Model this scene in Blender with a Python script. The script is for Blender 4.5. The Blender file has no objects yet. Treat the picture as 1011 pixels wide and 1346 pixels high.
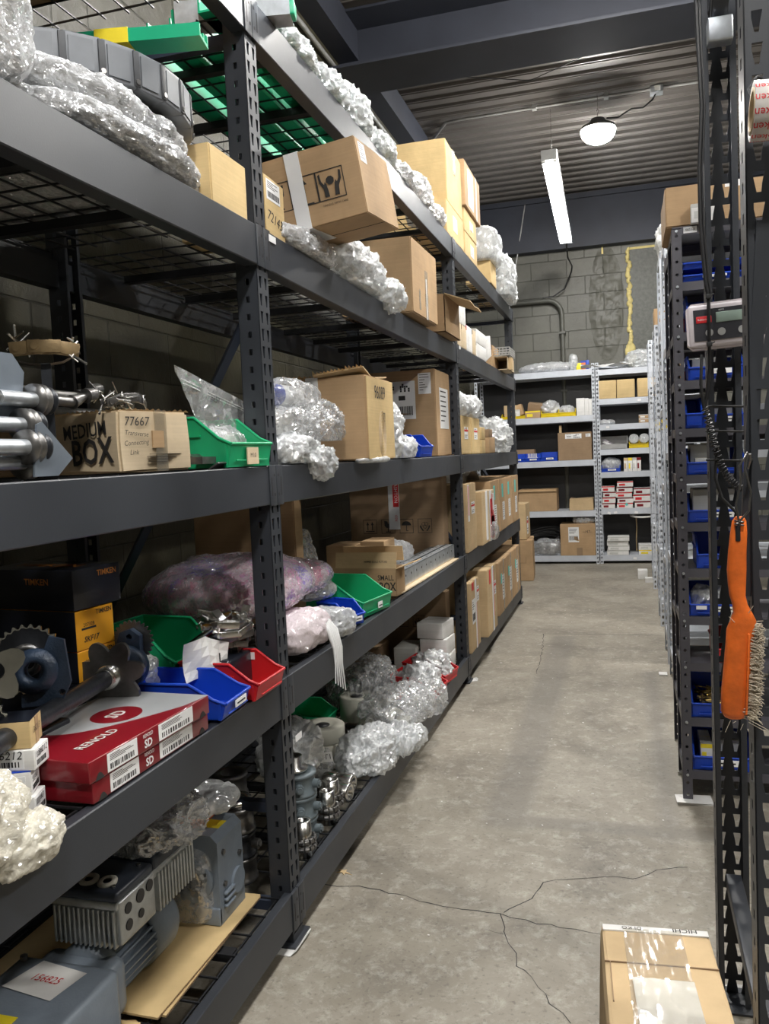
import bpy, bmesh, math, random
from mathutils import Vector, Matrix, noise, Euler
from mathutils.geometry import tessellate_polygon
PI = math.pi
sc = bpy.context.scene
COL = sc.collection
rnd = random.Random(7)
def R(d): return math.radians(d)
# ------------------------------------------------------------------ materials
MATS = {}
def nt(name):
    m = bpy.data.materials.new(name); m.use_nodes = True
    n = m.node_tree.nodes; l = m.node_tree.links
    b = n['Principled BSDF']; o = n['Material Output']
    MATS[name] = m
    return m, n, l, b, o
def coord(n, l, scale=(1,1,1), kind='Object'):
    t = n.new('ShaderNodeTexCoord'); mp = n.new('ShaderNodeMapping')
    mp.inputs['Scale'].default_value = scale
    l.new(t.outputs[kind], mp.inputs['Vector']); return mp.outputs['Vector']
def noise_tex(n, l, vec, scale, detail=4, rough=.55, dist=0):
    t = n.new('ShaderNodeTexNoise'); t.inputs['Scale'].default_value = scale
    t.inputs['Detail'].default_value = detail; t.inputs['Roughness'].default_value = rough
    t.inputs['Distortion'].default_value = dist
    l.new(vec, t.inputs['Vector']); return t.outputs['Fac']
def ramp(n, l, fac, stops):
    r = n.new('ShaderNodeValToRGB'); e = r.color_ramp.elements
    while len(e) < len(stops): e.new(.5)
    for i, (p, c) in enumerate(stops):
        e[i].position = p; e[i].color = (*c, 1) if len(c) == 3 else c
    l.new(fac, r.inputs['Fac']); return r.outputs['Color']
def bump(n, l, b, h, strength=.3, dist=.01):
    bp = n.new('ShaderNodeBump'); bp.inputs['Strength'].default_value = strength
    bp.inputs['Distance'].default_value = dist
    l.new(h, bp.inputs['Height']); l.new(bp.outputs['Normal'], b.inputs['Normal']); return bp
def simple(name, col, rough=.5, metal=0, spec=.5, var=.12, vs=12, bs=0, bscale=60, coat=0):
    m, n, l, b, o = nt(name)
    b.inputs['Roughness'].default_value = rough; b.inputs['Metallic'].default_value = metal
    b.inputs['Specular IOR Level'].default_value = spec
    if coat: b.inputs['Coat Weight'].default_value = coat
    v = coord(n, l)
    f = noise_tex(n, l, v, vs, 5)
    lo = tuple(c*(1-var) for c in col); hi = tuple(min(1, c*(1+var)) for c in col)
    l.new(ramp(n, l, f, [(.3, lo), (.7, hi)]), b.inputs['Base Color'])
    if bs: bump(n, l, b, noise_tex(n, l, v, bscale, 4), bs, .004)
    return m
def mk_cardboard(name, col, fl=.06):
    m, n, l, b, o = nt(name)
    b.inputs['Roughness'].default_value = .82; b.inputs['Specular IOR Level'].default_value = .25
    v = coord(n, l)
    f = noise_tex(n, l, v, 5, 6, .6)
    f2 = noise_tex(n, l, coord(n, l, (3, 3, 160)), 1, 2)
    mx = n.new('ShaderNodeMath'); mx.operation = 'MULTIPLY_ADD'; mx.inputs[1].default_value = .35
    l.new(f2, mx.inputs[0]); l.new(f, mx.inputs[2])
    lo = tuple(c*(1-.16) for c in col); hi = tuple(min(1, c*1.13) for c in col)
    l.new(ramp(n, l, mx.outputs[0], [(.45, lo), (.85, hi)]), b.inputs['Base Color'])
    bump(n, l, b, noise_tex(n, l, v, 9, 3), .25, .012)
    return m
def build_materials():
    mk_cardboard('cardboard', (.44, .295, .165))
    mk_cardboard('cardboard_light', (.56, .41, .235))
    mk_cardboard('cardboard_yellow', (.60, .44, .22))
    mk_cardboard('cardboard_dark', (.30, .205, .125))
    mk_cardboard('cardboard_pale', (.62, .50, .34))
    mk_cardboard('paper_white', (.74, .73, .71))
    mk_cardboard('paper_grey', (.55, .55, .52))
    # painted steel with scuffs
    for nm, c in (('rack_paint', (.032, .036, .044)), ('rack_paint_blue', (.028, .036, .058)), ('shelf_dark', (.078, .075, .088))):
        m, n, l, b, o = nt(nm)
        b.inputs['Roughness'].default_value = .42; b.inputs['Specular IOR Level'].default_value = .5
        v = coord(n, l)
        f = noise_tex(n, l, v, 2.2, 7, .6)
        c1 = ramp(n, l, f, [(.3, tuple(k*.88 for k in c)), (.75, tuple(k*1.18 for k in c))])
        g = noise_tex(n, l, v, 38, 8, .75, .6)
        sc_ = ramp(n, l, g, [(.70, (0, 0, 0)), (.76, (1, 1, 1))])
        mx = n.new('ShaderNodeMix'); mx.data_type = 'RGBA'
        l.new(sc_, mx.inputs['Factor']); l.new(c1, mx.inputs[6]); mx.inputs[7].default_value = (.26, .26, .27, 1)
        l.new(mx.outputs[2], b.inputs['Base Color'])
        l.new(ramp(n, l, f, [(.2, (.36,)*3), (.8, (.52,)*3)]), b.inputs['Roughness'])
        bump(n, l, b, noise_tex(n, l, v, 260, 2), .12, .001)
    simple('dark_wire', (.022, .023, .026), .45, .3)
    simple('galvanised', (.50, .53, .56), .38, .75, var=.2, vs=25)
    simple('silver_paint', (.56, .59, .64), .42, .15, var=.08, vs=6)
    simple('steel', (.62, .61, .58), .24, 1, var=.15, vs=30)
    simple('steel_dark', (.22, .215, .21), .34, .9, var=.3, vs=22)
    simple('steel_black', (.030, .033, .040), .33, .35, var=.3, vs=30, bs=.2)
    simple('cast_navy', (.028, .048, .085), .38, .1, var=.2, vs=30, bs=.3, bscale=200)
    simple('brass', (.62, .45, .15), .3, 1)
    simple('motor_blue', (.215, .255, .305), .42, .05, var=.12, vs=14, bs=.15, bscale=180)
    simple('housing_grey', (.125, .155, .17), .42, .1, var=.2, vs=16, bs=.2, bscale=180)
    simple('motor_lid', (.035, .043, .06), .4, .05)
    simple('cast_alu', (.52, .54, .54), .38, .65, var=.12, vs=40, bs=.2, bscale=200)
    simple('blade_grey', (.24, .28, .33), .35, .55, var=.15, vs=9)
    for nm, c in (('plastic_green', (.012, .36, .15)), ('plastic_blue', (.008, .058, .48)), ('plastic_red', (.52, .016, .02)),
                  ('plastic_yellow', (.82, .62, .02)), ('plastic_orange', (.80, .17, .018)), ('profile_green', (.01, .40, .20))):
        simple(nm, c, .36, var=.06, vs=8, spec=.5)
    simple('plastic_black', (.018, .018, .02), .4)
    simple('belt_grey', (.14, .148, .16), .5, .1, var=.15, vs=9)
    simple('belt_dark', (.04, .042, .046), .55)
    simple('rubber', (.02, .02, .021), .6)
    simple('white_plastic', (.74, .73, .70), .42, var=.05)
    simple('cream_plastic', (.50, .49, .42), .45, var=.08)
    simple('label_white', (.80, .80, .80), .55, var=.03)
    simple('label_red', (.62, .02, .025), .5, var=.05)
    simple('label_teal', (.10, .55, .50), .5)
    simple('label_yellow', (.86, .68, .03), .45)
    simple('ink', (.025, .023, .022), .7)
    simple('ink_red', (.55, .03, .03), .7)
    simple('box_red', (.20, .006, .013), .30, var=.06, coat=.4)
    simple('box_silver', (.42, .43, .44), .3, .2, var=.05)
    simple('box_black', (.012, .014, .022), .28, coat=.3)
    simple('box_orange', (.88, .40, .02), .45, var=.04)
    simple('print_orange', (.42, .16, .03), .45)
    simple('foam_yellow', (.70, .58, .24), .85, bs=.6, bscale=40)
    simple('display_green', (.28, .36, .31), .25)
    simple('display_body', (.66, .60, .62), .4, var=.03)
    simple('display_face', (.035, .035, .042), .35)
    simple('bristle', (.52, .46, .36), .8, var=.25, vs=60)
    simple('tape_roll', (.74, .70, .66), .35)
    simple('chain_brown', (.36, .26, .14), .4, .6, var=.3, vs=40)
    simple('leaf', (.55, .40, .22), .7)
    simple('conduit', (.38, .38, .37), .4, .4)
    simple('rough_render', (.105, .103, .085), .42, var=.2, vs=9, bs=1., bscale=13)
    simple('conduit_painted', (.10, .10, .085), .45)
    simple('ceiling_paint', (.030, .034, .048), .6, var=.15, vs=3)
    simple('sheet_grey', (.36, .36, .35), .5)
    # films
    def film(name, tint, gl, tr_w, rough=.14, bsc=70, bst=.8, solid=None, solid_w=0., metal=0):
        m, n, l, b, o = nt(name); n.remove(b)
        tr = n.new('ShaderNodeBsdfTransparent'); tr.inputs[0].default_value = (*tint, 1)
        g = n.new('ShaderNodeBsdfGlossy'); g.inputs['Roughness'].default_value = rough; g.inputs[0].default_value = (gl, gl, gl, 1)
        df = n.new('ShaderNodeBsdfDiffuse'); df.inputs[0].default_value = (*(solid or (.7, .7, .7)), 1)
        v = coord(n, l, (1.25, .6, .85))
        # crumpled film: irregular flat facets, each with its own tilt, plus fine wrinkles
        wn = n.new('ShaderNodeTexNoise'); wn.inputs['Scale'].default_value = bsc*.35; wn.inputs['Detail'].default_value = 3; l.new(v, wn.inputs['Vector'])
        ws = n.new('ShaderNodeVectorMath'); ws.operation = 'SCALE'; ws.inputs['Scale'].default_value = 2.2/bsc; l.new(wn.outputs['Color'], ws.inputs[0])
        wa = n.new('ShaderNodeVectorMath'); wa.operation = 'ADD'; l.new(v, wa.inputs[0]); l.new(ws.outputs[0], wa.inputs[1])
        N = n.new('ShaderNodeNewGeometry').outputs['Normal']; acc = N
        for k, (q, amt) in enumerate(((1, bst), (2.7, bst*.6))):
            vo = n.new('ShaderNodeTexVoronoi'); vo.inputs['Scale'].default_value = bsc*q; l.new(wa.outputs[0], vo.inputs['Vector'])
            c5 = n.new('ShaderNodeVectorMath'); c5.operation = 'SUBTRACT'; c5.inputs[1].default_value = (.5, .5, .5); l.new(vo.outputs['Color'], c5.inputs[0])
            cs = n.new('ShaderNodeVectorMath'); cs.operation = 'SCALE'; cs.inputs['Scale'].default_value = amt; l.new(c5.outputs[0], cs.inputs[0])
            ad = n.new('ShaderNodeVectorMath'); ad.operation = 'ADD'; l.new(acc, ad.inputs[0]); l.new(cs.outputs[0], ad.inputs[1]); acc = ad.outputs[0]
        bp = n.new('ShaderNodeVectorMath'); bp.operation = 'NORMALIZE'; l.new(acc, bp.inputs[0])
        l.new(bp.outputs[0], g.inputs['Normal'])
        b2 = n.new('ShaderNodeBump'); b2.inputs['Strength'].default_value = .5; b2.inputs['Distance'].default_value = .01; l.new(noise_tex(n, l, wa.outputs[0], bsc*.8, 4, .6, .6), b2.inputs['Height']); l.new(b2.outputs[0], df.inputs['Normal'])
        lw = n.new('ShaderNodeLayerWeight'); lw.inputs['Blend'].default_value = .35; l.new(bp.outputs[0], lw.inputs['Normal'])
        f = n.new('ShaderNodeMapRange'); f.inputs['To Min'].default_value = 1 - tr_w; f.inputs['To Max'].default_value = min(1, 1 - tr_w + .55)
        l.new(lw.outputs['Facing'], f.inputs['Value'])
        m1 = n.new('ShaderNodeMixShader'); m1.inputs[0].default_value = solid_w
        l.new(g.outputs[0], m1.inputs[1]); l.new(df.outputs[0], m1.inputs[2])
        m2 = n.new('ShaderNodeMixShader'); l.new(f.outputs[0], m2.inputs[0])
        l.new(tr.outputs[0], m2.inputs[1]); l.new(m1.outputs[0], m2.inputs[2]); l.new(m2.outputs[0], o.inputs['Surface'])
        return m
    film('film_clear', (.95, .96, .96), 1., .70, .09, 30, 1.1, (.82, .83, .84), .42)
    film('film_milky', (.9, .92, .92), 1., .46, .13, 34, 1.1, (.82, .84, .85), .62)
    film('bubble_wrap', (.9, .9, .88), 1., .32, .10, 110, 1.7, (.82, .83, .84), .50)
    film('bubble_cream', (.92, .9, .84), 1., .16, .16, 120, 1.5, (.82, .78, .66), .70)
    film('tape_clear', (.97, .95, .9), .6, .86, .12, 22, .16, (.8, .78, .7), .4)
    film('stretch_pink', (.97, .95, .97), 1., .66, .12, 70, 1.4, (.82, .76, .82), .5)
    film('stretch_pale', (.95, .9, .92), 1., .3, .16, 60, 1.2, (.80, .70, .73), .8)
    # tie dye bundle
    m, n, l, b, o = nt('dyed_fabric'); v = coord(n, l)
    f = noise_tex(n, l, v, 3.2, 3, .5, 1.2)
    l.new(ramp(n, l, f, [(.28, (.06, .08, .60)), (.40, (.30, .18, .75)), (.47, (.80, .30, .55)), (.55, (.80, .60, .66)), (.65, (.75, .14, .30)), (.8, (.5, .5, .75))]), b.inputs['Base Color'])
    b.inputs['Roughness'].default_value = .5
    # concrete floor
    m, n, l, b, o = nt('concrete'); v = coord(n, l)
    f = noise_tex(n, l, v, 1.9, 12, .70, .3); f2 = noise_tex(n, l, v, 16, 12, .78, .3); f3 = noise_tex(n, l, v, 60, 4, .6)
    c1 = ramp(n, l, f, [(.30, (.15, .132, .105)), (.50, (.255, .228, .182)), (.74, (.36, .33, .275))])
    sp = ramp(n, l, f2, [(.50, (0, 0, 0)), (.64, (.42,)*3), (.76, (.9,)*3)])
    mx = n.new('ShaderNodeMix'); mx.data_type = 'RGBA'; l.new(sp, mx.inputs['Factor']); l.new(c1, mx.inputs[6]); mx.inputs[7].default_value = (.56, .54, .48, 1)
    dk = ramp(n, l, f3, [(.30, (.40,)*3), (.44, (1, 1, 1))])
    mm = n.new('ShaderNodeMix'); mm.data_type = 'RGBA'; mm.blend_type = 'MULTIPLY'; mm.inputs['Factor'].default_value = .6
    l.new(mx.outputs[2], mm.inputs[6]); l.new(dk, mm.inputs[7])
    # newer slab panel and worn strip: stains with their own outline
    sx = n.new('ShaderNodeSeparateXYZ'); l.new(v, sx.inputs[0])
    def band(out, a, c, s=.06):
        r1 = n.new('ShaderNodeMapRange'); r1.inputs['From Min'].default_value = a; r1.inputs['From Max'].default_value = a + s; l.new(out, r1.inputs['Value'])
        r2 = n.new('ShaderNodeMapRange'); r2.inputs['From Min'].default_value = c; r2.inputs['From Max'].default_value = c + s
        r2.inputs['To Min'].default_value = 1; r2.inputs['To Max'].default_value = 0; l.new(out, r2.inputs['Value'])
        q = n.new('ShaderNodeMath'); q.operation = 'MULTIPLY'; l.new(r1.outputs[0], q.inputs[0]); l.new(r2.outputs[0], q.inputs[1]); return q.outputs[0]
    def mul(a, c):
        q = n.new('ShaderNodeMath'); q.operation = 'MULTIPLY'; l.new(a, q.inputs[0]); l.new(c, q.inputs[1]); return q.outputs[0]
    def mx2(a, c):
        q = n.new('ShaderNodeMath'); q.operation = 'MAXIMUM'; l.new(a, q.inputs[0]); l.new(c, q.inputs[1]); return q.outputs[0]
    st = mx2(mul(band(sx.outputs[0], -.62, -.44), band(sx.outputs[1], 3.1, 6.5)), mul(band(sx.outputs[1], 3.14, 3.24, .03), band(sx.outputs[0], -.5, .6)))
    st = mx2(st, mul(band(sx.outputs[0], .05, .13), band(sx.outputs[1], 3.1, 5.5)))
    nz = n.new('ShaderNodeMath'); nz.operation = 'MULTIPLY'; nz.inputs[1].default_value = .42; l.new(st, nz.inputs[0])
    m3 = n.new('ShaderNodeMix'); m3.data_type = 'RGBA'; l.new(nz.outputs[0], m3.inputs['Factor']); l.new(mm.outputs[2], m3.inputs[6]); m3.inputs[7].default_value = (.13, .12, .11, 1)
    l.new(m3.outputs[2], b.inputs['Base Color'])
    l.new(ramp(n, l, f2, [(.3, (.42,)*3), (.7, (.62,)*3)]), b.inputs['Roughness'])
    bump(n, l, b, f2, .25, .004)
    # painted block walls
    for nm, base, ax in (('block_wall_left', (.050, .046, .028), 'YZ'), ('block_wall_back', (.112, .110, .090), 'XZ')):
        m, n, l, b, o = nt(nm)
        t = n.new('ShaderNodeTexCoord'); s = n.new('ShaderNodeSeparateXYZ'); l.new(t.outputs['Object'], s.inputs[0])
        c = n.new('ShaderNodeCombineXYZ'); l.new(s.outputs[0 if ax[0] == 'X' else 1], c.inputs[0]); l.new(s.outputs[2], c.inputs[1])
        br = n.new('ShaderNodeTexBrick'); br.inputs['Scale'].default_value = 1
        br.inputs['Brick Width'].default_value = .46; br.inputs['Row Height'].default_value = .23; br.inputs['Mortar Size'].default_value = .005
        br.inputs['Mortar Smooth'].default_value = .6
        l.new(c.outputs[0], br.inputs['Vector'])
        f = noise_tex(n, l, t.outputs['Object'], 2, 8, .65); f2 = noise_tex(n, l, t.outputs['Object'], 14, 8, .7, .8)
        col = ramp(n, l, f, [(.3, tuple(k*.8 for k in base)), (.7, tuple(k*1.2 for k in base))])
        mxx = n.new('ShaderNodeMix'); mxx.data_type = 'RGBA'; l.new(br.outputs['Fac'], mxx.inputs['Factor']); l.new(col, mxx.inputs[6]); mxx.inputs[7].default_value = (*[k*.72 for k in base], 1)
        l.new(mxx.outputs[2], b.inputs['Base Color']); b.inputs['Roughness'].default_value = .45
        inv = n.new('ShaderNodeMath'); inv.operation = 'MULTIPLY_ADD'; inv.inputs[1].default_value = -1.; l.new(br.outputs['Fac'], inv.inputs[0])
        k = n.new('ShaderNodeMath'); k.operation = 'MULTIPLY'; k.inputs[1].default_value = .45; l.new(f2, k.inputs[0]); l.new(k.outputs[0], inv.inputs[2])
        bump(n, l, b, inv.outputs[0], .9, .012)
    simple('osb_board', (.085, .088, .075), .5, var=.3, vs=26, bs=.8, bscale=22)
    simple('deck_metal', (.105, .095, .086), .5, .1, var=.15, vs=2.5)
    def emit(name, col, s):
        m, n, l, b, o = nt(name); n.remove(b)
        e = n.new('ShaderNodeEmission'); e.inputs[0].default_value = (*col, 1); e.inputs[1].default_value = s; l.new(e.outputs[0], o.inputs['Surface'])
    emit('lamp_disc', (1, .97, .92), 80); emit('lamp_tube', (.92, .96, 1), 12); emit('lamp_tube_near', (.95, .97, 1), 13)
build_materials()
# ------------------------------------------------------------------ mesh kit
def M(loc=(0, 0, 0), rot=(0, 0, 0), s=(1, 1, 1)):
    return Matrix.Translation(loc) @ Euler([R(a) for a in rot]).to_matrix().to_4x4() @ Matrix.Diagonal((*s, 1))
class MB:
    def __init__(s): s.v = []; s.f = []; s.m = []; s.sm = []
    def add(s, vs, fs, X=None, mat=0, smooth=False):
        k = len(s.v)
        s.v += [tuple(X @ Vector(p)) if X else tuple(p) for p in vs]
        s.f += [tuple(i+k for i in f) for f in fs]; s.m += [mat]*len(fs); s.sm += [smooth]*len(fs); return s
    def box(s, lo, hi, X=None, mat=0, bev=0):
        x0, y0, z0 = lo; x1, y1, z1 = hi
        if not bev:
            return s.add([(x0,y0,z0),(x1,y0,z0),(x1,y1,z0),(x0,y1,z0),(x0,y0,z1),(x1,y0,z1),(x1,y1,z1),(x0,y1,z1)],
                  [(0,3,2,1),(4,5,6,7),(0,1,5,4),(1,2,6,5),(2,3,7,6),(3,0,4,7)], X, mat)
        bm = bmesh.new(); bmesh.ops.create_cube(bm, size=1)
        for v in bm.verts: v.co = Vector((x0+(v.co.x+.5)*(x1-x0), y0+(v.co.y+.5)*(y1-y0), z0+(v.co.z+.5)*(z1-z0)))
        bmesh.ops.bevel(bm, geom=bm.edges[:], offset=bev, segments=2, affect='EDGES', profile=.6)
        return s.bm(bm, X, mat, True)
    def bm(s, bm, X=None, mat=0, smooth=False):
        bm.verts.index_update()
        s.add([v.co[:] for v in bm.verts], [[v.index for v in f.verts] for f in bm.faces], X, mat, smooth); bm.free(); return s
    def cyl(s, p0, p1, r0, r1=None, n=16, mat=0, X=None, caps=True):
        r1 = r0 if r1 is None else r1
        p0 = Vector(p0); p1 = Vector(p1); d = (p1-p0); q = d.to_track_quat('Z', 'Y').to_matrix()
        vs = []
        for p, r in ((p0, r0), (p1, r1)):
            for i in range(n):
                a = 2*PI*i/n; vs.append(p + q @ Vector((r*math.cos(a), r*math.sin(a), 0)))
        s.add(vs, [(i, (i+1) % n, n+(i+1) % n, n+i) for i in range(n)], X, mat, n > 6)
        if caps: s.add(vs, [tuple(range(n))[::-1], tuple(range(n, 2*n))], X, mat)
        return s
    def lathe(s, prof, X=None, n=32, mat=0, smooth=True):
        # profile of (r, z) about Z, closed if first == last
        vs = []; k = len(prof)
        for r, z in prof:
            for i in range(n):
                a = 2*PI*i/n; vs.append((r*math.cos(a), r*math.sin(a), z))
        fs = []
        for j in range(k-1):
            for i in range(n): fs.append((j*n+i, j*n+(i+1) % n, (j+1)*n+(i+1) % n, (j+1)*n+i))
        return s.add(vs, fs, X, mat, smooth)
    def tube(s, pts, r, n=8, mat=0, X=None):
        pts = [Vector(p) for p in pts]; vs = []; up = Vector((0, 0, 1)); prev = None
        for i, p in enumerate(pts):
            t = (pts[min(i+1, len(pts)-1)] - pts[max(i-1, 0)]).normalized()
            if prev is None: a = t.cross(up if abs(t.z) < .9 else Vector((1, 0, 0))).normalized()
            else: a = (prev - t*prev.dot(t)).normalized()
            prev = a; b = t.cross(a)
            rr = r[i] if isinstance(r, (list, tuple)) else r
            for j in range(n):
                w = 2*PI*j/n; vs.append(p + a*rr*math.cos(w) + b*rr*math.sin(w))
        k = len(pts)
        fs = [(i*n+j, i*n+(j+1) % n, (i+1)*n+(j+1) % n, (i+1)*n+j) for i in range(k-1) for j in range(n)]
        s.add(vs, fs, X, mat, True)
        s.add(vs, [tuple(range(n))[::-1], tuple(range((k-1)*n, k*n))], X, mat); return s
    def prism(s, poly, z0, z1, X=None, mat=0, holes=()):
        loops = [list(poly)] + [list(h) for h in holes]
        flat = [p for lp in loops for p in lp]
        tris = tessellate_polygon([[Vector((p[0], p[1], 0)) for p in lp] for lp in loops])
        n = len(flat)
        vs = [(p[0], p[1], z0) for p in flat] + [(p[0], p[1], z1) for p in flat]
        fs = []
        for t in tris:
            a, b, c = (Vector((*flat[i], 0)) for i in t)
            t = t if (b-a).cross(c-a).z > 0 else t[::-1]
            fs.append(tuple(i+n for i in t)); fs.append(tuple(t[::-1]))
        k = 0
        for li, lp in enumerate(loops):
            m = len(lp); area = sum(lp[i][0]*lp[(i+1) % m][1]-lp[(i+1) % m][0]*lp[i][1] for i in range(m))
            for i in range(m):
                a, b = k+i, k+(i+1) % m
                q = (a, b, b+n, a+n)
                if (area > 0) != (li == 0): q = q[::-1]
                fs.append(q)
            k += m
        return s.add(vs, fs, X, mat)
    def build(s, name, mats, parent=None, loc=(0, 0, 0), rot=(0, 0, 0)):
        me = bpy.data.meshes.new(name); me.from_pydata(s.v, [], s.f)
        for m in ([mats] if isinstance(mats, str) else mats): me.materials.append(MATS[m])
        me.polygons.foreach_set('material_index', s.m); me.polygons.foreach_set('use_smooth', s.sm)
        me.update()
        o = bpy.data.objects.new(name, me); COL.objects.link(o)
        o.location = loc; o.rotation_euler = [R(a) for a in rot]
        if parent: o.parent = parent
        return o
def tag(o, label, cat, group=None, kind=None):
    if label: o['label'] = label
    if cat: o['category'] = cat
    if group: o['group'] = group
    if kind: o['kind'] = kind
    return o
def thing(name, label, cat, loc=(0, 0, 0), rot=(0, 0, 0), group=None):
    o = bpy.data.objects.new(name, None); COL.objects.link(o); o.empty_display_size = .05
    o.location = loc; o.rotation_euler = [R(a) for a in rot]
    return tag(o, label, cat, group)
def struct(o): o['kind'] = 'structure'; return o
def dup(o, loc, rot=None, label=None, scale=None):
    def cp(a, par):
        c = a.copy(); COL.objects.link(c); c.parent = par
        for ch in list(a.children): cp(ch, c)
        return c
    c = cp(o, None); c.location = loc
    if rot is not None: c.rotation_euler = [R(a) for a in rot]
    if scale: c.scale = scale
    if label: c['label'] = label
    return c
_tc = {}
def text_geo(txt, size, bold=0., shear=0.):
    key = (txt, bold, shear)
    if key not in _tc:
        c = bpy.data.curves.new('t', 'FONT'); c.body = txt; c.size = 1; c.offset = bold; c.shear = shear
        c.align_x = 'CENTER'; c.align_y = 'CENTER'; c.resolution_u = 2
        o = bpy.data.objects.new('t', c); COL.objects.link(o)
        dg = bpy.context.evaluated_depsgraph_get(); me = bpy.data.meshes.new_from_object(o.evaluated_get(dg))
        _tc[key] = ([v.co[:] for v in me.vertices], [list(p.vertices) for p in me.polygons])
        bpy.data.objects.remove(o); bpy.data.curves.remove(c); bpy.data.meshes.remove(me)
    vs, fs = _tc[key]
    return [(x*size, y*size, z) for x, y, z in vs], fs
def face(size, f):
    """frame of a box face: u right, v up, n out; origin at the face's lower left as seen from outside. box spans x -w..0, y 0..d, z 0..h"""
    w, d, h = size
    fr = {'y-': ((-w, 0, 0), (1, 0, 0), (0, 0, 1)), 'x+': ((0, 0, 0), (0, 1, 0), (0, 0, 1)),
          'top': ((-w, 0, h), (1, 0, 0), (0, 1, 0)), 'x-': ((-w, d, 0), (0, -1, 0), (0, 0, 1)), 'bot': ((-w, d, 0), (1, 0, 0), (0, -1, 0))}[f]
    o, u, v = (Vector(a) for a in fr); n = u.cross(v)
    X = Matrix((( *[u.x, v.x, n.x], o.x), (u.y, v.y, n.y, o.y), (u.z, v.z, n.z, o.z), (0, 0, 0, 1)))
    return X
def put_text(mb, X, txt, u, v, size, mat=0, bold=0., rot=0, z=.0012, shear=0., sx=1):
    vs, fs = text_geo(txt, size, bold, shear)
    mb.add(vs, fs, X @ M((u, v, z), (0, 0, rot), (sx, 1, 1)), mat)
def put_quad(mb, X, u0, v0, u1, v1, z=.0008, mat=0, rot=0):
    c = ((u0+u1)/2, (v0+v1)/2); w = (u1-u0)/2; h = (v1-v0)/2
    mb.box((-w, -h, 0), (w, h, z), X @ M((c[0], c[1], 0), (0, 0, rot)), mat)
def shipping_label(par, X, u, v, w, h, style=0, name='shipping_label'):
    """paper label with ruled print and a barcode"""
    mb = MB(); Y = X @ M((u, v, 0)); put_quad(mb, Y, 0, 0, w, h, .0009, 0)
    r = random.Random(int(u*1000+v*777+w*99))
    def q(a, b, c, d, m=1): put_quad(mb, Y, a*w, b*h, c*w, d*h, .0013, m)
    if style == 0:
        for k in range(4): q(.08, .86-.09*k, .08+.3+.5*r.random(), .89-.09*k)
        t = .08
        while t < .9:
            d = .012+.03*r.random(); q(t, .12, t+d, .42); t += d+.012+.03*r.random()
    elif style == 1:
        for k in range(7): q(.1, .9-.12*k, .1+.25+.5*r.random(), .93-.12*k)
    elif style == 2:
        q(.0, .62, 1, .78, 2); q(.1, .15, .6, .2); q(.1, .3, .8, .34); q(.1, .86, .7, .9)
    elif style == 3:
        for a, b in ((.08, .72), (.08, .4), (.55, .72)):
            for i in range(5):
                for j in range(4):
                    if r.random() < .55: q(a+.06*i, b+.055*j, a+.06*i+.055, b+.055*j+.05)
        t = .52
        while t < .92: q(t, .1, t+.015, .34); t += .015+.02*r.random()
        q(.5, .5, .7, .62); q(.08, .1, .4, .13); q(.08, .2, .35, .23)
    mb.build(name, ['label_white', 'ink', 'label_red'], par)
def carton(label, corner, size, rz=0, mat='cardboard', group=None, rot=None, tape=None, flaps=False, name='cardboard_box', cat='box', bev=.004, bulge=.004, seam=True):
    """closed carton placed by its aisle-side near corner; body + tape as parts"""
    w, d, h = size
    t = thing(name, label, cat, corner, rot or (0, 0, rz), group)
    bm = bmesh.new(); bmesh.ops.create_cube(bm, size=1)
    for v in bm.verts: v.co = Vector(((v.co.x-.5)*w, (v.co.y+.5)*d, (v.co.z+.5)*h))
    bmesh.ops.bevel(bm, geom=bm.edges[:], offset=bev, segments=2, affect='EDGES')
    big = [e for e in bm.edges if e.calc_length() > min(size)*.5]
    bmesh.ops.subdivide_edges(bm, edges=big, cuts=3, use_grid_fill=True)
    s = rnd.random()*50
    for v in bm.verts:
        if v.co.z > .001: 
            nz = noise.noise_vector(v.co*7+Vector((s, s, s)))*bulge
            cx = 1-abs((v.co.x+w/2)/(w/2))**2; cy = 1-abs((v.co.y-d/2)/(d/2))**2; cz = 1-abs((v.co.z-h/2)/(h/2))**2
            v.co += nz*.6 + Vector((0, 0, 0))
    mb = MB(); mb.bm(bm, None, 0, False)
    if seam:
        X = face(size, 'top'); put_quad(mb, X, .003, d/2-.001, w-.003, d/2+.001, .0008+bulge*.3, 1)
        X = face(size, 'y-')
    b = mb.build('carton', [mat, 'ink'], t)
    if tape:
        tm = MB(); X = face(size, 'top'); k = .03; e = bulge*.6
        if 'y' in tape:
            put_quad(tm, X, w/2-k, -.001, w/2+k, d+.001, .0012+e); X = face(size, 'y-'); put_quad(tm, X, w/2-k, h*.6, w/2+k, h+.001, .0012+e)
        if 'x' in tape:
            put_quad(tm, X, -.001, d/2-k, w+.001, d/2+k, .0012+e); X = face(size, 'x+'); put_quad(tm, X, d/2-k, h*.6, d/2+k, h+.001, .0012+e)
        tm.build('packing_tape', 'tape_clear' if 'w' not in tape else 'label_white', t)
    return t
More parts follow.
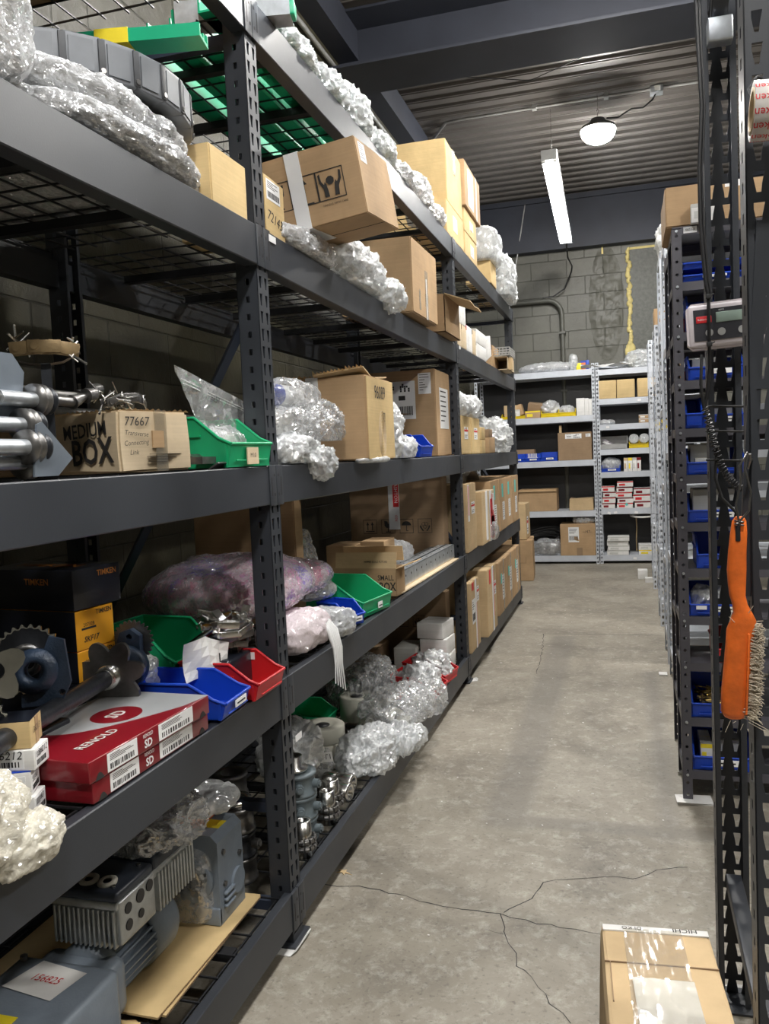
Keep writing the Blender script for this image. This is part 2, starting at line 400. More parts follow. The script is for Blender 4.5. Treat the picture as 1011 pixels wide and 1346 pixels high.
def blob_geo(mb, c, size, seed=0, box=2.5, amp=.02, freq=9, n=5, mat=0, ridge=.6, smooth=True, X=None, flat=True, fine=0., ff=30):
    """crumpled closed bundle: superellipsoid with ridged wrinkles, flattened underneath"""
    bm = bmesh.new(); bmesh.ops.create_icosphere(bm, subdivisions=n, radius=1)
    sv = Vector((seed*3.1, seed*1.7, seed*2.3)); a = Vector(size)/2
    for v in bm.verts:
        p = v.co.normalized()
        k = (abs(p.x)**box+abs(p.y)**box+abs(p.z)**box)**(-1/box)
        q = Vector((p.x*k*a.x, p.y*k*a.y, p.z*k*a.z))
        nv = q*freq+sv
        nv = nv+noise.noise_vector(nv*.6)*.5
        r = noise.noise(nv)*(1-ridge) + ((1-2.6*abs(noise.noise(nv*1.3+sv)))*.5+(1-2.6*abs(noise.noise(nv*2.9+sv)))*.3+(1-2.6*abs(noise.noise(nv*6.1)))*.16)*ridge
        if fine: r += fine*(1-2*abs(noise.noise(nv*ff/freq)))
        q += p*amp*r
        if flat and q.z < -a.z*.9: q.z = -a.z*.9
        v.co = q+Vector(c)
    mb.bm(bm, X, mat, smooth); return mb
def blob(name, label, cat, loc, size, mat, seed=1, rz=0, group=None, tails=(), core=None, core_mat=None, rot=None, **kw):
    mb = MB(); blob_geo(mb, (0, 0, size[2]*.45), size, seed, **kw)
    for (c, s_) in tails: blob_geo(mb, c, s_, seed+5, **{**kw, 'flat': False})
    if core_mat:
        t = thing(name, label, cat, loc, rot or (0, 0, rz), group)
        mb.build('plastic_wrap', mat, t)
        cm = MB(); blob_geo(cm, (0, 0, size[2]*.44), tuple(k*.86 for k in size), seed+2, box=core or 3, amp=.004, n=4); cm.build('contents', core_mat, t)
        return t
    o = mb.build(name, mat, None, loc, rot or (0, 0, rz)); return tag(o, label, cat, group)
# ------------------------------------------------------------------ camera
CAMP = (1090.805, .2859, .0668, -.0450)
HC = 1.4644
ZA, ZB, ZC, ZD, ZE = 2.789, 2.141, 1.4525, .8167, .1656
RX = -.9965           # face of the long rack
HB = .1132            # beam height
YP = (-.636, 2.264, 5.164, 7.925)
def camera():
    f, yaw, pitch, roll = [float(a) for a in CAMP]
    F = Vector((-math.sin(yaw)*math.cos(pitch), math.cos(yaw)*math.cos(pitch), -math.sin(pitch)))
    Rr = Vector((math.cos(yaw), math.sin(yaw), 0)); U = Rr.cross(F)
    r2 = Rr*math.cos(roll)+U*math.sin(roll); u2 = -Rr*math.sin(roll)+U*math.cos(roll)
    c = bpy.data.cameras.new('camera'); o = bpy.data.objects.new('camera', c); COL.objects.link(o)
    m = Matrix((r2, u2, -F)).transposed().to_4x4(); m.translation = (0, 0, HC); o.matrix_world = m
    c.sensor_fit = 'VERTICAL'; c.sensor_height = 36; c.sensor_width = 27; c.lens = f/1346*36; c.clip_start = .02
    sc.camera = o
camera()
# ------------------------------------------------------------------ room shell
WX0, WX1, WY0, WY1, WZ = -2.02, 4.2, -3.6, 11.25, 4.7
def room():
    def slab(name, lo, hi, mat):
        m = MB(); m.box(lo, hi); o = m.build(name, mat); return struct(o)
    fl = slab('floor', (WX0-.2, WY0-.2, -.2), (WX1+.2, WY1+.2, 0), 'concrete')
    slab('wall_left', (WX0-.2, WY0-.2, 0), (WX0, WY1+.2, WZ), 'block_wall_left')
    slab('wall_back', (WX0, WY1, 0), (WX1, WY1+.2, WZ), 'block_wall_back')
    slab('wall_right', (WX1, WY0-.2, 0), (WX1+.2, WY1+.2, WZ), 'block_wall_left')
    slab('wall_front', (WX0, WY0-.2, 0), (WX1, WY0, WZ), 'block_wall_back')
    # ribbed metal roof deck, ribs across the aisle
    m = MB(); p = .205; y = WY0-.2; prof = []
    while y < WY1+.2:
        prof += [(y, WZ), (y+.135, WZ), (y+.145, WZ-.022), (y+.158, WZ-.022), (y+.164, WZ-.012), (y+.176, WZ-.012), (y+.182, WZ-.022), (y+.195, WZ-.022)]; y += p
    n = len(prof)
    vs = [(WX0-.2, a, b) for a, b in prof]+[(WX1+.2, a, b) for a, b in prof]
    m.add(vs, [(i, i+1, n+i+1, n+i) for i in range(n-1)])
    m.box((WX0-.2, WY0-.2, WZ+.01), (WX1+.2, WY1+.2, WZ+.06))
    struct(m.build('ceiling', 'deck_metal'))
    # roof girder across, wall ledger, deep band above the back wall
    m = MB(); m.box((WX0, 6.18, 4.30), (WX1, 6.20, WZ-.022)); m.box((WX0, 5.90, 4.28), (WX1, 6.40, 4.30)); m.box((WX0, 5.90, WZ-.04), (WX1, 6.40, WZ-.022))
    struct(m.build('trim_1', 'ceiling_paint'))
    m = MB(); m.box((WX0, WY0, WZ-.26), (-1.86, WY1, WZ-.022)); struct(m.build('trim_2', 'ceiling_paint'))
    m = MB(); m.box((WX0, 11.09, 4.02), (WX1, WY1, WZ-.02)); m.box((WX0, 11.05, 4.62), (WX1, 11.09, WZ-.02)); struct(m.build('trim_3', 'ceiling_paint'))
    # boarded opening with yellow expanding foam round its edge
    m = MB(); m.box((.10, WY1-.022, 2.1), (1.5, WY1, 3.95)); struct(m.build('trim_4', 'osb_board'))
    m = MB(); r = random.Random(3)
    z = 2.3
    while z < 3.97:
        a = .018+.02*r.random()+(.04 if z < 2.72 else 0); blob_geo(m, (.085+r.uniform(-.015, .012), WY1-.02, z), (a*1.6, .05, a*2.4), z*9, 2, .01, 30, n=2, flat=False); z += .036
    m.box((.07, WY1-.03, 3.945), (1.5, WY1, 3.972)); m.box((-.245, WY1-.015, 3.93), (-.222, WY1, 4.07))
    struct(m.build('trim_5', 'foam_yellow'))
    # daubed rough render on the wall left of the board
    m = MB(); r = random.Random(5)
    ol = [(-.20+.16*math.cos(a)*(1+.25*math.sin(5*a))+.03*math.sin(9*a), 3.32+.70*math.sin(a)*(1+.08*math.sin(7*a))) for a in [2*PI*k/40 for k in range(40)]]
    bm = bmesh.new(); g = {}
    for i in range(25):
        for j in range(73):
            x = -.48+.56*i/24; z = 2.56+1.44*j/72; e = max(0, 1-((x+.20)/.22)**2-((z-3.30)/.74)**2)
            nv = noise.noise(Vector((x*9, z*5, 1)))*.5+noise.noise(Vector((x*26, z*17, 4)))*.4
            g[i, j] = bm.verts.new((x, WY1-.001-(.034*(.35+1.5*nv)*min(1, e*2.2) if e > 0 else -.004), z))
    for i in range(24):
        for j in range(72): bm.faces.new((g[i, j], g[i+1, j], g[i+1, j+1], g[i, j+1]))
    m.bm(bm, None, 0, True)
    struct(m.build('trim_6', 'block_wall_back'))
    # cracks
    def crack(pts, w, seed):
        r = random.Random(seed); P = []
        for (a, b) in zip(pts[:-1], pts[1:]):
            k = max(2, int(math.dist(a, b)/.035))
            for i in range(k):
                t = i/k; P.append((a[0]+(b[0]-a[0])*t+r.uniform(-.008, .008), a[1]+(b[1]-a[1])*t+r.uniform(-.008, .008)))
        P.append(pts[-1]); m = MB(); L_, Q = [], []
        for i, p in enumerate(P):
            a = P[max(i-1, 0)]; b = P[min(i+1, len(P)-1)]; d = Vector((b[0]-a[0], b[1]-a[1])).normalized(); ww = w*(.4+.9*r.random())
            L_.append((p[0]-d.y*ww, p[1]+d.x*ww, .0006)); Q.append((p[0]+d.y*ww, p[1]-d.x*ww, .0006))
        n = len(P); m.add(L_+Q, [(i, n+i, n+i+1, i+1) for i in range(n-1)], None, 0)
        o = m.build('crack', 'ink', fl)
    crack([(-1.033, 2.582), (-0.877, 2.601), (-0.736, 2.564), (-0.612, 2.534), (-0.417, 2.529), (-0.305, 2.498), (-0.11, 2.477)], .0022, 1)
    crack([(-0.417, 2.529), (-0.335, 2.64), (-0.305, 2.749), (-0.201, 2.797), (-0.104, 2.83), (-0.014, 2.828), (0.093, 2.925), (0.168, 2.946)], .0018, 2)
    crack([(-0.417, 2.529), (-0.387, 2.426), (-0.352, 2.33), (-0.338, 2.273), (-0.29, 2.225), (-0.228, 2.132), (-0.172, 2.061)], .0014, 3)
    crack([(-0.45, 2.44), (-0.393, 2.417)], .001, 4)
    crack([(-.67, 6.60), (.23, 6.62)], .004, 9)
    crack([(-.67, 6.60), (-.62, 6.0), (-.60, 5.4)], .002, 10)
    return fl
FLOOR = room()
def pipes():
    m = MB(); m.tube([(-1.985, -2, 4.33), (-1.985, 11.2, 4.33)], .017, 10)
    o = m.build('conduit', 'conduit'); struct(o); o.name = 'trim_7'
    m = MB(); m.tube([(-1.93, 8.75, 4.2), (-1.93, 8.75, 4.55), (-1.92, 8.74, 4.60), (-1.88, 8.66, 4.65), (-1.80, 8.5, 4.66), (-1.6, 8.15, 4.66), (-1.45, 8.13, 4.66), (.30, 8.13, 4.66)], .014, 10)
    m.tube([(.38, 8.13, 4.66), (3.9, 8.13, 4.66)], .014, 10)
    for x in (-.75, -.1, 1.2): m.box((x-.02, 8.10, 4.64), (x+.02, 8.16, 4.69))
    struct(m.build('trim_8', 'conduit'))
    t = thing('junction_box', 'grey metal junction box on the ceiling conduit right of the round lamp', 'junction box', (.34, 8.13, 4.64))
    m = MB(); m.box((-.055, -.05, -.03), (.055, .05, .03), bev=.004); m.build('box_body', 'galvanised', t)
    m = MB(); m.box((-.02, -.052, -.02), (.03, -.06, .02), bev=.002); m.build('outlet', 'white_plastic', t)
    # painted pipe on the back wall with a bend
    pts = [(-2.0, 11.17, 3.395), (-.95, 11.17, 3.395)]+[(-.95+.19*math.sin(R(a)), 11.17, 3.205+.19*math.cos(R(a))) for a in (15, 30, 45, 60, 75, 90)]+[(-.76, 11.17, .03)]
    m = MB(); m.tube(pts, .03, 14)
    for z in (2.95, 2.2): m.box((-.80, 11.13, z), (-.72, 11.25, z+.03))
    struct(m.build('trim_9', 'conduit_painted'))
    m = MB(); m.tube([(-1.17, 11.06, 4.66), (-1.38, 11.14, 3.62), (-1.41, 11.16, 3.42)], .008, 8); tag(m.build('guy_wire', 'conduit'), 'thin slanting steel rod from the ceiling to the back wall pipe', 'rod')
    m = MB(); m.tube([(-2.0, 6.5, 4.55), (-1.3, 6.95, 4.55), (-.7, 7.3, 4.56), (.1, 6.9, 4.6), (.7, 6.45, 4.66)], .004, 6); tag(m.build('ceiling_wire', 'plastic_black'), 'thin black wire sagging across the ribbed ceiling', 'wire')
pipes()
# ------------------------------------------------------------------ lamps
def lamps():
    def highbay(loc, label, group=None):
        t = thing('high_bay_lamp', label, 'lamp', loc)
        m = MB(); m.lathe([(0, .10), (.06, .10), (.075, .07), (.15, .03), (.165, .0), (.150, .004)], n=32); m.build('housing', 'steel_dark', t)
        m = MB(); m.lathe([(.0, .004), (.152, .006), (.155, -.012), (.146, -.045), (.118, -.082), (.07, -.106), (.0, -.114)], n=32); m.build('diffuser', 'lamp_disc', t)
        m = MB(); m.tube([(0, 0, .1), (0, 0, .15), (.012, 0, .17), (0, 0, .19), (-.01, 0, .17)], .004, 6); m.tube([(0, 0, .19), (0, 0, WZ-loc[2]-.01)], .003, 6); m.build('hook', 'steel', t)
        return t
    highbay((-.176, 8.05, 4.34), 'round glowing high bay lamp hanging below the ribbed ceiling')
    m = MB(); m.tube([(-.10, 8.06, 4.44), (.0, 8.06, 4.43), (.12, 8.09, 4.50), (.22, 8.11, 4.50), (.30, 8.12, 4.56), (.33, 8.13, 4.61)], .007, 8); tag(m.build('power_cord', 'plastic_black'), 'black cord looping from the round lamp to the junction box', 'cord')
    def tubes(p0, p1, label, glow='lamp_tube'):
        p0, p1 = Vector(p0), Vector(p1); L_ = (p1-p0).length; d = (p1-p0).normalized()
        t = thing('fluorescent_fixture', label, 'lamp', p0); t.rotation_euler = (math.asin(d.z), 0, -math.atan2(d.x, d.y))
        m = MB(); m.box((-.07, 0, .0), (.07, L_, .05), bev=.004); m.box((-.068, -.004, -.04), (.068, .0, .05)); m.box((-.068, L_, -.04), (.068, L_+.004, .05)); m.build('housing', 'conduit', t)
        for s in (-1, 1):
            m = MB(); m.cyl((s*.052, .06, -.03), (s*.052, L_-.05, -.03), .0135, n=14, mat=0); o = m.build('tube', glow, t)
            m = MB(); m.box((s*.052-.016, .012, -.05), (s*.052+.016, .05, 0), bev=.003); m.build('lamp_holder', 'white_plastic', t)
        for y in (.35, L_-.35):
            m = MB(); m.tube([(0, y, .055), (0, y, WZ-max(p0.z, p1.z)-.02)], .003, 6); m.build('hanger', 'steel', t)
        return t
    tubes((-.60, 7.75, 4.08), (-.62, 10.15, 3.90), 'long twin tube fluorescent light hanging at the aisle end')
    pts = [(-.62, 10.16, 3.92), (-.62, 10.4, 3.75), (-.60, 10.9, 3.75), (-.62, 11.1, 3.72), (-.72, 11.14, 3.52), (-.86, 11.15, 3.44), (-1.0, 11.14, 3.43)]
    m = MB(); m.tube(pts, .009, 8); tag(m.build('power_cord', 'plastic_black'), 'dark cord hanging from the fluorescent light down to the wall pipe', 'cord')
    tubes((-.22, .5, 3.56), (-.22, 2.9, 3.56), 'long twin tube fluorescent light above the near part of the aisle', 'lamp_tube_near')
    # unseen high bay lamps overhead and behind the viewer, put in for fill light
    highbay((-.05, 4.6, 4.34), 'unseen round high bay lamp for fill light above the near part of the aisle')
    highbay((.25, -.6, 4.34), 'unseen round high bay lamp for fill light above the aisle behind the viewer')
    highbay((2.4, 1.2, 4.34), 'added unseen round lamp brightening the room from over the racks to the right')  # added out of view to brighten the dark ceiling and the room
    highbay((2.6, 5.4, 4.34), 'unseen round high bay lamp for fill light above the next aisle to the right')
lamps()
# ------------------------------------------------------------------ pallet racking
PITCH = .0502
def post_mesh(H, lip=True, w=.076, dpt=.066):
    """C shaped upright, web in the XZ plane facing -Y, flanges going +Y. origin at the web's left foot"""
    mb = MB(); th = .0025; n = int(H/PITCH)
    tear = [(-.0085, .017), (.0085, .017), (.0085, .006), (.004, -.017), (-.003, -.017), (-.0045, -.003)]
    def cell(wd, holes, X, z0, z1):
        mb.prism([(0, z0), (wd, z0), (wd, z1), (0, z1)], 0, th, X, 0, holes)
    XW = Matrix(((1, 0, 0, 0), (0, 0, -1, th), (0, 1, 0, 0), (0, 0, 0, 1)))         # u->x, v->z, depth->-y
    XL = Matrix(((0, 0, 1, 0), (1, 0, 0, 0), (0, 1, 0, 0), (0, 0, 0, 1)))          # u->y, depth->x
    XR = XL.copy(); XR[0][3] = w-th
    for i in range(n):
        z0 = i*PITCH; z1 = z0+PITCH; c = (z0+z1)/2
        h1 = [(w*.27-x, c+z) for x, z in tear][::-1]; h2 = [(w*.73+x, c+z) for x, z in tear]
        cell(w, [h2[::-1], h1[::-1]], XW, z0, z1)
        hh = [(dpt*.5-.006, c-.009), (dpt*.5+.006, c-.009), (dpt*.5+.006, c+.009), (dpt*.5-.006, c+.009)]
        cell(dpt, [hh[::-1]], XL, z0, z1); cell(dpt, [hh[::-1]], XR, z0, z1)
    if lip:
        mb.box((0, dpt-th, 0), (.014, dpt, n*PITCH)); mb.box((w-.014, dpt-th, 0), (w, dpt, n*PITCH))
    return mb
def beam_mb(L_, sag=0, h=HB, n=10, ends=True):
    """runs along +Y from 0..L, outer face at x=0, body toward -X, top at z=0"""
    mb = MB(); prof = [(0, 0), (0, -h), (-.045, -h), (-.045, -.032), (-.026, -.032), (-.026, 0)]
    b = .0025; prof = [(-b, 0), (0, -b), (0, -h+b), (-b, -h), (-.045, -h), (-.045, -.032), (-.026, -.032), (-.026, 0)]
    k = len(prof); vs = []
    for i in range(n+1):
        t = i/n; dz = -sag*4*t*(1-t)
        vs += [(x, L_*t, z+dz) for x, z in prof]
    fs = [(i*k+j, (i+1)*k+j, (i+1)*k+(j+1) % k, i*k+(j+1) % k) for i in range(n) for j in range(k)]
    fs += [tuple(range(k)), tuple(range(n*k, n*k+k))[::-1]]
    mb.add(vs, fs)
    if ends:
        for y, s in ((0, 1), (L_, -1)):
            mb.box((.0, min(y, y+s*.045), -h-.004), (.0035, max(y, y+s*.045), .001), bev=.001)
            mb.box((.0034, y+s*.031-.0016, -h*.78), (.0042, y+s*.031+.0016, -h*.3), mat=1)
            for z in (-h*.25, -h*.75): mb.box((.0034, y+s*.013-.003, z-.004), (.0042, y+s*.013+.003, z+.004), mat=1)
    return mb
def deck_mb(L_, W_, nx, ny, t=.0045):
    """welded wire deck; ends bend down over the beam step"""
    mb = MB()
    for i in range(ny):
        y = .02+(L_-.04)*i/(ny-1); mb.box((-W_, y-t/2, -t), (0, y+t/2, 0)); mb.box((-t, y-t/2, -.03), (0, y+t/2, -t))
    for i in range(nx):
        x = -W_+.01+(W_-.02)*i/(nx-1); mb.box((x-t/2, 0, -t*2), (x+t/2, L_, -t))
    for y in (L_*.2, L_*.5, L_*.8):
        mb.box((-W_+.02, y-.016, -.034), (-.02, y+.016, -.0092))
    return mb
def rack():
    t = thing('pallet_rack', 'long dark grey pallet rack with five shelf levels along the left side of the aisle', 'rack', (RX, 0, 0))
    H = 2.80
    pm = post_mesh(H); XF = Matrix.Rotation(R(90), 4, 'Z')      # web faces +X: local x->y, y->-x
    first = None
    for k, yp in enumerate(YP):
        for side in (0, 1):
            if first is None: o = first = pm.build('upright_post', 'rack_paint', t)
            else: o = first.copy(); COL.objects.link(o); o.parent = t
            if side == 0: o.location = (-.006, yp-.038, 0); o.rotation_euler = (0, 0, R(90))
            else: o.location = (-.71, yp+.038, 0); o.rotation_euler = (0, 0, R(-90))
            if k == 3 and side == 0: o.location.y -= .0
            f = MB(); f.box((-.05, -.06, 0), (.05, .06, .006)); f.box((-.036, -.036, .006), (.036, .036, .03)); q = f.build('foot_plate', 'rack_paint', t); q.location = (-.04 if side == 0 else -.675, yp, .003)
        br = MB()
        seg = [[(1.88, .93)], [(1.88, .93)], [(.89, 1.80)], [(.89, 1.80)]][k]
        for zf, zr in seg:
            b = MB(); b.cyl((-.07, yp, zf), (-.655, yp, zr), .016, n=4); b.build('diagonal_brace', 'rack_paint_blue', t)
        for z in (.09, .40, 2.66):
            b = MB(); b.box((-.655, yp-.016, z), (-.07, yp+.016, z+.03)); b.build('cross_brace', 'rack_paint_blue', t)
    for b in range(3):
        y0, y1 = YP[b]+.0018, YP[b+1]-.0018
        if b == 2: y1 = YP[3]+.036
        for z, sag in ((ZA, 0), (ZB, .010), (ZC, .004), (ZD, .004), (ZE, 0)):
            o = beam_mb(y1-y0, sag if b < 2 else sag*.4).build('beam', ['rack_paint', 'ink'], t); o.location = (0, y0, z)
            o = beam_mb(y1-y0, ends=False).build('beam', ['rack_paint', 'ink'], t); o.location = (-.716, y1, z); o.rotation_euler = (0, 0, PI)
            for h in range(2):
                L_ = (y1-y0-.12)/2
                o = deck_mb(L_, .66, 9, 15).build('wire_deck', 'dark_wire', t); o.location = (-.028, y0+.05+h*(L_+.02), z-.001)
    # small tags on the beams
    m = MB()
    for (y, z) in ((2.30, ZB-.018), (5.20, ZB-.012), (2.30, ZD-.2)):
        m.box((.0042, y, z-.012), (.005, y+.05, z+.008))
    m.box((.0005, 7.72, ZA-.03), (.0015, 7.76, ZA-.005)); m.build('shelf_tag', 'label_white', t)
rack()
def right_rack():
    t = thing('pallet_rack', 'dark upright frame with teardrop slots at the right edge, beside the carton on the floor', 'rack', (.197, 1.5, 0))
    pm = post_mesh(3.2)
    a = pm.build('upright_post', 'rack_paint', t)
    b = a.copy(); COL.objects.link(b); b.parent = t; b.location = (.076, .768, 0); b.rotation_euler = (0, 0, PI)
    for y in (.035, .735):
        f = MB(); f.box((-.02, -.055, 0), (.10, .055, .006), bev=.001); o = f.build('foot_plate', 'rack_paint', t); o.location = (0, y, .001)
        f = MB(); f.cyl((.09, 0, .006), (.09, 0, .018), .009, n=6); o = f.build('anchor_bolt', 'steel_dark', t); o.location = (0, y, 0)
    for p, q in (((.038, .70, .35), (.038, .06, .33)), ((.038, .70, 2.46), (.038, .06, 3.0))):
        f = MB(); f.box((-.019, 0, -.015), (.019, (Vector(q)-Vector(p)).length, .015), bev=.003)
        d = (Vector(q)-Vector(p)).normalized(); o = f.build('diagonal_brace', 'rack_paint', t); o.location = p
        o.rotation_euler = (math.atan2(d.z, abs(d.y)), 0, PI)
    f = MB(); f.box((.010, .66, 2.40), (.066, .70, 2.455), bev=.004); f.build('brace_bracket', 'galvanised', t)
    for y, s in ((0, -1), (.768, 1)):
        for z in (2.95,):
            f = MB(); f.box((.03, y-.02, z-.1), (2.2, y+.02, z)); f.build('beam', 'rack_paint', t)
    f = MB(); f.box((2.2, .02, 0), (2.27, .09, 3.2)); f.box((2.2, .67, 0), (2.27, .74, 3.2)); f.build('far_upright', 'rack_paint', t)
right_rack()
# ------------------------------------------------------------------ boltless shelving
def angle_post(H, w=.038, hole='round', pitch=.05, th=.002):
    mb = MB(); n = int(H/pitch)
    if hole == 'round': hs = [(.0065*math.cos(a*PI/4), .0065*math.sin(a*PI/4)) for a in range(8)]
    else: hs = [(-.009, -.013), (.009, -.013), (.009, .005), (.005, .014), (-.005, .014), (-.009, .005)]
    XW = Matrix(((1, 0, 0, 0), (0, 0, -1, th), (0, 1, 0, 0), (0, 0, 0, 1))); XL = Matrix(((0, 0, 1, 0), (1, 0, 0, 0), (0, 1, 0, 0), (0, 0, 0, 1)))
    for i in range(n):
        z0 = i*pitch; c = z0+pitch/2; h = [(w/2+a, c+b) for a, b in hs]
        for X in (XW, XL): mb.prism([(0, z0), (w, z0), (w, z0+pitch), (0, z0+pitch)], 0, th, X, 0, [h])
    return mb
_post = {}
def shelving(label, loc, W, D, H, levels, mat, hole, fh=.05, rz=0, group=None):
    t = thing('shelving_unit', label, 'shelves', loc, (0, 0, rz), group)
    key = (round(H, 1), hole, mat)
    if key not in _post: _post[key] = angle_post(H, hole=hole).build('shelf_post', mat, t); first = True
    else: first = False
    src = _post[key]
    for i, (x, y, s) in enumerate(((0, 0, 0), (W, 0, 90), (W, D, 180), (0, D, 270))):
        if i == 0 and first: o = src
        else: o = src.copy(); COL.objects.link(o); o.parent = t
        o.location = (x, y, 0); o.rotation_euler = (0, 0, R(s))
    for z in levels:
        m = MB(); m.box((.003, .004, z-.006), (W-.003, D-.004, z)); m.box((.036, .0025, z-fh), (W-.036, .0045, z)); m.box((.036, D-.0045, z-fh), (W-.036, D-.0025, z))
        m.box((.0025, .036, z-fh), (.0045, D-.036, z)); m.box((W-.0045, .036, z-fh), (W-.0025, D-.036, z)); m.box((.003, .004, z-fh), (W-.003, .014, z-fh+.002))
        m.build('shelf_board', mat, t)
        for x in (.019, W-.019):
            b = MB(); b.cyl((x, .001, z-fh*.5), (x, -.004, z-fh*.5), .0055, n=8); b.build('bolt', 'galvanised', t)
    return t
# ------------------------------------------------------------------ stacking bins
def bin_parts(t, w, d, h, mat, label=True, txt=None):
    k = .003; fl = .46*h
    prof = [(.012, 0), (d-.006, 0), (d, h), (d*.36, h), (d*.12, fl*1.25), (0, fl)]
    mb = MB(); X = Matrix(((0, 0, 1, 0), (1, 0, 0, 0), (0, 1, 0, 0), (0, 0, 0, 1)))
    for x in (0, w-k): mb.prism(prof, x, x+k, X)
    mb.add([(0, .012, 0), (w, .012, 0), (w, 0, fl), (0, 0, fl), (0, .012+k, 0), (w, .012+k, 0), (w, k, fl), (0, k, fl)], [(0, 1, 2, 3), (5, 4, 7, 6), (3, 2, 6, 7)])
    mb.add([(0, d-.006, 0), (w, d-.006, 0), (w, d, h), (0, d, h), (0, d-.006-k, 0), (w, d-.006-k, 0), (w, d-k, h), (0, d-k, h)], [(1, 0, 3, 2), (4, 5, 6, 7), (2, 3, 7, 6)])
    mb.box((0, .012, 0), (w, d-.006, k))
    r = .0045        # rolled rim
    for x in (0, w): mb.tube([(x, 0, fl), (x, d*.12, fl*1.25), (x, d*.36, h), (x, d, h)], r, 6)
    mb.tube([(0, 0, fl), (w, 0, fl)], r, 6); mb.tube([(0, d, h), (w, d, h)], r, 6)
    for x in (.0, w): mb.box((x-.004, .012, 0), (x+.004, .02, fl))
    mb.box((w*.12, -.001, fl*.25), (w*.88, .004, fl*.32), bev=.0008)
    # side ribs
    for x, s in ((0, -1), (w, 1)): mb.box((min(x, x+s*.006), d*.30, h*.62), (max(x, x+s*.006), d*.98, h*.67))
    bb = mb.build('bin_body', mat, t)
    if label:
        l = MB(); l.box((w*.34, -.0045, fl*.42), (w*.78, -.002, fl*.86))
        if txt:
            put_text(l, Matrix(((1, 0, 0, w*.56), (0, 0, -1, -.005), (0, 1, 0, fl*.64), (0, 0, 0, 1))), txt, 0, 0, fl*.32, 1, z=.0003, sx=.8)
        else:
            l.box((w*.40, -.005, fl*.58), (w*.72, -.0045, fl*.68), mat=1)
        l.build('bin_label', ['label_white', 'ink'], bb)
def stack_bin(label, loc, w, d, h, mat, rz=0, group=None, lab=True, txt=None, rot=None):
    t = thing('storage_bin', label, 'bin', loc, rot or (0, 0, rz), group)
    bin_parts(t, w, d, h, mat, lab, txt); return t
def small_box(label, loc, size, mat, rz=0, group=None, name='small_box', rot=None, print_mat=None):
    """simple little carton placed at its near-left foot, front facing the viewer"""
    t = MB(); w, d, h = size; t.box((0, 0, 0), (w, d, h), bev=min(size)*.04)
    t.box((w*.02, d*.5-.0006, h), (w*.98, d*.5+.0006, h+.0006), mat=1)
    if print_mat:
        t.box((w*.12, -.0009, h*.2), (w*.5, 0, h*.6), mat=1); t.box((0, -.0007, h*.8), (w, 0, h), mat=1)
    o = t.build(name, [mat, print_mat or 'cardboard_dark'], None, loc, rot or (0, 0, rz)); return tag(o, label, 'box', group)
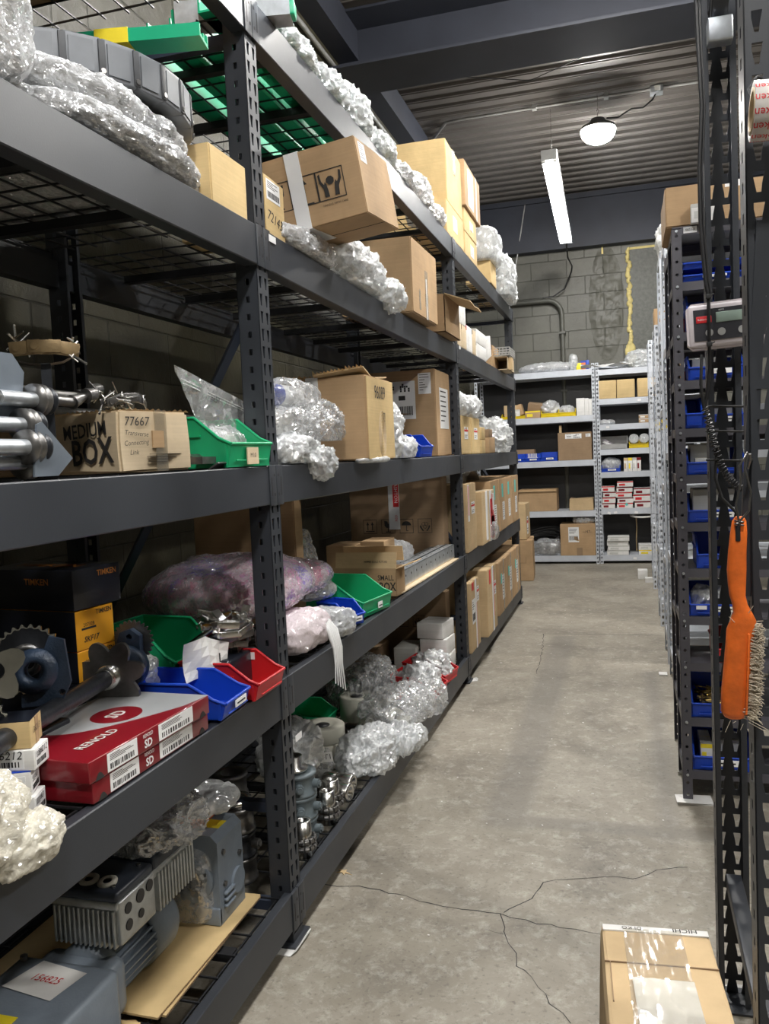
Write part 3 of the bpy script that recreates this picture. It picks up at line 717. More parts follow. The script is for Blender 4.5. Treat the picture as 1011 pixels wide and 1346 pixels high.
# ------------------------------------------------------------------ dark bin shelving right of the aisle
LV = [2.31, 2.095, 1.90, 1.71, 1.52, 1.335, 1.143, .957, .763, .573, .345, .125]
SX, SY = .190, 3.52
def bin_shelf():
    g = shelving('dark grey bin shelving unit with blue bins facing the viewer', (SX, SY, 0), .95, .32, 2.32, LV, 'shelf_dark', 'round', .034)
    m = MB(); m.box((.045, -.0005, 2.282), (.095, .0022, 2.306)); put_text(m, Matrix(((1, 0, 0, .07), (0, 0, -1, -.0006), (0, 1, 0, 2.294), (0, 0, 0, 1))), '4603-A', 0, 0, .014, 1, z=.0003, sx=.9)
    m.build('shelf_label', ['label_white', 'ink'], g)
    shelving('dark shelving unit standing back to back behind the bin shelving', (.195, 3.87, 0), .95, .40, 2.36, [2.30, 1.9, 1.5, 1.1, .7, .3], 'shelf_dark', 'round', .034)
    x = SX+.045; y = SY+.006; B = 'plastic_blue'; e = .002
    def b(z, label, w=.20, h=.10, dx=0, mat=B, txt=None, dz=0, d=.27, lab=True, rz=0): return stack_bin(label, (x+dx, y, z+e+dz), w, d, h, mat, rz, None, lab, txt)
    b(LV[1], 'low blue bin on the second shelf of the dark unit, under another', .20, .045); b(LV[1], 'low blue bin stacked on another on the second shelf of the dark unit', .20, .045, dz=.048)
    b(LV[1], 'lower blue bin far right on the second shelf of the dark unit', .16, .045, dx=.205); b(LV[1], 'upper blue bin far right on the second shelf of the dark unit', .16, .045, dx=.205, dz=.048)
    b(LV[2], 'blue bin leaning up behind the wall display', .10, .15, .012)
    small_box('dark red box beside the blue bin behind the wall display', (x-.002, y+.20, LV[2]+e), (.05, .08, .08), 'box_red')
    b(LV[3], 'blue bin with a long white number label below the display', .20, .10, .012, txt='1620504'); small_box('grey lidded carton inside the bin below the display', (x+.03, y+.09, LV[3]+.006), (.12, .12, .085), 'paper_grey')
    small_box('dark red box beside the numbered bin below the display', (x-.002, y+.19, LV[3]+e), (.012, .08, .05), 'box_red')
    b(LV[4], 'dark blue bin at the left end of the fifth shelf', .06, .12, -.002, lab=False); b(LV[4], 'blue bin set forward at the coiled cord', .14, .10, .065); small_box('light grey carton in the bin by the coiled cord', (x+.08, y+.1, LV[4]+.006), (.10, .12, .10), 'paper_grey')
    small_box('white flat carton lying behind the fifth shelf bins', (x-.002, y+.20, LV[4]+.125), (.12, .08, .02), 'paper_white')
    b(LV[5], 'blue bin holding two pale grey cartons beside the coiled cord end', .21, .10, 0, lab=False); small_box('pale grey carton in the bin beside the coiled cord end', (x+.015, y+.08, LV[5]+.006), (.15, .14, .115), 'paper_grey'); small_box('low pale carton in front inside the bin beside the cord end', (x+.03, y+.035, LV[5]+.006), (.12, .04, .06), 'paper_grey')
    b(LV[6], 'blue bin with grey carton above and white label, left of the wire hook', .22, .10, 0); small_box('grey carton filling the bin left of the wire hook', (x+.02, y+.07, LV[6]+.006), (.17, .15, .125), 'paper_grey')
    b(LV[7], 'dark empty blue bin left of the brush handle', .18, .12, .03, lab=False)
    b(LV[8], 'blue bin of clear bags with two white labels', .22, .10, -.002)
    m = MB(); m.box((x+.02, y-.004, LV[8]+.03), (x+.06, y-.001, LV[8]+.045)); 
    tag(m.build('bin_tag', 'label_white'), 'second white label at the left of the blue bin of bags', 'label')
    for i, (dx, dy) in enumerate(((.05, .10), (.12, .09), (.17, .14))):
        blob('plastic_bag', ['small clear bag at the left in the blue bin of bags', 'small clear bag in the middle of the blue bin of bags', 'small clear bag at the right in the blue bin of bags'][i], 'bag', (x+dx, y+dy, LV[8]+.02), (.075, .09, .09), 'film_milky', i+3, amp=.02, freq=22, n=4, ridge=.9)
    b(LV[9], 'red bin at the back of the nearly empty shelf', .14, .12, .09, mat='plastic_red', lab=False)
    b(LV[10], 'blue bin of small brass parts beside the brush end', .22, .125, -.002, lab=False)
    m = MB(); r = random.Random(4)
    for k in range(60): m.cyl((r.uniform(.02, .19), r.uniform(.05, .22), r.uniform(.02, .075)), (r.uniform(.02, .19), r.uniform(.05, .22), r.uniform(.05, .085)), .004, n=6)
    o = m.build('brass_parts', ['brass'], None, (x, y, LV[10])); tag(o, 'heap of small brass parts in the blue bin', 'brass parts', None, 'stuff')
    b(LV[11], 'lowest blue bin with a white and yellow carton in it', .22, .125, 0); small_box('white carton with yellow label in the lowest blue bin', (x+.03, y+.05, LV[11]+.012), (.045, .18, .085), 'paper_white', print_mat='label_yellow'); small_box('grey carton beside the white one in the lowest blue bin', (x+.085, y+.10, LV[11]+.012), (.10, .12, .09), 'paper_grey')
    # big carton and small ones on top
    t = carton('large plain carton on top of the dark bin shelving', (.60, SY+.01, 2.312), (.43, .36, .155), mat='cardboard', bev=.005); X = face((.43, .36, .155), 'y-'); put = MB(); put_quad(put, X, .22, .13, .30, .154, .001); put.build('shipping_label', 'label_white', t)
    small_box('small white carton in front of the large plain carton', (.262, SY-.03+.0, 2.312), (.095, .035, .07), 'paper_white', print_mat='paper_grey')
    # cardboard shims under the posts
    for i, (sx, sy, w, d, rz, lb) in enumerate(((.165, 3.47, .14, .09, 4, 'folded white card shim under the front foot of the bin shelving'), (.185, 3.80, .05, .10, -8, 'crumpled white card shim under the rear foot of the bin shelving'))):
        m = MB(); m.box((0, 0, 0), (w, d, .006)); m.add([(0, 0, .006), (w, 0, .006), (w, d*.4, .006), (0, d*.4, .006), (0, -.012, .016), (w*.4, -.01, .012)], [(0, 4, 5, 1)], None, 0)
        tag(m.build('card_shim', 'paper_white', None, (sx, sy, .0005), (0, 0, rz)), lb, 'shim')
bin_shelf()
def silver_row():
    for (y, top, lb, lv) in ((5.06, 2.66, 'nearest silver shelving row end beyond the dark unit', 4), (5.73, 2.72, 'second silver shelving row end beyond the dark unit', 5), (6.95, 2.41, 'third silver shelving row end along the right of the aisle', 5), (8.77, 2.52, 'farthest silver shelving row end along the right of the aisle', 5)):
        g = shelving(lb, (.232 if y < 9 else .25, y, 0), .92, .45, top, [top-.02-(top-.2)*i/lv for i in range(lv+1)], 'silver_paint', 'slot', .045)
    m = MB(); blob_geo(m, (0, 0, .1), (.09, .3, .22), 4, 2.2, .05, 14, n=4); tag(m.build('plastic_bag', 'film_milky', None, (.28, 5.95, 2.70)), 'crumpled white bag on top of the second silver row', 'bag')
    small_box('small brown carton on top of the third silver row', (.235, 7.0, 2.393), (.12, .2, .14), 'cardboard')
    small_box('brown carton seen between the silver posts at mid height', (.27, 6.2-.45, 1.87), (.10, .3, .2), 'cardboard')
    stack_bin('yellow bin at the end of the farthest silver row', (.29, 8.79, 1.60), .12, .3, .11, 'plastic_yellow')
    for i, (x, y, w, d, lb) in enumerate(((.215, 5.44, .05, .07, 'small white card shim under the nearest silver row'), (.21, 9.15, .10, .10, 'white card shim under the farthest silver row'))):
        m = MB(); m.box((0, 0, 0), (w, d, .008 if i == 0 else .05)); tag(m.build('card_shim', 'paper_white', None, (x-.05, y, .0005)), lb, 'shim')
    small_box('small white carton on the floor by the farthest silver row', (.09, 9.42, .0), (.10, .12, .10), 'paper_white')
silver_row()
# ------------------------------------------------------------------ shelving across the aisle end
BY = 10.68
LVL = [2.432, 1.863, 1.31, .674, .105]; LVR = [2.412, 2.05, 1.735, 1.428, 1.145, .69, .105]
def back_shelves():
    shelving('left silver shelving unit against the back wall', (-1.86, BY, 0), 1.505, .46, 2.45, LVL, 'silver_paint', 'slot', .075)
    shelving('right silver shelving unit against the back wall', (-.345, BY, 0), 1.2, .46, 2.45, LVR, 'silver_paint', 'slot', .07)
    # black sheet added behind the units to stand in for their inner shade
    m = MB(); m.box((-1.86, BY+.475, .05), (.86, BY+.485, 2.36)); tag(m.build('shade_sheet', 'plastic_black'), 'added black sheet standing in for the shade inside the wall shelving', 'panel')
    px = lambda p: -1.347+(p-684)*.00952
    e = .001; Y = BY+.012
    # top
    blob('plastic_bag', 'flat pale plastic wrapped parcel lying on top of the left back shelves', 'bag', (px(727), BY+.22, LVL[0]), (.72, .36, .13), 'bubble_wrap', 3, amp=.03, freq=9, ridge=.8, box=2.1)
    blob('plastic_bag', 'small clear bag standing on top of the back shelves', 'bag', (px(761), BY+.14, LVL[0]), (.09, .10, .21), 'film_milky', 5, amp=.03, freq=14, ridge=.8, n=4)
    small_box('small yellow packet on top of the back shelves', (px(765), BY+.1, LVL[0]+e), (.06, .06, .09), 'label_yellow'); small_box('small orange and blue packet on top of the back shelves', (px(770), BY+.17, LVL[0]+e), (.07, .05, .12), 'plastic_orange', print_mat='plastic_blue')
    small_box('small blue packet on top of the back shelves', (px(777), BY+.12, LVL[0]+e), (.04, .04, .12), 'plastic_blue')
    m = MB(); m.box((0, 0, 0), (.42, .22, .006)); m.box((0, 0, 0), (.42, .006, .05)); m.box((0, .214, 0), (.42, .22, .05)); m.box((0, 0, 0), (.006, .22, .05)); m.box((.414, 0, 0), (.42, .22, .05))
    tag(m.build('tray', 'silver_paint', None, (px(781), BY+.15, LVL[0]+.002)), 'shallow grey tray across the tops of both back units', 'tray')
    m = MB(); vs = []; n = 12
    for i in range(n+1):
        for j in range(5): vs.append((-.01+.62*i/n, .12*j/4-.05, .012+.02*math.sin(i*.9+j)+(-.03*(i/n)*(1-i/n))))
    m.add(vs, [(i*5+j, (i+1)*5+j, (i+1)*5+j+1, i*5+j+1) for i in range(n) for j in range(4)]); o = m.build('paper_sheet', 'paper_white', None, (px(772), BY+.03, LVR[0]+.045)); tag(o, 'long curled white sheet on the right back unit edge', 'paper')
    blob('plastic_bag', 'puffed clear bag on top of the right back unit', 'bag', (px(846), BY+.2, LVR[0]), (.32, .3, .22), 'film_milky', 8, amp=.05, freq=10, ridge=.8)
    blob('plastic_bag', 'small round clear bag on top of the right back unit', 'bag', (px(824), BY+.15, LVR[0]), (.12, .12, .09), 'film_milky', 9, amp=.02, freq=20, ridge=.8, n=4)
    # left unit, second shelf
    z = LVL[1]+e
    stack_bin('long yellow bin half hidden behind the pallet rack end', (px(665), Y, z), .30, .30, .07, 'plastic_yellow', lab=False)
    small_box('brown box standing in the yellow bin behind the rack end', (px(668), Y+.06, z+.02), (.16, .2, .16), 'cardboard_light'); small_box('tilted brown box in the yellow bin', (px(682), Y+.09, z+.03), (.12, .18, .14), 'cardboard', rot=(0, -14, 0)); small_box('white box with print in the yellow bin', (px(681), Y+.03, z+.02), (.08, .04, .10), 'paper_white', print_mat='paper_grey')
    small_box('small brown box with a yellow label between the yellow bins', (px(697), Y, z), (.19, .2, .09), 'cardboard', print_mat='label_yellow'); small_box('brown box leaning on top of the box with the yellow label', (px(699), Y+.10, z+.095), (.18, .12, .10), 'cardboard_dark', rot=(14, 8, 0))
    stack_bin('yellow bin overflowing with white bags, left one', (px(718), Y, z), .215, .28, .10, 'plastic_yellow', lab=False); blob('plastic_bag', 'white bag heaped in the left yellow bin', 'bag', (px(729), Y+.14, z+.02), (.2, .22, .19), 'bubble_wrap', 2, amp=.04, freq=16, ridge=.8, n=4)
    stack_bin('yellow bin holding white bags, right one', (px(741), Y, z), .205, .28, .10, 'plastic_yellow', lab=False); blob('plastic_bag', 'white bag lying in the right yellow bin', 'bag', (px(751), Y+.13, z+.01), (.18, .22, .13), 'bubble_wrap', 6, amp=.03, freq=16, ridge=.8, n=4)
    small_box('wide white carton at the right of the second shelf', (px(764), Y, z), (.10, .2, .215), 'paper_white'); small_box('middle slim white carton at the right of the second shelf', (px(774.7), Y, z), (.045, .2, .21), 'paper_white'); small_box('last slim white carton by the shelf post', (px(779.6), Y, z), (.04, .2, .20), 'paper_white')
    # third shelf
    z = LVL[2]+e
    small_box('dark brown open box behind the blue bins', (px(676), Y+.2, z), (.28, .2, .16), 'cardboard_dark')
    stack_bin('left blue bin on the back shelf, partly behind the rack', (px(676), Y, z), .165, .18, .10, 'plastic_blue'); stack_bin('middle blue bin with a white comb of parts', (px(694), Y, z), .20, .18, .10, 'plastic_blue'); stack_bin('right blue bin beside the big brown carton', (px(715.6), Y, z), .205, .18, .11, 'plastic_blue')
    m = MB()
    for i in range(6): m.cyl((.03+i*.02, .03, .055), (.03+i*.02, .03, .105), .006, n=6)
    m.box((.02, .02, .045), (.15, .04, .055)); tag(m.build('comb_of_parts', 'white_plastic', None, (px(696), Y, z)), 'row of white pins standing in the middle blue bin', 'parts')
    t = carton('big brown carton with a white label on the back shelf', (px(782), Y, z), (.41, .32, .35), mat='cardboard_dark'); X = face((.41, .32, .35), 'y-'); shipping_label(t, X, .09, .27, .20, .06, 3); shipping_label(t, X, .34, .285, .06, .04, 1)
    m = MB(); m.box((0, 0, 0), (.03, .006, .09)); m.build('raised_flap', 'cardboard_light', t, (-.395, .05, .35))
    # fourth shelf
    z = LVL[3]+e
    t = carton('long open brown carton on the fourth back shelf', (px(735), Y, z), (.48, .36, .28), mat='cardboard'); m = MB(); m.box((-.48, -.02, .255), (.0, .0, .262)); m.build('folded_flap', 'cardboard_light', t)
    carton('small bulging brown carton on the fourth back shelf', (px(782), Y, z), (.29, .26, .15), mat='cardboard_light', bulge=.012)
    # bottom
    z = LVL[4]+e
    t = carton('brown carton with a white barcode label on the bottom back shelf', (px(783.5), Y-.01, z), (.43, .36, .40), mat='cardboard'); X = face((.43, .36, .40), 'y-'); shipping_label(t, X, .10, .17, .13, .19, 0); m = MB(); put_text(m, X, '~/47-', .33, .30, .05, 0, z=.001); m.build('handwriting', 'ink', t); m = MB(); put_quad(m, X, .20, .0, .27, .1, .001); m.build('packing_tape', 'cardboard_dark', t)
    blob('plastic_bag', 'grey plastic bag lying on the bottom brown carton', 'bag', (px(769), Y+.16, z+.395), (.26, .26, .10), 'film_milky', 12, amp=.03, freq=12, ridge=.8)
    r = random.Random(8)
    m = MB()
    for k in range(9):
        a0 = r.uniform(-.3, .3); rr = r.uniform(.16, .25); cx = .02+r.uniform(-.03, .03)
        m.tube([(cx+rr*math.cos(a+a0)*1.05, .2+.12*math.sin(a*2)*.4, .16+k*.012+(rr*.45)*math.sin(a)) for a in [PI*2*q/22 for q in range(23)]], .008, 6)
    tag(m.build('hose_coil', 'rubber', None, (px(715), Y+.0, z)), 'loose coil of black cable on the bottom back shelf', 'cable')
    blob('plastic_bag', 'clear bag of grey parts in front of the cable coil', 'bag', (px(721), Y+.10, z), (.42, .2, .20), 'film_clear', 14, amp=.05, freq=11, ridge=.8, core_mat='steel_dark')
    # right unit
    z = LVR[1]+e
    for i, (a, lb) in enumerate(((792.5, 'left one of the three plain tan cartons on the upper right shelf'), (815.5, 'middle one of the three plain tan cartons on the upper right shelf'), (841, 'right one of the three plain tan cartons on the upper right shelf'))):
        small_box(lb, (px(a), Y, z), (.213, .26, .225), 'cardboard_yellow', group='plain tan cartons on the upper right back shelf')
    z = LVR[2]+e
    blob('plastic_bag', 'small white bag at the shelf corner above the pink packets', 'bag', (px(801), Y+.1, z), (.2, .18, .06), 'bubble_wrap', 21, amp=.02, freq=18, n=4); small_box('lower small brown and white carton by the silver row post', (px(842), Y, z), (.14, .12, .05), 'cardboard', print_mat='paper_white'); small_box('upper small brown and white carton by the silver row post', (px(842), Y, z+.052), (.14, .12, .045), 'cardboard', print_mat='paper_white')
    z = LVR[3]+e
    t = thing('storage_bin', 'clear tray of pink packets on the right back unit', 'bin', (px(792), Y, z)); m = MB(); w, d, h = .34, .28, .10
    m.box((0, 0, 0), (w, d, .004)); m.box((0, 0, 0), (w, .004, h*.6)); m.box((0, d-.004, 0), (w, d, h*1.6)); m.box((0, 0, 0), (.004, d, h)); m.box((w-.01, 0, 0), (w, d, h*1.5)); m.build('tray_body', 'sheet_grey', t)
    for i in range(4): small_box(['lowest pink packet in the clear tray', 'second pink packet in the clear tray', 'third pink packet in the clear tray', 'topmost pink packet in the clear tray'][i], (px(792)+.03+.01*i, Y+.05, z+.03+.026*i), (.2, .1, .022), 'stretch_pink' if i % 2 else 'label_white', rot=(0, 12+6*i, 8*i))
    stack_bin('yellow bin with two round clear lids on the right back unit', (px(829.5), Y, z), .22, .25, .10, 'plastic_yellow', lab=False)
    for i, a in enumerate((833, 846)):
        m = MB(); m.lathe([(0, 0), (.06, 0), (.06, .025), (.052, .03), (0, .02)], n=24); tag(m.build('round_lid', 'film_milky', None, (px(a)+.02, Y+.05, z+.11), (75, 8-12*i, 0)), ['left round clear lid standing in the yellow bin', 'right round clear lid standing in the yellow bin'][i], 'lid')
    z = LVR[4]+e
    stack_bin('blue bin of clear plastic sleeves on the right back unit', (px(794), Y, z), .22, .25, .09, 'plastic_blue'); blob('plastic_bag', 'bundle of clear sleeves in the blue bin', 'bag', (px(806), Y+.12, z+.02), (.22, .18, .16), 'film_milky', 31, amp=.03, freq=14, n=4)
    for i in range(4):
        small_box(['first slim white carton beside the blue bin of sleeves', 'second slim white carton, marked yellow, beside the blue bin', 'third slim white carton beside the blue bin of sleeves', 'fourth slim white carton beside the blue bin of sleeves'][i], (px(822+i*5.4), Y, z), (.048, .2, .165), 'paper_white', print_mat=['cardboard_light', 'label_yellow', 'paper_grey', 'box_red'][i], group='slim white cartons beside the blue bin')
    z = LVR[5]+e
    rows = [(794, .155, 4, .07, .004), (812, .19, 5, .0665, .004), (833.5, .20, 3, .0825, .004)]
    words = ['bottom', 'second', 'third', 'fourth', 'fifth']; cols = ['left', 'middle', 'right']
    for c, (a, w, n_, st, g_) in enumerate(rows):
        for i in range(n_):
            small_box('%s flat red and white carton of the %s stack on the right back unit' % (words[i], cols[c]), (px(a)+.008*((i*7+c) % 3-1), Y+.01*(i % 2), z+i*st), (w, .25, st-.003), 'paper_white', print_mat='label_red' if (i+c) % 2 else 'box_red', group='flat red and white cartons')
    m = MB(); m.box((0, 0, 0), (.03, .0006, .03)); tag(m.build('note', 'label_teal', None, (px(822), Y-.002, z+.045), (0, 40, 0)), 'small teal note on the middle stack of flat cartons', 'note')
    z = LVR[6]+e
    for i in range(4): small_box(['bottom white binder box of the stack on the lowest shelf', 'second white binder box of the stack on the lowest shelf', 'third white binder box of the stack on the lowest shelf', 'top white binder box of the stack on the lowest shelf'][i], (px(798)+.01*(i % 2), Y+.01*(i % 3), z+i*.058), (.26, .26, .055), 'paper_white', print_mat='paper_grey', group='white binder boxes on the lowest shelf')
    for i in range(2): small_box(['lower white carton by the silver row on the lowest shelf', 'upper white carton by the silver row on the lowest shelf'][i], (px(838), Y+.01*i, z+i*.062), (.22, .24, .06), 'paper_white', print_mat='label_yellow' if i == 0 else 'paper_grey')
    m = MB(); 
    for rr in (.12, .128): m.tube([(rr*1.2*math.cos(a), rr*math.sin(a), 0) for a in [2*PI*q/28 for q in range(29)]], .011, 8)
    tag(m.build('white_ring', 'white_plastic', None, (px(845), Y+.13, LVR[5]-.10), (8, 0, 0)), 'white hose ring hanging under the shelf of flat cartons', 'ring')
    m = MB(); m.tube([(0, 0, .45), (.004, 0, .3), (-.004, 0, .15), (.0, 0, .0)], .009, 6); tag(m.build('brown_cord', 'cardboard_light', None, (px(836), Y+.35, LVR[6]+.01)), 'brown cord hanging down behind the lowest white cartons', 'cord')
    m = MB()
    for a, zz, rz in ((802, LVR[5]-.055, 20), (810, LVR[5]-.05, -12), (836, LVR[5]-.052, 8), (833, LVR[6]-.04, 5), (843, LVR[1]-.035, 0), (803, LVR[2]-.035, 0)):
        o = MB(); o.box((-.02, -.0012, -.014), (.02, 0, .014)); tag(o.build('shelf_tag', 'label_white', None, (px(a), BY+.001, zz), (0, rz, 0)), 'small white paper tag on the shelf edge above x%d'.replace('above x%d', {802: 'far left under the flat cartons', 810: 'second under the flat cartons', 836: 'right under the flat cartons', 833: 'on the lowest right shelf', 843: 'below the tan cartons', 803: 'above the clear tray'}[a]), 'tag')
back_shelves()
# ------------------------------------------------------------------ goods on the long rack
def at(z): return z+.0015
def plain(name, label, cat, mb, mats, loc=(0, 0, 0), rot=(0, 0, 0), group=None): return tag(mb.build(name, mats, None, loc, rot), label, cat, group)
def level_a():
    z = at(ZA)
    carton('large tan carton with white tape, bottom left of the stack on the rack top', (-1.005, 5.07, z+.2+.005), (.40, .49, .372), mat='cardboard_yellow', tape='x', rz=0)
    t = carton('lower tan carton under the large tan one on the rack top', (-1.0, 5.0, z), (.42, .55, .20), mat='cardboard_yellow'); X = face((.42, .55, .20), 'x+'); shipping_label(t, X, .2, .06, .13, .09, 1)
    t = carton('bottom tan carton at the rear of the rack top stack', (-1.0, 5.60, z), (.40, .46, .155), mat='cardboard_yellow'); shipping_label(t, face((.40, .46, .155), 'x+'), .2, .03, .13, .08, 1)
    t = carton('second tan carton at the rear of the rack top stack', (-1.0, 5.60, z+.158), (.40, .46, .155), mat='cardboard_yellow'); shipping_label(t, face((.40, .46, .155), 'x+'), .2, .03, .13, .08, 1)
    t = carton('topmost carton with a wide white side label on the rack top stack', (-.985, 5.58, z+.317), (.36, .60, .30), mat='cardboard'); shipping_label(t, face((.36, .6, .3), 'x+'), .12, .03, .2, .24, 1); m = MB(); put_quad(m, face((.36, .6, .3), 'x+'), .42, 0, .47, .3, .001); m.build('packing_tape', 'paper_grey', t)
    carton('small tan carton next to the bagged grilles on the rack top', (-.99, 6.62, z), (.2, .30, .19), mat='cardboard_yellow')
    t = thing('bagged_grille', 'white grille in a plastic bag on the small tan carton, rack top', 'grille', (-.99, 6.58, z+.195)); m = MB()
    for i in range(12): m.box((-.22, .008+i*.025, 0), (0, .016+i*.025, .24)); 
    for k in range(4): m.box((-.003, 0, .02+k*.065), (.002, .30, .03+k*.065)); m.box((-.223, 0, .02+k*.065), (-.217, .3, .03+k*.065))
    m.build('grille', 'white_plastic', t); m = MB(); blob_geo(m, (-.10, .22, .11), (.30, .5, .29), 6, 4, .03, 10, n=5); m.build('plastic_bag', 'film_milky', t)
    blob('plastic_bag', 'tall white plastic bag bundle at the far end of the rack top', 'bag', (-1.02, 7.35, z), (.22, .50, .36), 'film_milky', 11, amp=.05, freq=10, ridge=.9, box=3.2)
    blob('plastic_bag', 'white plastic bag end hanging over the rack top beam', 'bag', (-.985, 7.62, z-.0), (.10, .3, .17), 'film_milky', 17, amp=.05, freq=16, ridge=.9)
    carton('slim pale carton behind the white bags at the end of the rack top', (-1.02, 7.66, z), (.25, .2, .12), mat='cardboard_light')
    # wrapped goods along the front edge
    spots = [(2.68, .36, .07), (3.02, .34, .10), (3.34, .34, .17), (3.70, .36, .12), (4.08, .36, .10), (4.46, .36, .17), (4.80, .28, .10)]
    lb = ['flat end of the clear wrap row near the green profile', 'second low clear wrap bundle along the rack top edge', 'puffed clear bag rising above the rack top edge', 'fourth clear wrap bundle along the rack top edge', 'fifth low clear wrap bundle along the rack top edge', 'round bubble wrap bundle just before the tan cartons on the rack top', 'small bubble wrap bundle tucked below the large tan carton']
    for i, (y, l, h) in enumerate(spots): blob('bubble_wrap_bundle', lb[i], 'bubble wrap', (-1.08, y, z), (.18, l, h), 'bubble_wrap' if i > 3 else 'film_milky', 30+i, amp=.035, freq=14, ridge=.9, n=5)
    # green profiles
    for i, (x, w) in enumerate(((-1.18, .085), (-1.29, .07), (-1.40, .085), (-1.52, .07))):
        m = MB(); m.prism([(0, 0), (w, 0), (w, .05), (w-.006, .05), (w-.006, .006), (.006, .006), (.006, .05), (0, .05)], 0, 1.85, Matrix(((1, 0, 0, 0), (0, 0, 1, 0), (0, 1, 0, 0), (0, 0, 0, 1)))); m.box((w*.4, 0, .006), (w*.46, 1.85, .03))
        plain('plastic_profile', ['green plastic channel nearest the beam on the rack top', 'second green plastic channel on the rack top', 'third green plastic channel on the rack top', 'green plastic channel nearest the wall on the rack top'][i], 'channel', m, 'profile_green', (x, 2.30+.04*i, z), group='green channels lying on the rack top')
    t = thing('channel_piece', 'metal channel end with a green insert poking over the top beam', 'channel', (-.93, 2.40, z), (0, 0, 12)); m = MB(); w = .075
    m.prism([(0, 0), (w, 0), (w, .008), (w-.003, .008), (w-.003, .003), (.003, .003), (.003, .062), (w-.003, .062), (w-.003, .058), (w, .058), (w, .065), (0, .065)], 0, .35, Matrix(((0, 0, -1, 0), (1, 0, 0, 0), (0, 1, 0, 0), (0, 0, 0, 1)))); m.build('metal_channel', 'galvanised', t)
    m = MB(); m.box((-.33, .012, .006), (.012, .062, .052), bev=.006); m.build('green_insert', 'profile_green', t)
    t = carton('carton with white labels seen through the near top wire deck', (-1.42, 1.75, z), (.28, .36, .2), mat='cardboard'); shipping_label(t, face((.28, .36, .2), 'bot'), .05, .1, .15, .1, 1)
    carton('brown carton seen through the top wire deck behind the first post', (-1.20, 1.62, z), (.20, .5, .2), mat='cardboard_dark')
    blob('bubble_wrap_bundle', 'bubble wrap seen through the near top wire deck', 'bubble wrap', (-1.55, 1.35, z), (.26, .5, .14), 'bubble_wrap', 51, amp=.03, freq=14)
level_a()
def hand_icons(t, X, kinds, s, gap, u0, v0, frame=True, mat='ink'):
    m = MB()
    for i, k in enumerate(kinds):
        u = u0+i*(s+gap)
        if frame:
            b = s*.03
            for a in ((0, 0, s, b), (0, s-b, s, s), (0, 0, b, s), (s-b, 0, s, s)): put_quad(m, X, u+a[0], v0+a[1], u+a[2], v0+a[3])
        Y = X @ M((u+s/2, v0+s/2, 0), (0, 0, 0), (s, s, 1)); z = .0012
        if k == 'up':
            for dx in (-.17, .17): m.box((dx-.03, -.25, 0), (dx+.03, .18, z), Y); m.add([(dx-.1, .12, z), (dx+.1, .12, z), (dx, .36, z)], [(0, 1, 2)], Y)
            m.box((-.32, -.36, 0), (.32, -.30, z), Y)
        if k == 'arrow':
            m.box((-.05, -.4, 0), (.05, .25, z), Y); m.add([(-.16, .2, z), (.16, .2, z), (0, .44, z)], [(0, 1, 2)], Y); m.box((-.3, -.5, 0), (.3, -.43, z), Y)
        if k == 'glass':
            m.prism([(-.28, .40), (-.26, .05), (-.12, -.10), (.12, -.10), (.26, .05), (.28, .40), (.08, .36), (.0, .15), (-.04, .36)], 0, z, Y); m.box((-.03, -.38, 0), (.03, -.08, z), Y); m.box((-.18, -.42, 0), (.18, -.36, z), Y)
        if k == 'hands':
            m.add([(.15*math.cos(a*PI/4+.3), .12+.15*math.sin(a*PI/4+.3), z) for a in range(8)], [tuple(range(8))], Y)
            for sx in (-1, 1):
                p = [(.10, -.40), (.26, -.40), (.28, -.12), (.40, .10), (.42, .36), (.35, .40), (.32, .14), (.24, .02), (.20, .10), (.15, .0), (.12, -.18)]
                p = [(a*sx, b) for a, b in p]
                m.prism(p if sx > 0 else p[::-1], 0, z, Y)
        if k == 'umbrella':
            m.prism([(.34*math.cos(R(a)), .05+.30*math.sin(R(a))) for a in range(0, 181, 15)], 0, z, Y); m.box((-.02, -.35, 0), (.02, .05, z), Y); m.box((-.02, -.35, 0), (.12, -.31, z), Y)
        if k == 'hex':
            for a in range(3):
                Z = Y @ M((0, .06, 0), (0, 0, a*120)); 
                m.box((-.02, 0, 0), (.02, .2, z), Z); m.box((.0, .18, 0), (.17, .21, z), Z @ M((0, 0, 0), (0, 0, -15))); m.box((-.17, .18, 0), (.0, .21, z), Z @ M((0, 0, 0), (0, 0, 15)))
            for sx in (-1, 1): m.prism([(sx*a, b) for a, b in [(.08, -.36), (.18, -.36), (.36, -.1), (.34, .05), (.26, .0), (.24, -.12)]][::sx], 0, z, Y)
    return m.build('handling_symbols', mat, t)
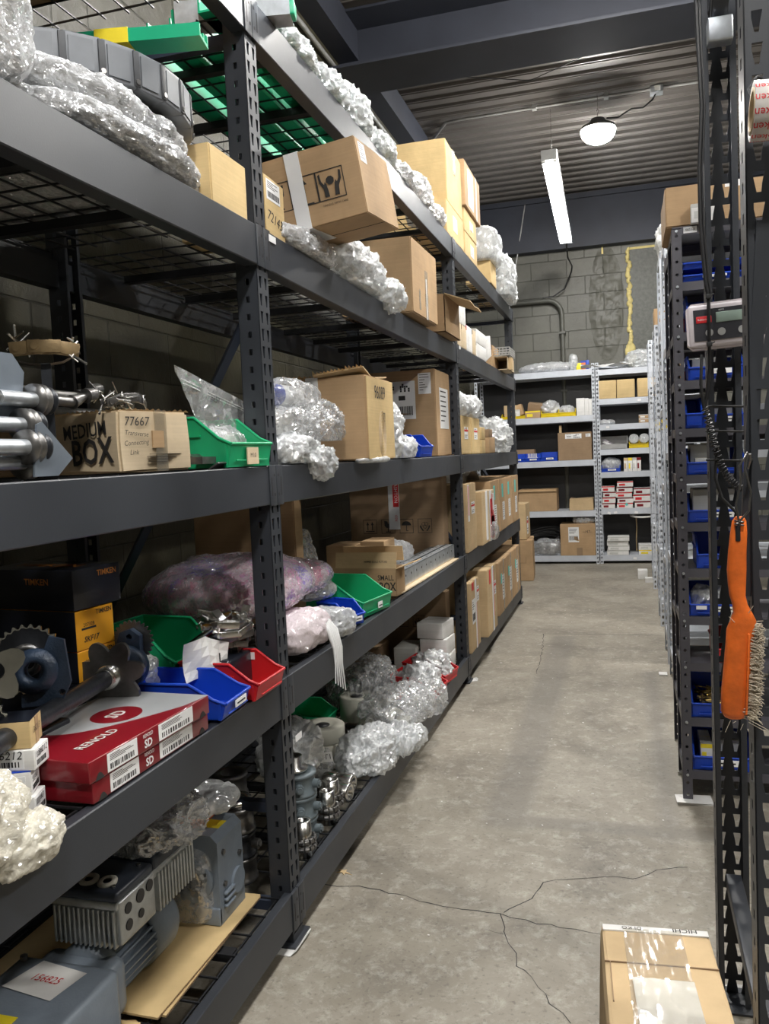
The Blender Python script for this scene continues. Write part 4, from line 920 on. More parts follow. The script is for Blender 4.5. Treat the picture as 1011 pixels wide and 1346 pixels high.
def level_b():
    z = at(ZB)
    blob('bubble_wrap_bundle', 'bright bubble wrap bundle at the upper left edge, on the second beam', 'bubble wrap', (-1.10, 1.06, z), (.24, .62, .30), 'bubble_wrap', 2, amp=.04, freq=9, ridge=.7, box=2.4, core_mat='label_white')
    t = thing('wrapped_ring', 'big round bundle in shiny bubble wrap under the black rings', 'bubble wrap', (-1.36, 1.70, z)); m = MB()
    blob_geo(m, (0, 0, .04), (.74, .74, .085), 4, 3, .022, 12, n=6, ridge=.8, fine=.25, ff=55); blob_geo(m, (-.01, .0, .112), (.71, .71, .085), 9, 3, .022, 12, n=6, ridge=.8, fine=.25, ff=55); m.build('bubble_wrap', 'bubble_wrap', t)
    m = MB(); m.lathe([(.2, .01), (.33, .01), (.33, .14), (.2, .14), (.2, .01)], n=40); m.build('ring_inside', 'belt_dark', t)
    for q, (zz, r0, cx, cy, hh, lb) in enumerate(((z+.158, .335, -1.335, 1.80, .085, 'lower black segmented ring lying on the round bundle'), (z+.246, .30, -1.42, 1.93, .06, 'upper black segmented ring, smaller and set back'))):
        t = thing('segmented_ring', lb, 'ring', (cx, cy, zz)); n = 26
        for i in range(n):
            m = MB(); Y = M((0, 0, 0), (0, 0, 360*i/n)); w = r0*math.tan(PI/n)
            m.box((r0-.075, -w*.97, .0), (r0, w*.97, hh), Y, 0, .004); m.box((r0-.002, -w*.7, hh*.12), (r0+.003, w*.55, hh*.88), Y, 0); m.build('ring_segment', 'belt_grey', t)
        for i in range(n):
            m = MB(); Y = M((0, 0, 0), (0, 0, 360*(i+.5)/n)); m.box((r0-.01, -.008, .004), (r0+.005, .008, hh-.004), Y, 0, .002); m.cyl((r0+.003, 0, .014), (r0+.008, 0, .014), .006, n=8, mat=1, X=Y); m.build('segment_clip', ['belt_dark', 'steel_dark'], t)
        m = MB(); m.lathe([(r0-.09, .01), (r0-.072, .01), (r0-.072, hh-.01), (r0-.09, hh-.01), (r0-.09, .01)], n=48); m.build('inner_band', 'belt_dark', t)
    t = thing('plastic_profile', 'bright green plastic channel resting on top of the black rings', 'channel', (-1.27, 1.80, z+.312), (0, 0, -78)); m = MB()
    w = .07; m.prism([(0, 0), (w, 0), (w, .03), (w-.008, .03), (w-.008, .008), (w*.55, .008), (w*.55, .02), (w*.45, .02), (w*.45, .008), (.008, .008), (.008, .03), (0, .03)], 0, .34, Matrix(((1, 0, 0, 0), (0, 0, 1, 0), (0, 1, 0, 0), (0, 0, 0, 1)))); m.build('channel', 'profile_green', t)
    m = MB(); m.box((-.002, .09, -.002), (w+.002, .17, .032)); m.build('yellow_tape', 'label_yellow', t)
    carton('plain tan carton just left of the first post on the second beam', (-1.01, 1.99, z), (.13, .21, .15), mat='cardboard_yellow')
    t = carton('tan carton with handwritten number right behind the first post', (-1.01, 2.32, z), (.28, .155, .175), mat='cardboard_yellow'); X = face((.28, .155, .175), 'x+')
    shipping_label(t, X, .02, .105, .10, .06, 0); m = MB(); put_text(m, X, '721437', .085, .05, .045, 0, z=.001, shear=.2, rot=-8); m.build('handwriting', 'ink', t)
    S = (.40, .392, .241); t = carton('big carton with handling symbols tilted on top of bubble wrap', (-.771, 2.595, 2.243), S, rot=(6.2, -7.3, -.5), mat='cardboard', bev=.003)
    X = face(S, 'y-'); hand_icons(t, X, ['glass', 'arrow', 'hands'], .094, .0, .06, .07, True)
    m = MB(); put_text(m, X, 'HANDLE WITH CARE', .30, .055, .009, 0, z=.001); m.build('print', 'ink', t)
    m = MB(); put_quad(m, X, .155, -.001, .205, .242, .0018); put_quad(m, face(S, 'bot'), .155, .15, .205, .392, .0018); put_quad(m, face(S, 'top'), .155, 0, .205, .2, .0018); m.build('packing_tape', 'label_white', t)
    shipping_label(t, face(S, 'x+'), .03, .17, .07, .06, 1)
    m = MB(); put_quad(m, face(S, 'bot'), 0, .195, .40, .198, .001); m.build('flap_seam', 'ink', t)
    blob('bubble_wrap_bundle', 'silvery bubble wrap parcel squeezed under the tilted carton', 'bubble wrap', (-1.06, 2.68, z), (.17, .48, .078), 'bubble_wrap', 7, amp=.025, freq=18, ridge=.8, box=3)
    blob('plastic_bag', 'white crinkled plastic bag draped over the second beam', 'bag', (-1.045, 3.22, z-.002), (.16, .62, .16), 'film_milky', 13, amp=.05, freq=9, ridge=.9, tails=[((.05, .36, .03), (.10, .26, .09))])
    blob('plastic_bag', 'small greenish white bag beside the bubble wrap parcel', 'bag', (-1.08, 2.98, z), (.14, .3, .10), 'film_milky', 19, amp=.04, freq=14, ridge=.9)
    S = (.36, .50, .355); t = carton('tall brown carton taped shut beside the open carton', (-.952, 3.877, z), S, rz=-1, mat='cardboard', bev=.005)
    m = MB(); X = face(S, 'x+'); put_quad(m, X, .24, .0, .30, .24, .0015); put_quad(m, X, .12, .03, .15, .13, .0012); m.build('packing_tape', 'tape_clear', t); m = MB(); put_quad(m, X, .262, .0, .272, .2, .0025); m.build('tape_glare', 'label_white', t)
    # open carton with a hanging flap
    t = thing('open_carton', 'open brown carton with one flap hanging out over the aisle', 'box', (-.95, 4.60, z)); w, d, h = .30, .42, .21; m = MB()
    m.box((-w, 0, 0), (0, d, .005)); m.box((-w, 0, 0), (0, .005, h)); m.box((-w, d-.005, 0), (0, d, h)); m.box((-w, 0, 0), (-w+.005, d, h)); m.box((-.005, 0, 0), (0, d, h)); m.build('carton', 'cardboard', t)
    m = MB(); L_ = .17; vs = []
    for i in range(9):
        for j in range(2): vs.append((j*L_*.80+.0, d*i/8*(1-.04*j)+.01*j, h+.004-j*(.052)+.004*math.sin(i*1.3)*j))
    n = len(vs); vs += [(a, b, c-.005) for a, b, c in vs]
    m.add(vs, [(i*2, (i+1)*2, (i+1)*2+1, i*2+1)[::-1] for i in range(8)]+[(n+i*2, n+(i+1)*2, n+(i+1)*2+1, n+i*2+1) for i in range(8)]+[(i*2+1, (i+1)*2+1, n+(i+1)*2+1, n+i*2+1) for i in range(8)]+[(0, 1, n+1, n), (16, n+16, n+17, 17)]); m.build('carton_flap', 'cardboard_light', t)
    m = MB(); put_quad(m, face((w, d, h), 'y-'), .12, 0, .17, h, .001); put_quad(m, face((w, d, h), 'y-'), .12, h*.6, .17, h, .0015); m.build('packing_tape', 'tape_clear', t)
    lab = ['bottom red and white carton of the pair beside the open carton', 'top red and white carton of the pair beside the open carton', 'bottom carton of the second narrow pair', 'top carton of the second narrow pair', 'low white and red carton in front of the narrow pairs', 'slim cream carton next to the white wrapped packs', 'red packet on top of the low cartons']
    for (loc, s, mt, pm), lb in zip((((-1.12, 5.20, z), (.12, .14, .15), 'cardboard_pale', 'label_red'), ((-1.12, 5.20, z+.152), (.12, .14, .15), 'paper_white', 'label_red'), ((-1.12, 5.36, z), (.12, .15, .15), 'cardboard_pale', 'cardboard_dark'), ((-1.12, 5.36, z+.152), (.12, .15, .16), 'paper_white', 'label_red'),
          ((-1.10, 5.53, z), (.10, .20, .17), 'paper_white', 'label_red'), ((-1.10, 5.75, z), (.10, .12, .17), 'cardboard_pale', 'ink'), ((-1.16, 5.62, z+.172), (.06, .12, .07), 'label_red', 'box_red')), lab): small_box(lb, loc, s, mt, print_mat=pm)
    for i in range(2): small_box(['lower white wrapped pack on the second beam', 'upper white wrapped pack on the second beam'][i], (-1.14, 5.90, z+i*.10), (.14, .42, .097), 'paper_white', print_mat='paper_grey')
    small_box('white wrapped pack leaning behind the pair of white packs', (-1.14, 6.36, z+.006), (.13, .30, .16), 'paper_white', rot=(14, 0, 0), print_mat='paper_grey')
    small_box('open tan carton at the back near the end of the second level', (-1.30, 6.9, z), (.26, .36, .20), 'cardboard', print_mat='cardboard_dark')
    t = thing('open_carton', 'small open carton lying on its side at the far end of the second level', 'box', (-.93, 7.0, z)); w, d, h = .20, .40, .11; m = MB()
    m.box((-w, 0, 0), (0, d, .005)); m.box((-w, 0, h-.005), (0, d, h)); m.box((-w, d-.005, 0), (0, d, h)); m.box((-.005, 0, 0), (0, d, h)); m.box((-w, 0, 0), (-w+.005, d, h)); m.build('carton', 'cardboard_pale', t); m = MB(); m.box((0, .03, 0), (.03, .12, h*.9)); m.build('carton_flap', 'cardboard_light', t)
    def basket(label, loc, rot):
        t = MB(); w, d, h = .22, .34, .07
        for i in range(13): y = d*i/12; t.box((0, y-.003, 0), (.003, y+.003, h)); t.box((w-.003, y-.003, 0), (w, y+.003, h)); t.box((0, y-.002, 0), (w, y+.002, .003))
        for i in range(9): x = w*i/8; t.box((x-.003, 0, 0), (x+.003, .003, h)); t.box((x-.003, d-.003, 0), (x+.003, d, h)); t.box((x-.002, 0, 0), (x+.002, d, .003))
        for zz in (.0, .02, .04, h-.008):
            for a in ((0, 0, .003, d), (w-.003, 0, w, d), (0, 0, w, .003), (0, d-.003, w, d)): t.box((a[0]-.001, a[1]-.001, zz), (a[2]+.001, a[3]+.001, zz+.007))
        plain('wire_basket', label, 'basket', t, 'sheet_grey', loc, rot)
    basket('grey slotted basket on top of the small open carton', (-1.13, 6.98, z+.115), (0, 0, 0))
    basket('grey slotted basket tilted against the end of the third level', (-1.42, 6.44, ZC+.03), (50, 0, 0))
level_b()
def RZ(d): return Matrix.Rotation(R(d), 4, 'Z')
def junk(m, n, box, r=.004, L=.03, seed=1, mat=0):
    q = random.Random(seed)
    for k in range(n):
        p = Vector([q.uniform(a, b) for a, b in box]); d = Vector([q.uniform(-1, 1) for _ in range(3)]).normalized()*L*q.uniform(.5, 1.3)
        m.cyl(p, p+d, r*q.uniform(.6, 1.4), n=6, mat=mat)
def roller_chain(m, pts, w=.022, r=.008, mat=0, mat2=0):
    """plates and rollers along a path"""
    for i in range(len(pts)-1):
        a, b = Vector(pts[i]), Vector(pts[i+1]); d = (b-a); L_ = d.length; X = Matrix.Translation(a) @ d.to_track_quat('X', 'Z').to_matrix().to_4x4()
        o = w/2+(.002 if i % 2 else 0)
        for s in (-1, 1): m.box((-r, s*o-.0015, -r), (L_+r, s*o+.0015, r), X, mat, .0008)
        m.cyl((0, -o-.004, 0), (0, o+.004, 0), r*.55, n=10, mat=mat2, X=X)
def gear_poly(n, r0, r1, lobe=.5, cusp=1.):
    P = []
    for i in range(n*8):
        a = 2*PI*i/(n*8); t = (i % 8)/8; v = .5+.5*math.cos(2*PI*t); P.append(((r0+(r1-r0)*v**cusp)*math.cos(a), (r0+(r1-r0)*v**cusp)*math.sin(a)))
    return P
def circ(r, n=24): return [(r*math.cos(2*PI*i/n), r*math.sin(2*PI*i/n)) for i in range(n)]
ZB4 = ((1.885, 1.719), (2.344, 1.634), (2.286, 1.506), (2.09, 1.507))
def level_c():
    z = at(ZC)
    # bagged flight blades: plates with chrome rods and collars
    rows = [(-1.16, 1.545, 'flat grey blade at the back left, top row'), (-1.09, 1.50, 'middle rod and blade')]
    def flight(label, loc, rz, L_, zr, tip, plates, px):
        t = thing('conveyor_flight', label, 'machine part', loc, (0, 0, rz)); m = MB()
        m.cyl((0, -L_, zr), (0, -.10, zr), .0095, n=14); m.build('rod', 'steel', t)
        m = MB(); m.cyl((0, -.15, zr), (0, -.055, zr), .0145, n=16); m.build('sleeve', 'galvanised', t); m = MB(); m.cyl((0, -.33, zr), (0, -.24, zr), .0125, n=16); m.build('sleeve', 'galvanised', t)
        m = MB(); m.lathe([(.006, 0), (.032, 0), (.032, .006), (.02, .008), (.02, .014), (.032, .016), (.032, .02), (.006, .02)], M((0, -.055, zr), (-90, 0, 0)), 24); m.build('collar', 'steel_dark', t)
        m = MB(); m.cyl((0, -.035, zr), (0, 0, zr), .013, n=12); m.lathe([(.006, 0), (.028, 0), (.028, .006), (.006, .006)], M((0, -.02, zr), (-90, 0, 0)), 24); m.build('end_shaft', 'steel_black', t)
        if plates:
            m = MB(); m.prism(tip, -.002, .002, Matrix(((0, 0, 1, px), (1, 0, 0, -.02), (0, 1, 0, zr), (0, 0, 0, 1)))); m.build('blade', 'blade_grey', t)
        return t
    flight('lowest chrome rod with grey blade ends on the third beam at the far left', (-1.035, 1.31, z), 0, .6, .056, [(-.035, -.054), (.03, -.054), (.075, -.022), (-.005, .045), (-.02, .04)], True, .014)
    flight('middle chrome rod with dark collars, behind the lowest one', (-1.09, 1.37, z), 0, .6, .10, [(-.5, -.09), (-.16, -.09), (-.14, .0), (-.5, .0)], True, .0)
    flight('upper chrome rod beside the large grey plate at the far left', (-1.10, 1.42, z), 0, .65, .150, [(-.5, -.05), (-.05, -.05), (-.03, .055), (-.06, .088), (-.5, .08)], True, -.022)
    flight('upper chrome rod beside the large grey plate at the far left', (-1.06, 1.33, z), 0, .5, .03, [(-.5, -.028), (-.19, -.028), (-.21, .05), (-.5, .06)], True, .005)['label'] = 'short chrome rod at the bottom, lying against the third beam'
    for i, (p, q, lb) in enumerate((((-1.155, 1.36, z+.158), (-1.15, 1.55, z+.158), 'dark linkage rod pointing at the handwritten carton'), ((-1.17, 1.32, z+.172), (-1.17, 1.60, z+.173), 'rear dark linkage rod above the chrome rods'))):
        m = MB(); m.cyl(p, q, .011, n=12); m.cyl(Vector(p).lerp(q, .2), Vector(p).lerp(q, .55), .015, n=12); a = Vector(q); m.cyl(a, a+Vector((.0, .05, .016)), .016, .007, n=12); m.cyl(a+Vector((0, .05, .016)), a+Vector((0, .08, .022)), .017, .014, n=12)
        plain('linkage_rod', lb, 'machine part', m, 'steel_dark')
    # floating looking clamp of chain resting on the rear plates
    t = thing('chain_clamp', 'chain piece with bright split pins on a curved plate, standing above the rods', 'machine part', (-1.17, 1.50, z+.222), (0, 0, 35)); m = MB()
    vs = [(x*.058, y*.02, .012+.018*abs(x)**2*(1 if x > 0 else .6)) for x in (-1.3, -.6, 0, .6, 1.2) for y in (-1, 1)]; m.add(vs, [(i*2, i*2+2, i*2+3, i*2+1) for i in range(4)]); m.build('curved_plate', 'steel', t)
    m = MB(); roller_chain(m, [(-.055, 0, .046), (-.02, 0, .050), (.02, 0, .050), (.055, 0, .044)], .03, .013); m.build('chain', 'chain_brown', t); m = MB(); junk(m, 12, ((-.06, -.04), (-.02, .02), (.05, .07)), .0022, .03, 3); junk(m, 8, ((.04, .065), (-.02, .02), (.03, .06)), .0022, .03, 5); m.build('split_pins', 'steel', t)
    m = MB(); m.box((-.01, -.01, -.22), (.01, .01, .015)); m.build('stem', 'steel_black', t)
    # handwritten carton
    S = (.26, .225, .142); t = carton('worn cream carton with handwritten number and printed size word', (-1.055, 1.70, z), S, rz=-14, mat='cardboard_pale', bev=.006, bulge=.010, seam=False); X = face(S, 'x+')
    t.location = (-1.09, 1.625, z)
    m = MB()
    put_text(m, X, '77667', .052, .115, .030, 0, z=.0045, shear=.15); put_text(m, X, 'Transverse', .050, .088, .016, 0, z=.0045, shear=.2, rot=-4); put_text(m, X, 'Connecting', .048, .067, .016, 0, z=.0045, shear=.2, rot=3); put_text(m, X, 'Link', .040, .045, .016, 0, z=.0045, shear=.2)
    for k in range(4): put_quad(m, X, .09-.008*(k % 2), .040-.006*k, .19-.015*k, .0408-.006*k, .0045)
    m.build('handwriting', 'ink', t)
    m = MB(); put_quad(m, X, .11, .0, .145, .143, .0040); m.build('packing_tape', 'tape_clear', t); m = MB(); put_quad(m, X, .10, .055, .135, .095, .0044); m.build('torn_patch', 'cardboard', t)
    m = MB(); X = face(S, 'y-'); put_text(m, X, 'MEDIUM', .155, .098, .046, 0, bold=.012, z=.005, rot=3, sx=.85); put_text(m, X, 'BOX', .175, .048, .082, 0, bold=.02, z=.005, rot=2, sx=.8); m.build('printed_words', 'ink', t)
    m = MB(); r = random.Random(6)
    for k in range(16): x = -.25+.016*k; m.add([(x, .0, .14), (x+.02, .0, .14), (x+.012, -.004, .143+.004*r.random())], [(0, 1, 2)])
    for k in range(12): y = .005+.018*k; m.add([(0, y, .14), (0, y+.024, .14), (.003, y+.012, .143+.005*r.random())], [(0, 1, 2), (2, 1, 0)])
    m.build('torn_edge', 'cardboard_light', t)
    t = thing('chain_pieces', 'handful of bright chain links lying on the worn cream carton', 'chain', (-1.10, 1.70, z+.150), (0, 0, 10)); m = MB()
    roller_chain(m, [(-.03, -.06, .01), (-.01, -.03, .02), (0, 0, .022), (.0, .035, .018), (-.01, .07, .01)], .026, .010); m.build('chain', 'steel_dark', t); m = MB(); roller_chain(m, [(-.05, -.02, .01), (-.045, .02, .012), (-.05, .06, .01)], .022, .009); junk(m, 22, ((-.05, .01), (-.07, -.02), (.0, .04)), .0022, .035, 9); m.box((-.03, -.05, .026), (.01, .05, .028), M((0, 0, 0), (8, 12, 0))); m.build('pins_and_plate', 'steel', t)
    # dark pipe and card at the back
    m = MB(); m.cyl((-1.50, 1.3, z+.17), (-1.32, 4.6, z+.165), .014, n=12); plain('long_pipe', 'long dark pipe lying along the back of the third level', 'pipe', m, 'steel_dark')
    carton('low brown carton at the back behind the first post, third level', (-1.36, 1.85, z), (.28, .62, .148), mat='cardboard_dark', seam=False)
    blob('plastic_bag', 'white ribbed bag between cream carton and green bin at the back', 'bag', (-1.30, 1.80, z), (.10, .09, .15), 'film_milky', 77, amp=.01, n=4)
    # angle bracket
    m = MB()
    m.box((-.05, 0, 0), (.0, .10, .004), M((0, 0, 0), (0, -32, 0))); m.box((-.05, 0, .0), (.0, .10, .004), M((-.04, 0, -.0), (0, 28, 0))); m.box((-.09, -.06, 0), (-.02, .04, .018))
    plain('steel_bracket', 'small dark folded steel bracket in front of the green bin', 'bracket', m, 'steel_dark', (-1.0, 1.92, z+.012), (0, 0, 8))
    t = stack_bin('green storage bin with a paper tag holding a large clear bag', (-.995, 1.985, z), .225, .30, .135, 'plastic_green', rz=86, lab=False)
    m = MB(); m.box((.075, -.0065, .006), (.135, -.003, .052)); put_text(m, Matrix(((1, 0, 0, .105), (0, 0, -1, -.0066), (0, 1, 0, .03), (0, 0, 0, 1))), 'M10', 0, 0, .018, 1, z=.0003); m.build('bin_label', ['cardboard_pale', 'ink'], t)
    # tall zip bag
    D_, C_, B_, A_ = ZB4
    def zb(u, v, off):      # u along the zip edge, v from the bin up to the zip edge
        p = [(A_[q]*(1-u)+B_[q]*u)*(1-v)+(D_[q]*(1-u)+C_[q]*u)*v for q in (0, 1)]
        return (off-.05+.03*v, p[0], p[1])
    t = thing('zip_bag', 'tall clear zip bag standing up out of the green bin', 'bag', (-1.07, 0, 0)); m = MB(); n = 14; k = 12
    for sgn in (0, 1):
        vs = []
        for i in range(n+1):
            v = i/n
            for j in range(k+1):
                u = j/k; wv = .008*noise.noise(Vector((u*4, v*5, sgn*3)))+.004*noise.noise(Vector((u*11, v*9, 2)))
                bul = (.030*(1-v)**1.1+.002)*(1-(2*u-1)**2)*(1 if sgn else -1); vs.append(zb(u, v, bul+wv))
        fs = [(i*(k+1)+j, i*(k+1)+j+1, (i+1)*(k+1)+j+1, (i+1)*(k+1)+j) for i in range(n) for j in range(k)]
        m.add(vs, fs if sgn else [f[::-1] for f in fs], None, 0, True)
    m.build('bag_film', 'film_clear', t)
    m = MB()
    for q in (.80, .845): m.tube([zb(u/6, q, .004) for u in range(7)], .0014, 5)
    m.build('zip_seal', 'label_white', t)
    m = MB(); a = Vector(zb(.15, .68, .006)); b = Vector(zb(.85, .68, .006)); ux = (b-a).normalized(); nx = Vector((1, 0, 0)); vx = nx.cross(ux)
    put_text(m, Matrix(((ux.x, vx.x, nx.x, a.x+.006), (ux.y, vx.y, nx.y, (a.y*.7+b.y*.3)), (ux.z, vx.z, nx.z, (a.z*.7+b.z*.3)), (0, 0, 0, 1))), '#657', 0, .012, .026, 0, z=.001, shear=.2); m.build('marker_writing', 'ink', t)
    blob('plastic_bag', 'clear bag of fittings inside the green bin beside the zip bag', 'bag', (-1.14, 2.12, z+.012), (.2, .15, .11), 'film_clear', 44, amp=.03, freq=16, core_mat='white_plastic')
    # ---- bay two
    t = thing('bagged_roll', 'bagged white roll with a blue printed band, top of the pile by the first post', 'bag', (-1.10, 2.50, z+.178)); m = MB(); blob_geo(m, (0, .12, .05), (.14, .42, .095), 3, 3, .02, 14, n=5, ridge=.8); m.build('plastic_bag', 'film_clear', t)
    m = MB(); m.cyl((0, -.06, .05), (0, .20, .05), .036, n=20); m.build('white_roll', 'label_white', t); m = MB(); m.cyl((0, -.05, .05), (0, .035, .05), .0375, n=20); m.build('blue_band', 'plastic_blue', t)
    t = thing('bagged_jar', 'clear bag of plastic jars in the middle of the pile by the first post', 'bag', (-1.08, 2.46, z+.088)); m = MB(); blob_geo(m, (0, .10, .045), (.14, .32, .09), 5, 3, .02, 14, n=5, ridge=.9); m.build('plastic_bag', 'film_clear', t)
    for y in (-.0, .10): m = MB(); m.lathe([(0, 0), (.030, 0), (.030, .065), (.024, .072), (.024, .08), (0, .08)], M((0, y, .006)), 18); m.build('jar', 'white_plastic', t)
    blob('plastic_bag', 'crinkled clear bag hanging open in front of the big carton side', 'bag', (-1.035, 2.74, z+.075), (.09, .34, .125), 'film_clear', 62, amp=.04, freq=12, ridge=.9, n=6)
    blob('plastic_bag', 'lowest clear bag of bolts by the first post, drooping over the beam', 'bag', (-1.06, 2.50, z), (.16, .30, .088), 'film_milky', 63, amp=.03, freq=16, ridge=.9, tails=[((.07, .14, .0), (.05, .18, .09))])
    S = (.34, .37, .322); t = carton('large worn carton with scratched front and torn top flaps', (-.935, 3.004, z), S, mat='cardboard', bev=.006, bulge=.008, seam=False); X = face(S, 'x+')
    m = MB(); put_text(m, X, '96089', .17, .26, .075, 0, z=.004, shear=.1, sx=.8); put_text(m, X, '7J', .22, .17, .04, 0, z=.004, shear=.2)
    m.build('handwriting', 'ink', t); m = MB(); put_quad(m, X, .004, .004, .366, .316, .0028); m.build('raw_liner', 'cardboard_yellow', t)
    m = MB()
    for k in range(7): rr = .02+.012*k; m.tube([(-.0+.0035, .19+rr*.55*math.cos(a), .10+rr*math.sin(a)) for a in [2*PI*q/20 for q in range(21)]], .0011, 4)
    m.build('scuffed_rings', 'cardboard_pale', t)
    m = MB(); put_quad(m, face(S, 'y-'), .10, .0, .15, .322, .0045); m.build('packing_tape', 'label_white', t)
    m = MB(); r = random.Random(12)
    for (x0, y0, w, d, rx, ry) in ((-.34, .0, .30, .10, -8, 4), (-.20, -.03, .20, .14, -14, -6), (-.34, .12, .34, .2, 6, 2)):
        Y = M((x0, y0, .326), (rx, ry, 4)); m.box((0, 0, 0), (w, d, .005), Y)
        for k in range(14): x = w*k/14; m.add([(x, 0, 0), (x+w/14, 0, .004), (x+w/28, -.012-.01*r.random(), .004+.008*r.random())], [(0, 1, 2), (2, 1, 0)], Y)
    m.build('torn_flaps', 'cardboard_light', t)
    m = MB(); put_quad(m, Matrix.Identity(4), -.2, -.01, .0, .34, .002); 
    blob('plastic_bag', 'flattened clear bag under the large worn carton edge', 'bag', (-.965, 3.16, z-.012), (.08, .36, .025), 'film_milky', 64, amp=.01, freq=14, n=4)
    blob('bagged_parts', 'white bagged fittings stacked between the two big cartons', 'bag', (-1.05, 3.62, z+.0), (.13, .24, .27), 'film_milky', 65, amp=.05, freq=14, ridge=.6, box=2.2)
    blob('bagged_parts', 'small bag of white caps in front of the blue bins', 'bag', (-1.0, 3.80, z), (.08, .2, .095), 'film_milky', 66, amp=.03, freq=20, ridge=.7, n=4)
    stack_bin('left small blue bin between the two big cartons', (-1.14, 3.98, z), .12, .18, .125, 'plastic_blue', rz=60, lab=False); stack_bin('right small blue bin beside the labelled big carton', (-1.02, 4.20, z), .19, .16, .115, 'plastic_blue', rz=84, lab=False)
    S = (.46, .40, .50); t = carton('big brown carton with shipping labels on two sides, third level', (-1.045, 4.70, z), S, mat='cardboard', bev=.005, bulge=.006); X = face(S, 'y-')
    shipping_label(t, X, .14, .22, .20, .22, 3); shipping_label(t, X, .36, .36, .075, .12, 1); shipping_label(t, face(S, 'x+'), .10, .16, .24, .24, 1)
    m = MB(); m.box((-.4, -.02, .0), (.01, .42, .003)); m.build('card_sheet', 'cardboard_dark', t)
    # ---- bay three
    for i, y in enumerate((5.26, 5.62)):
        S = (.34, .335, .25); t = carton(['first tall tan carton just past the second post, third level', 'second tall tan carton past the second post, third level'][i], (-1.01, y, z), S, mat='cardboard_yellow', bev=.004); shipping_label(t, face(S, 'x+'), .10, .10, .13, .08, 2); shipping_label(t, face(S, 'y-'), .20, .12, .08, .08, 2)
        blob('plastic_bag', ['white bag bundle on the first tall tan carton', 'white bag bundle on the second tall tan carton'][i], 'bag', (-1.13, y+.17, z+.25), (.30, .34, .16), 'film_milky', 70+i, amp=.035, freq=12, ridge=.8)
    small_box('bottom tiny tan carton of the pair by the tall ones', (-1.12, 6.03, z), (.11, .16, .10), 'cardboard_yellow'); small_box('top tiny tan carton of the pair by the tall ones', (-1.12, 6.03, z+.102), (.11, .16, .09), 'cardboard_yellow')
    small_box('small brown carton with a darker one on it near the white bag', (-1.12, 6.30, z), (.12, .3, .12), 'cardboard'); small_box('little dark brown carton on top near the white bag', (-1.12, 6.30, z+.122), (.12, .18, .06), 'cardboard_dark')
    blob('plastic_bag', 'loose white plastic bag sprawled at the far end of the third level', 'bag', (-1.12, 7.02, z), (.28, .80, .26), 'film_milky', 75, amp=.09, freq=7, ridge=.9, n=6)
level_c()
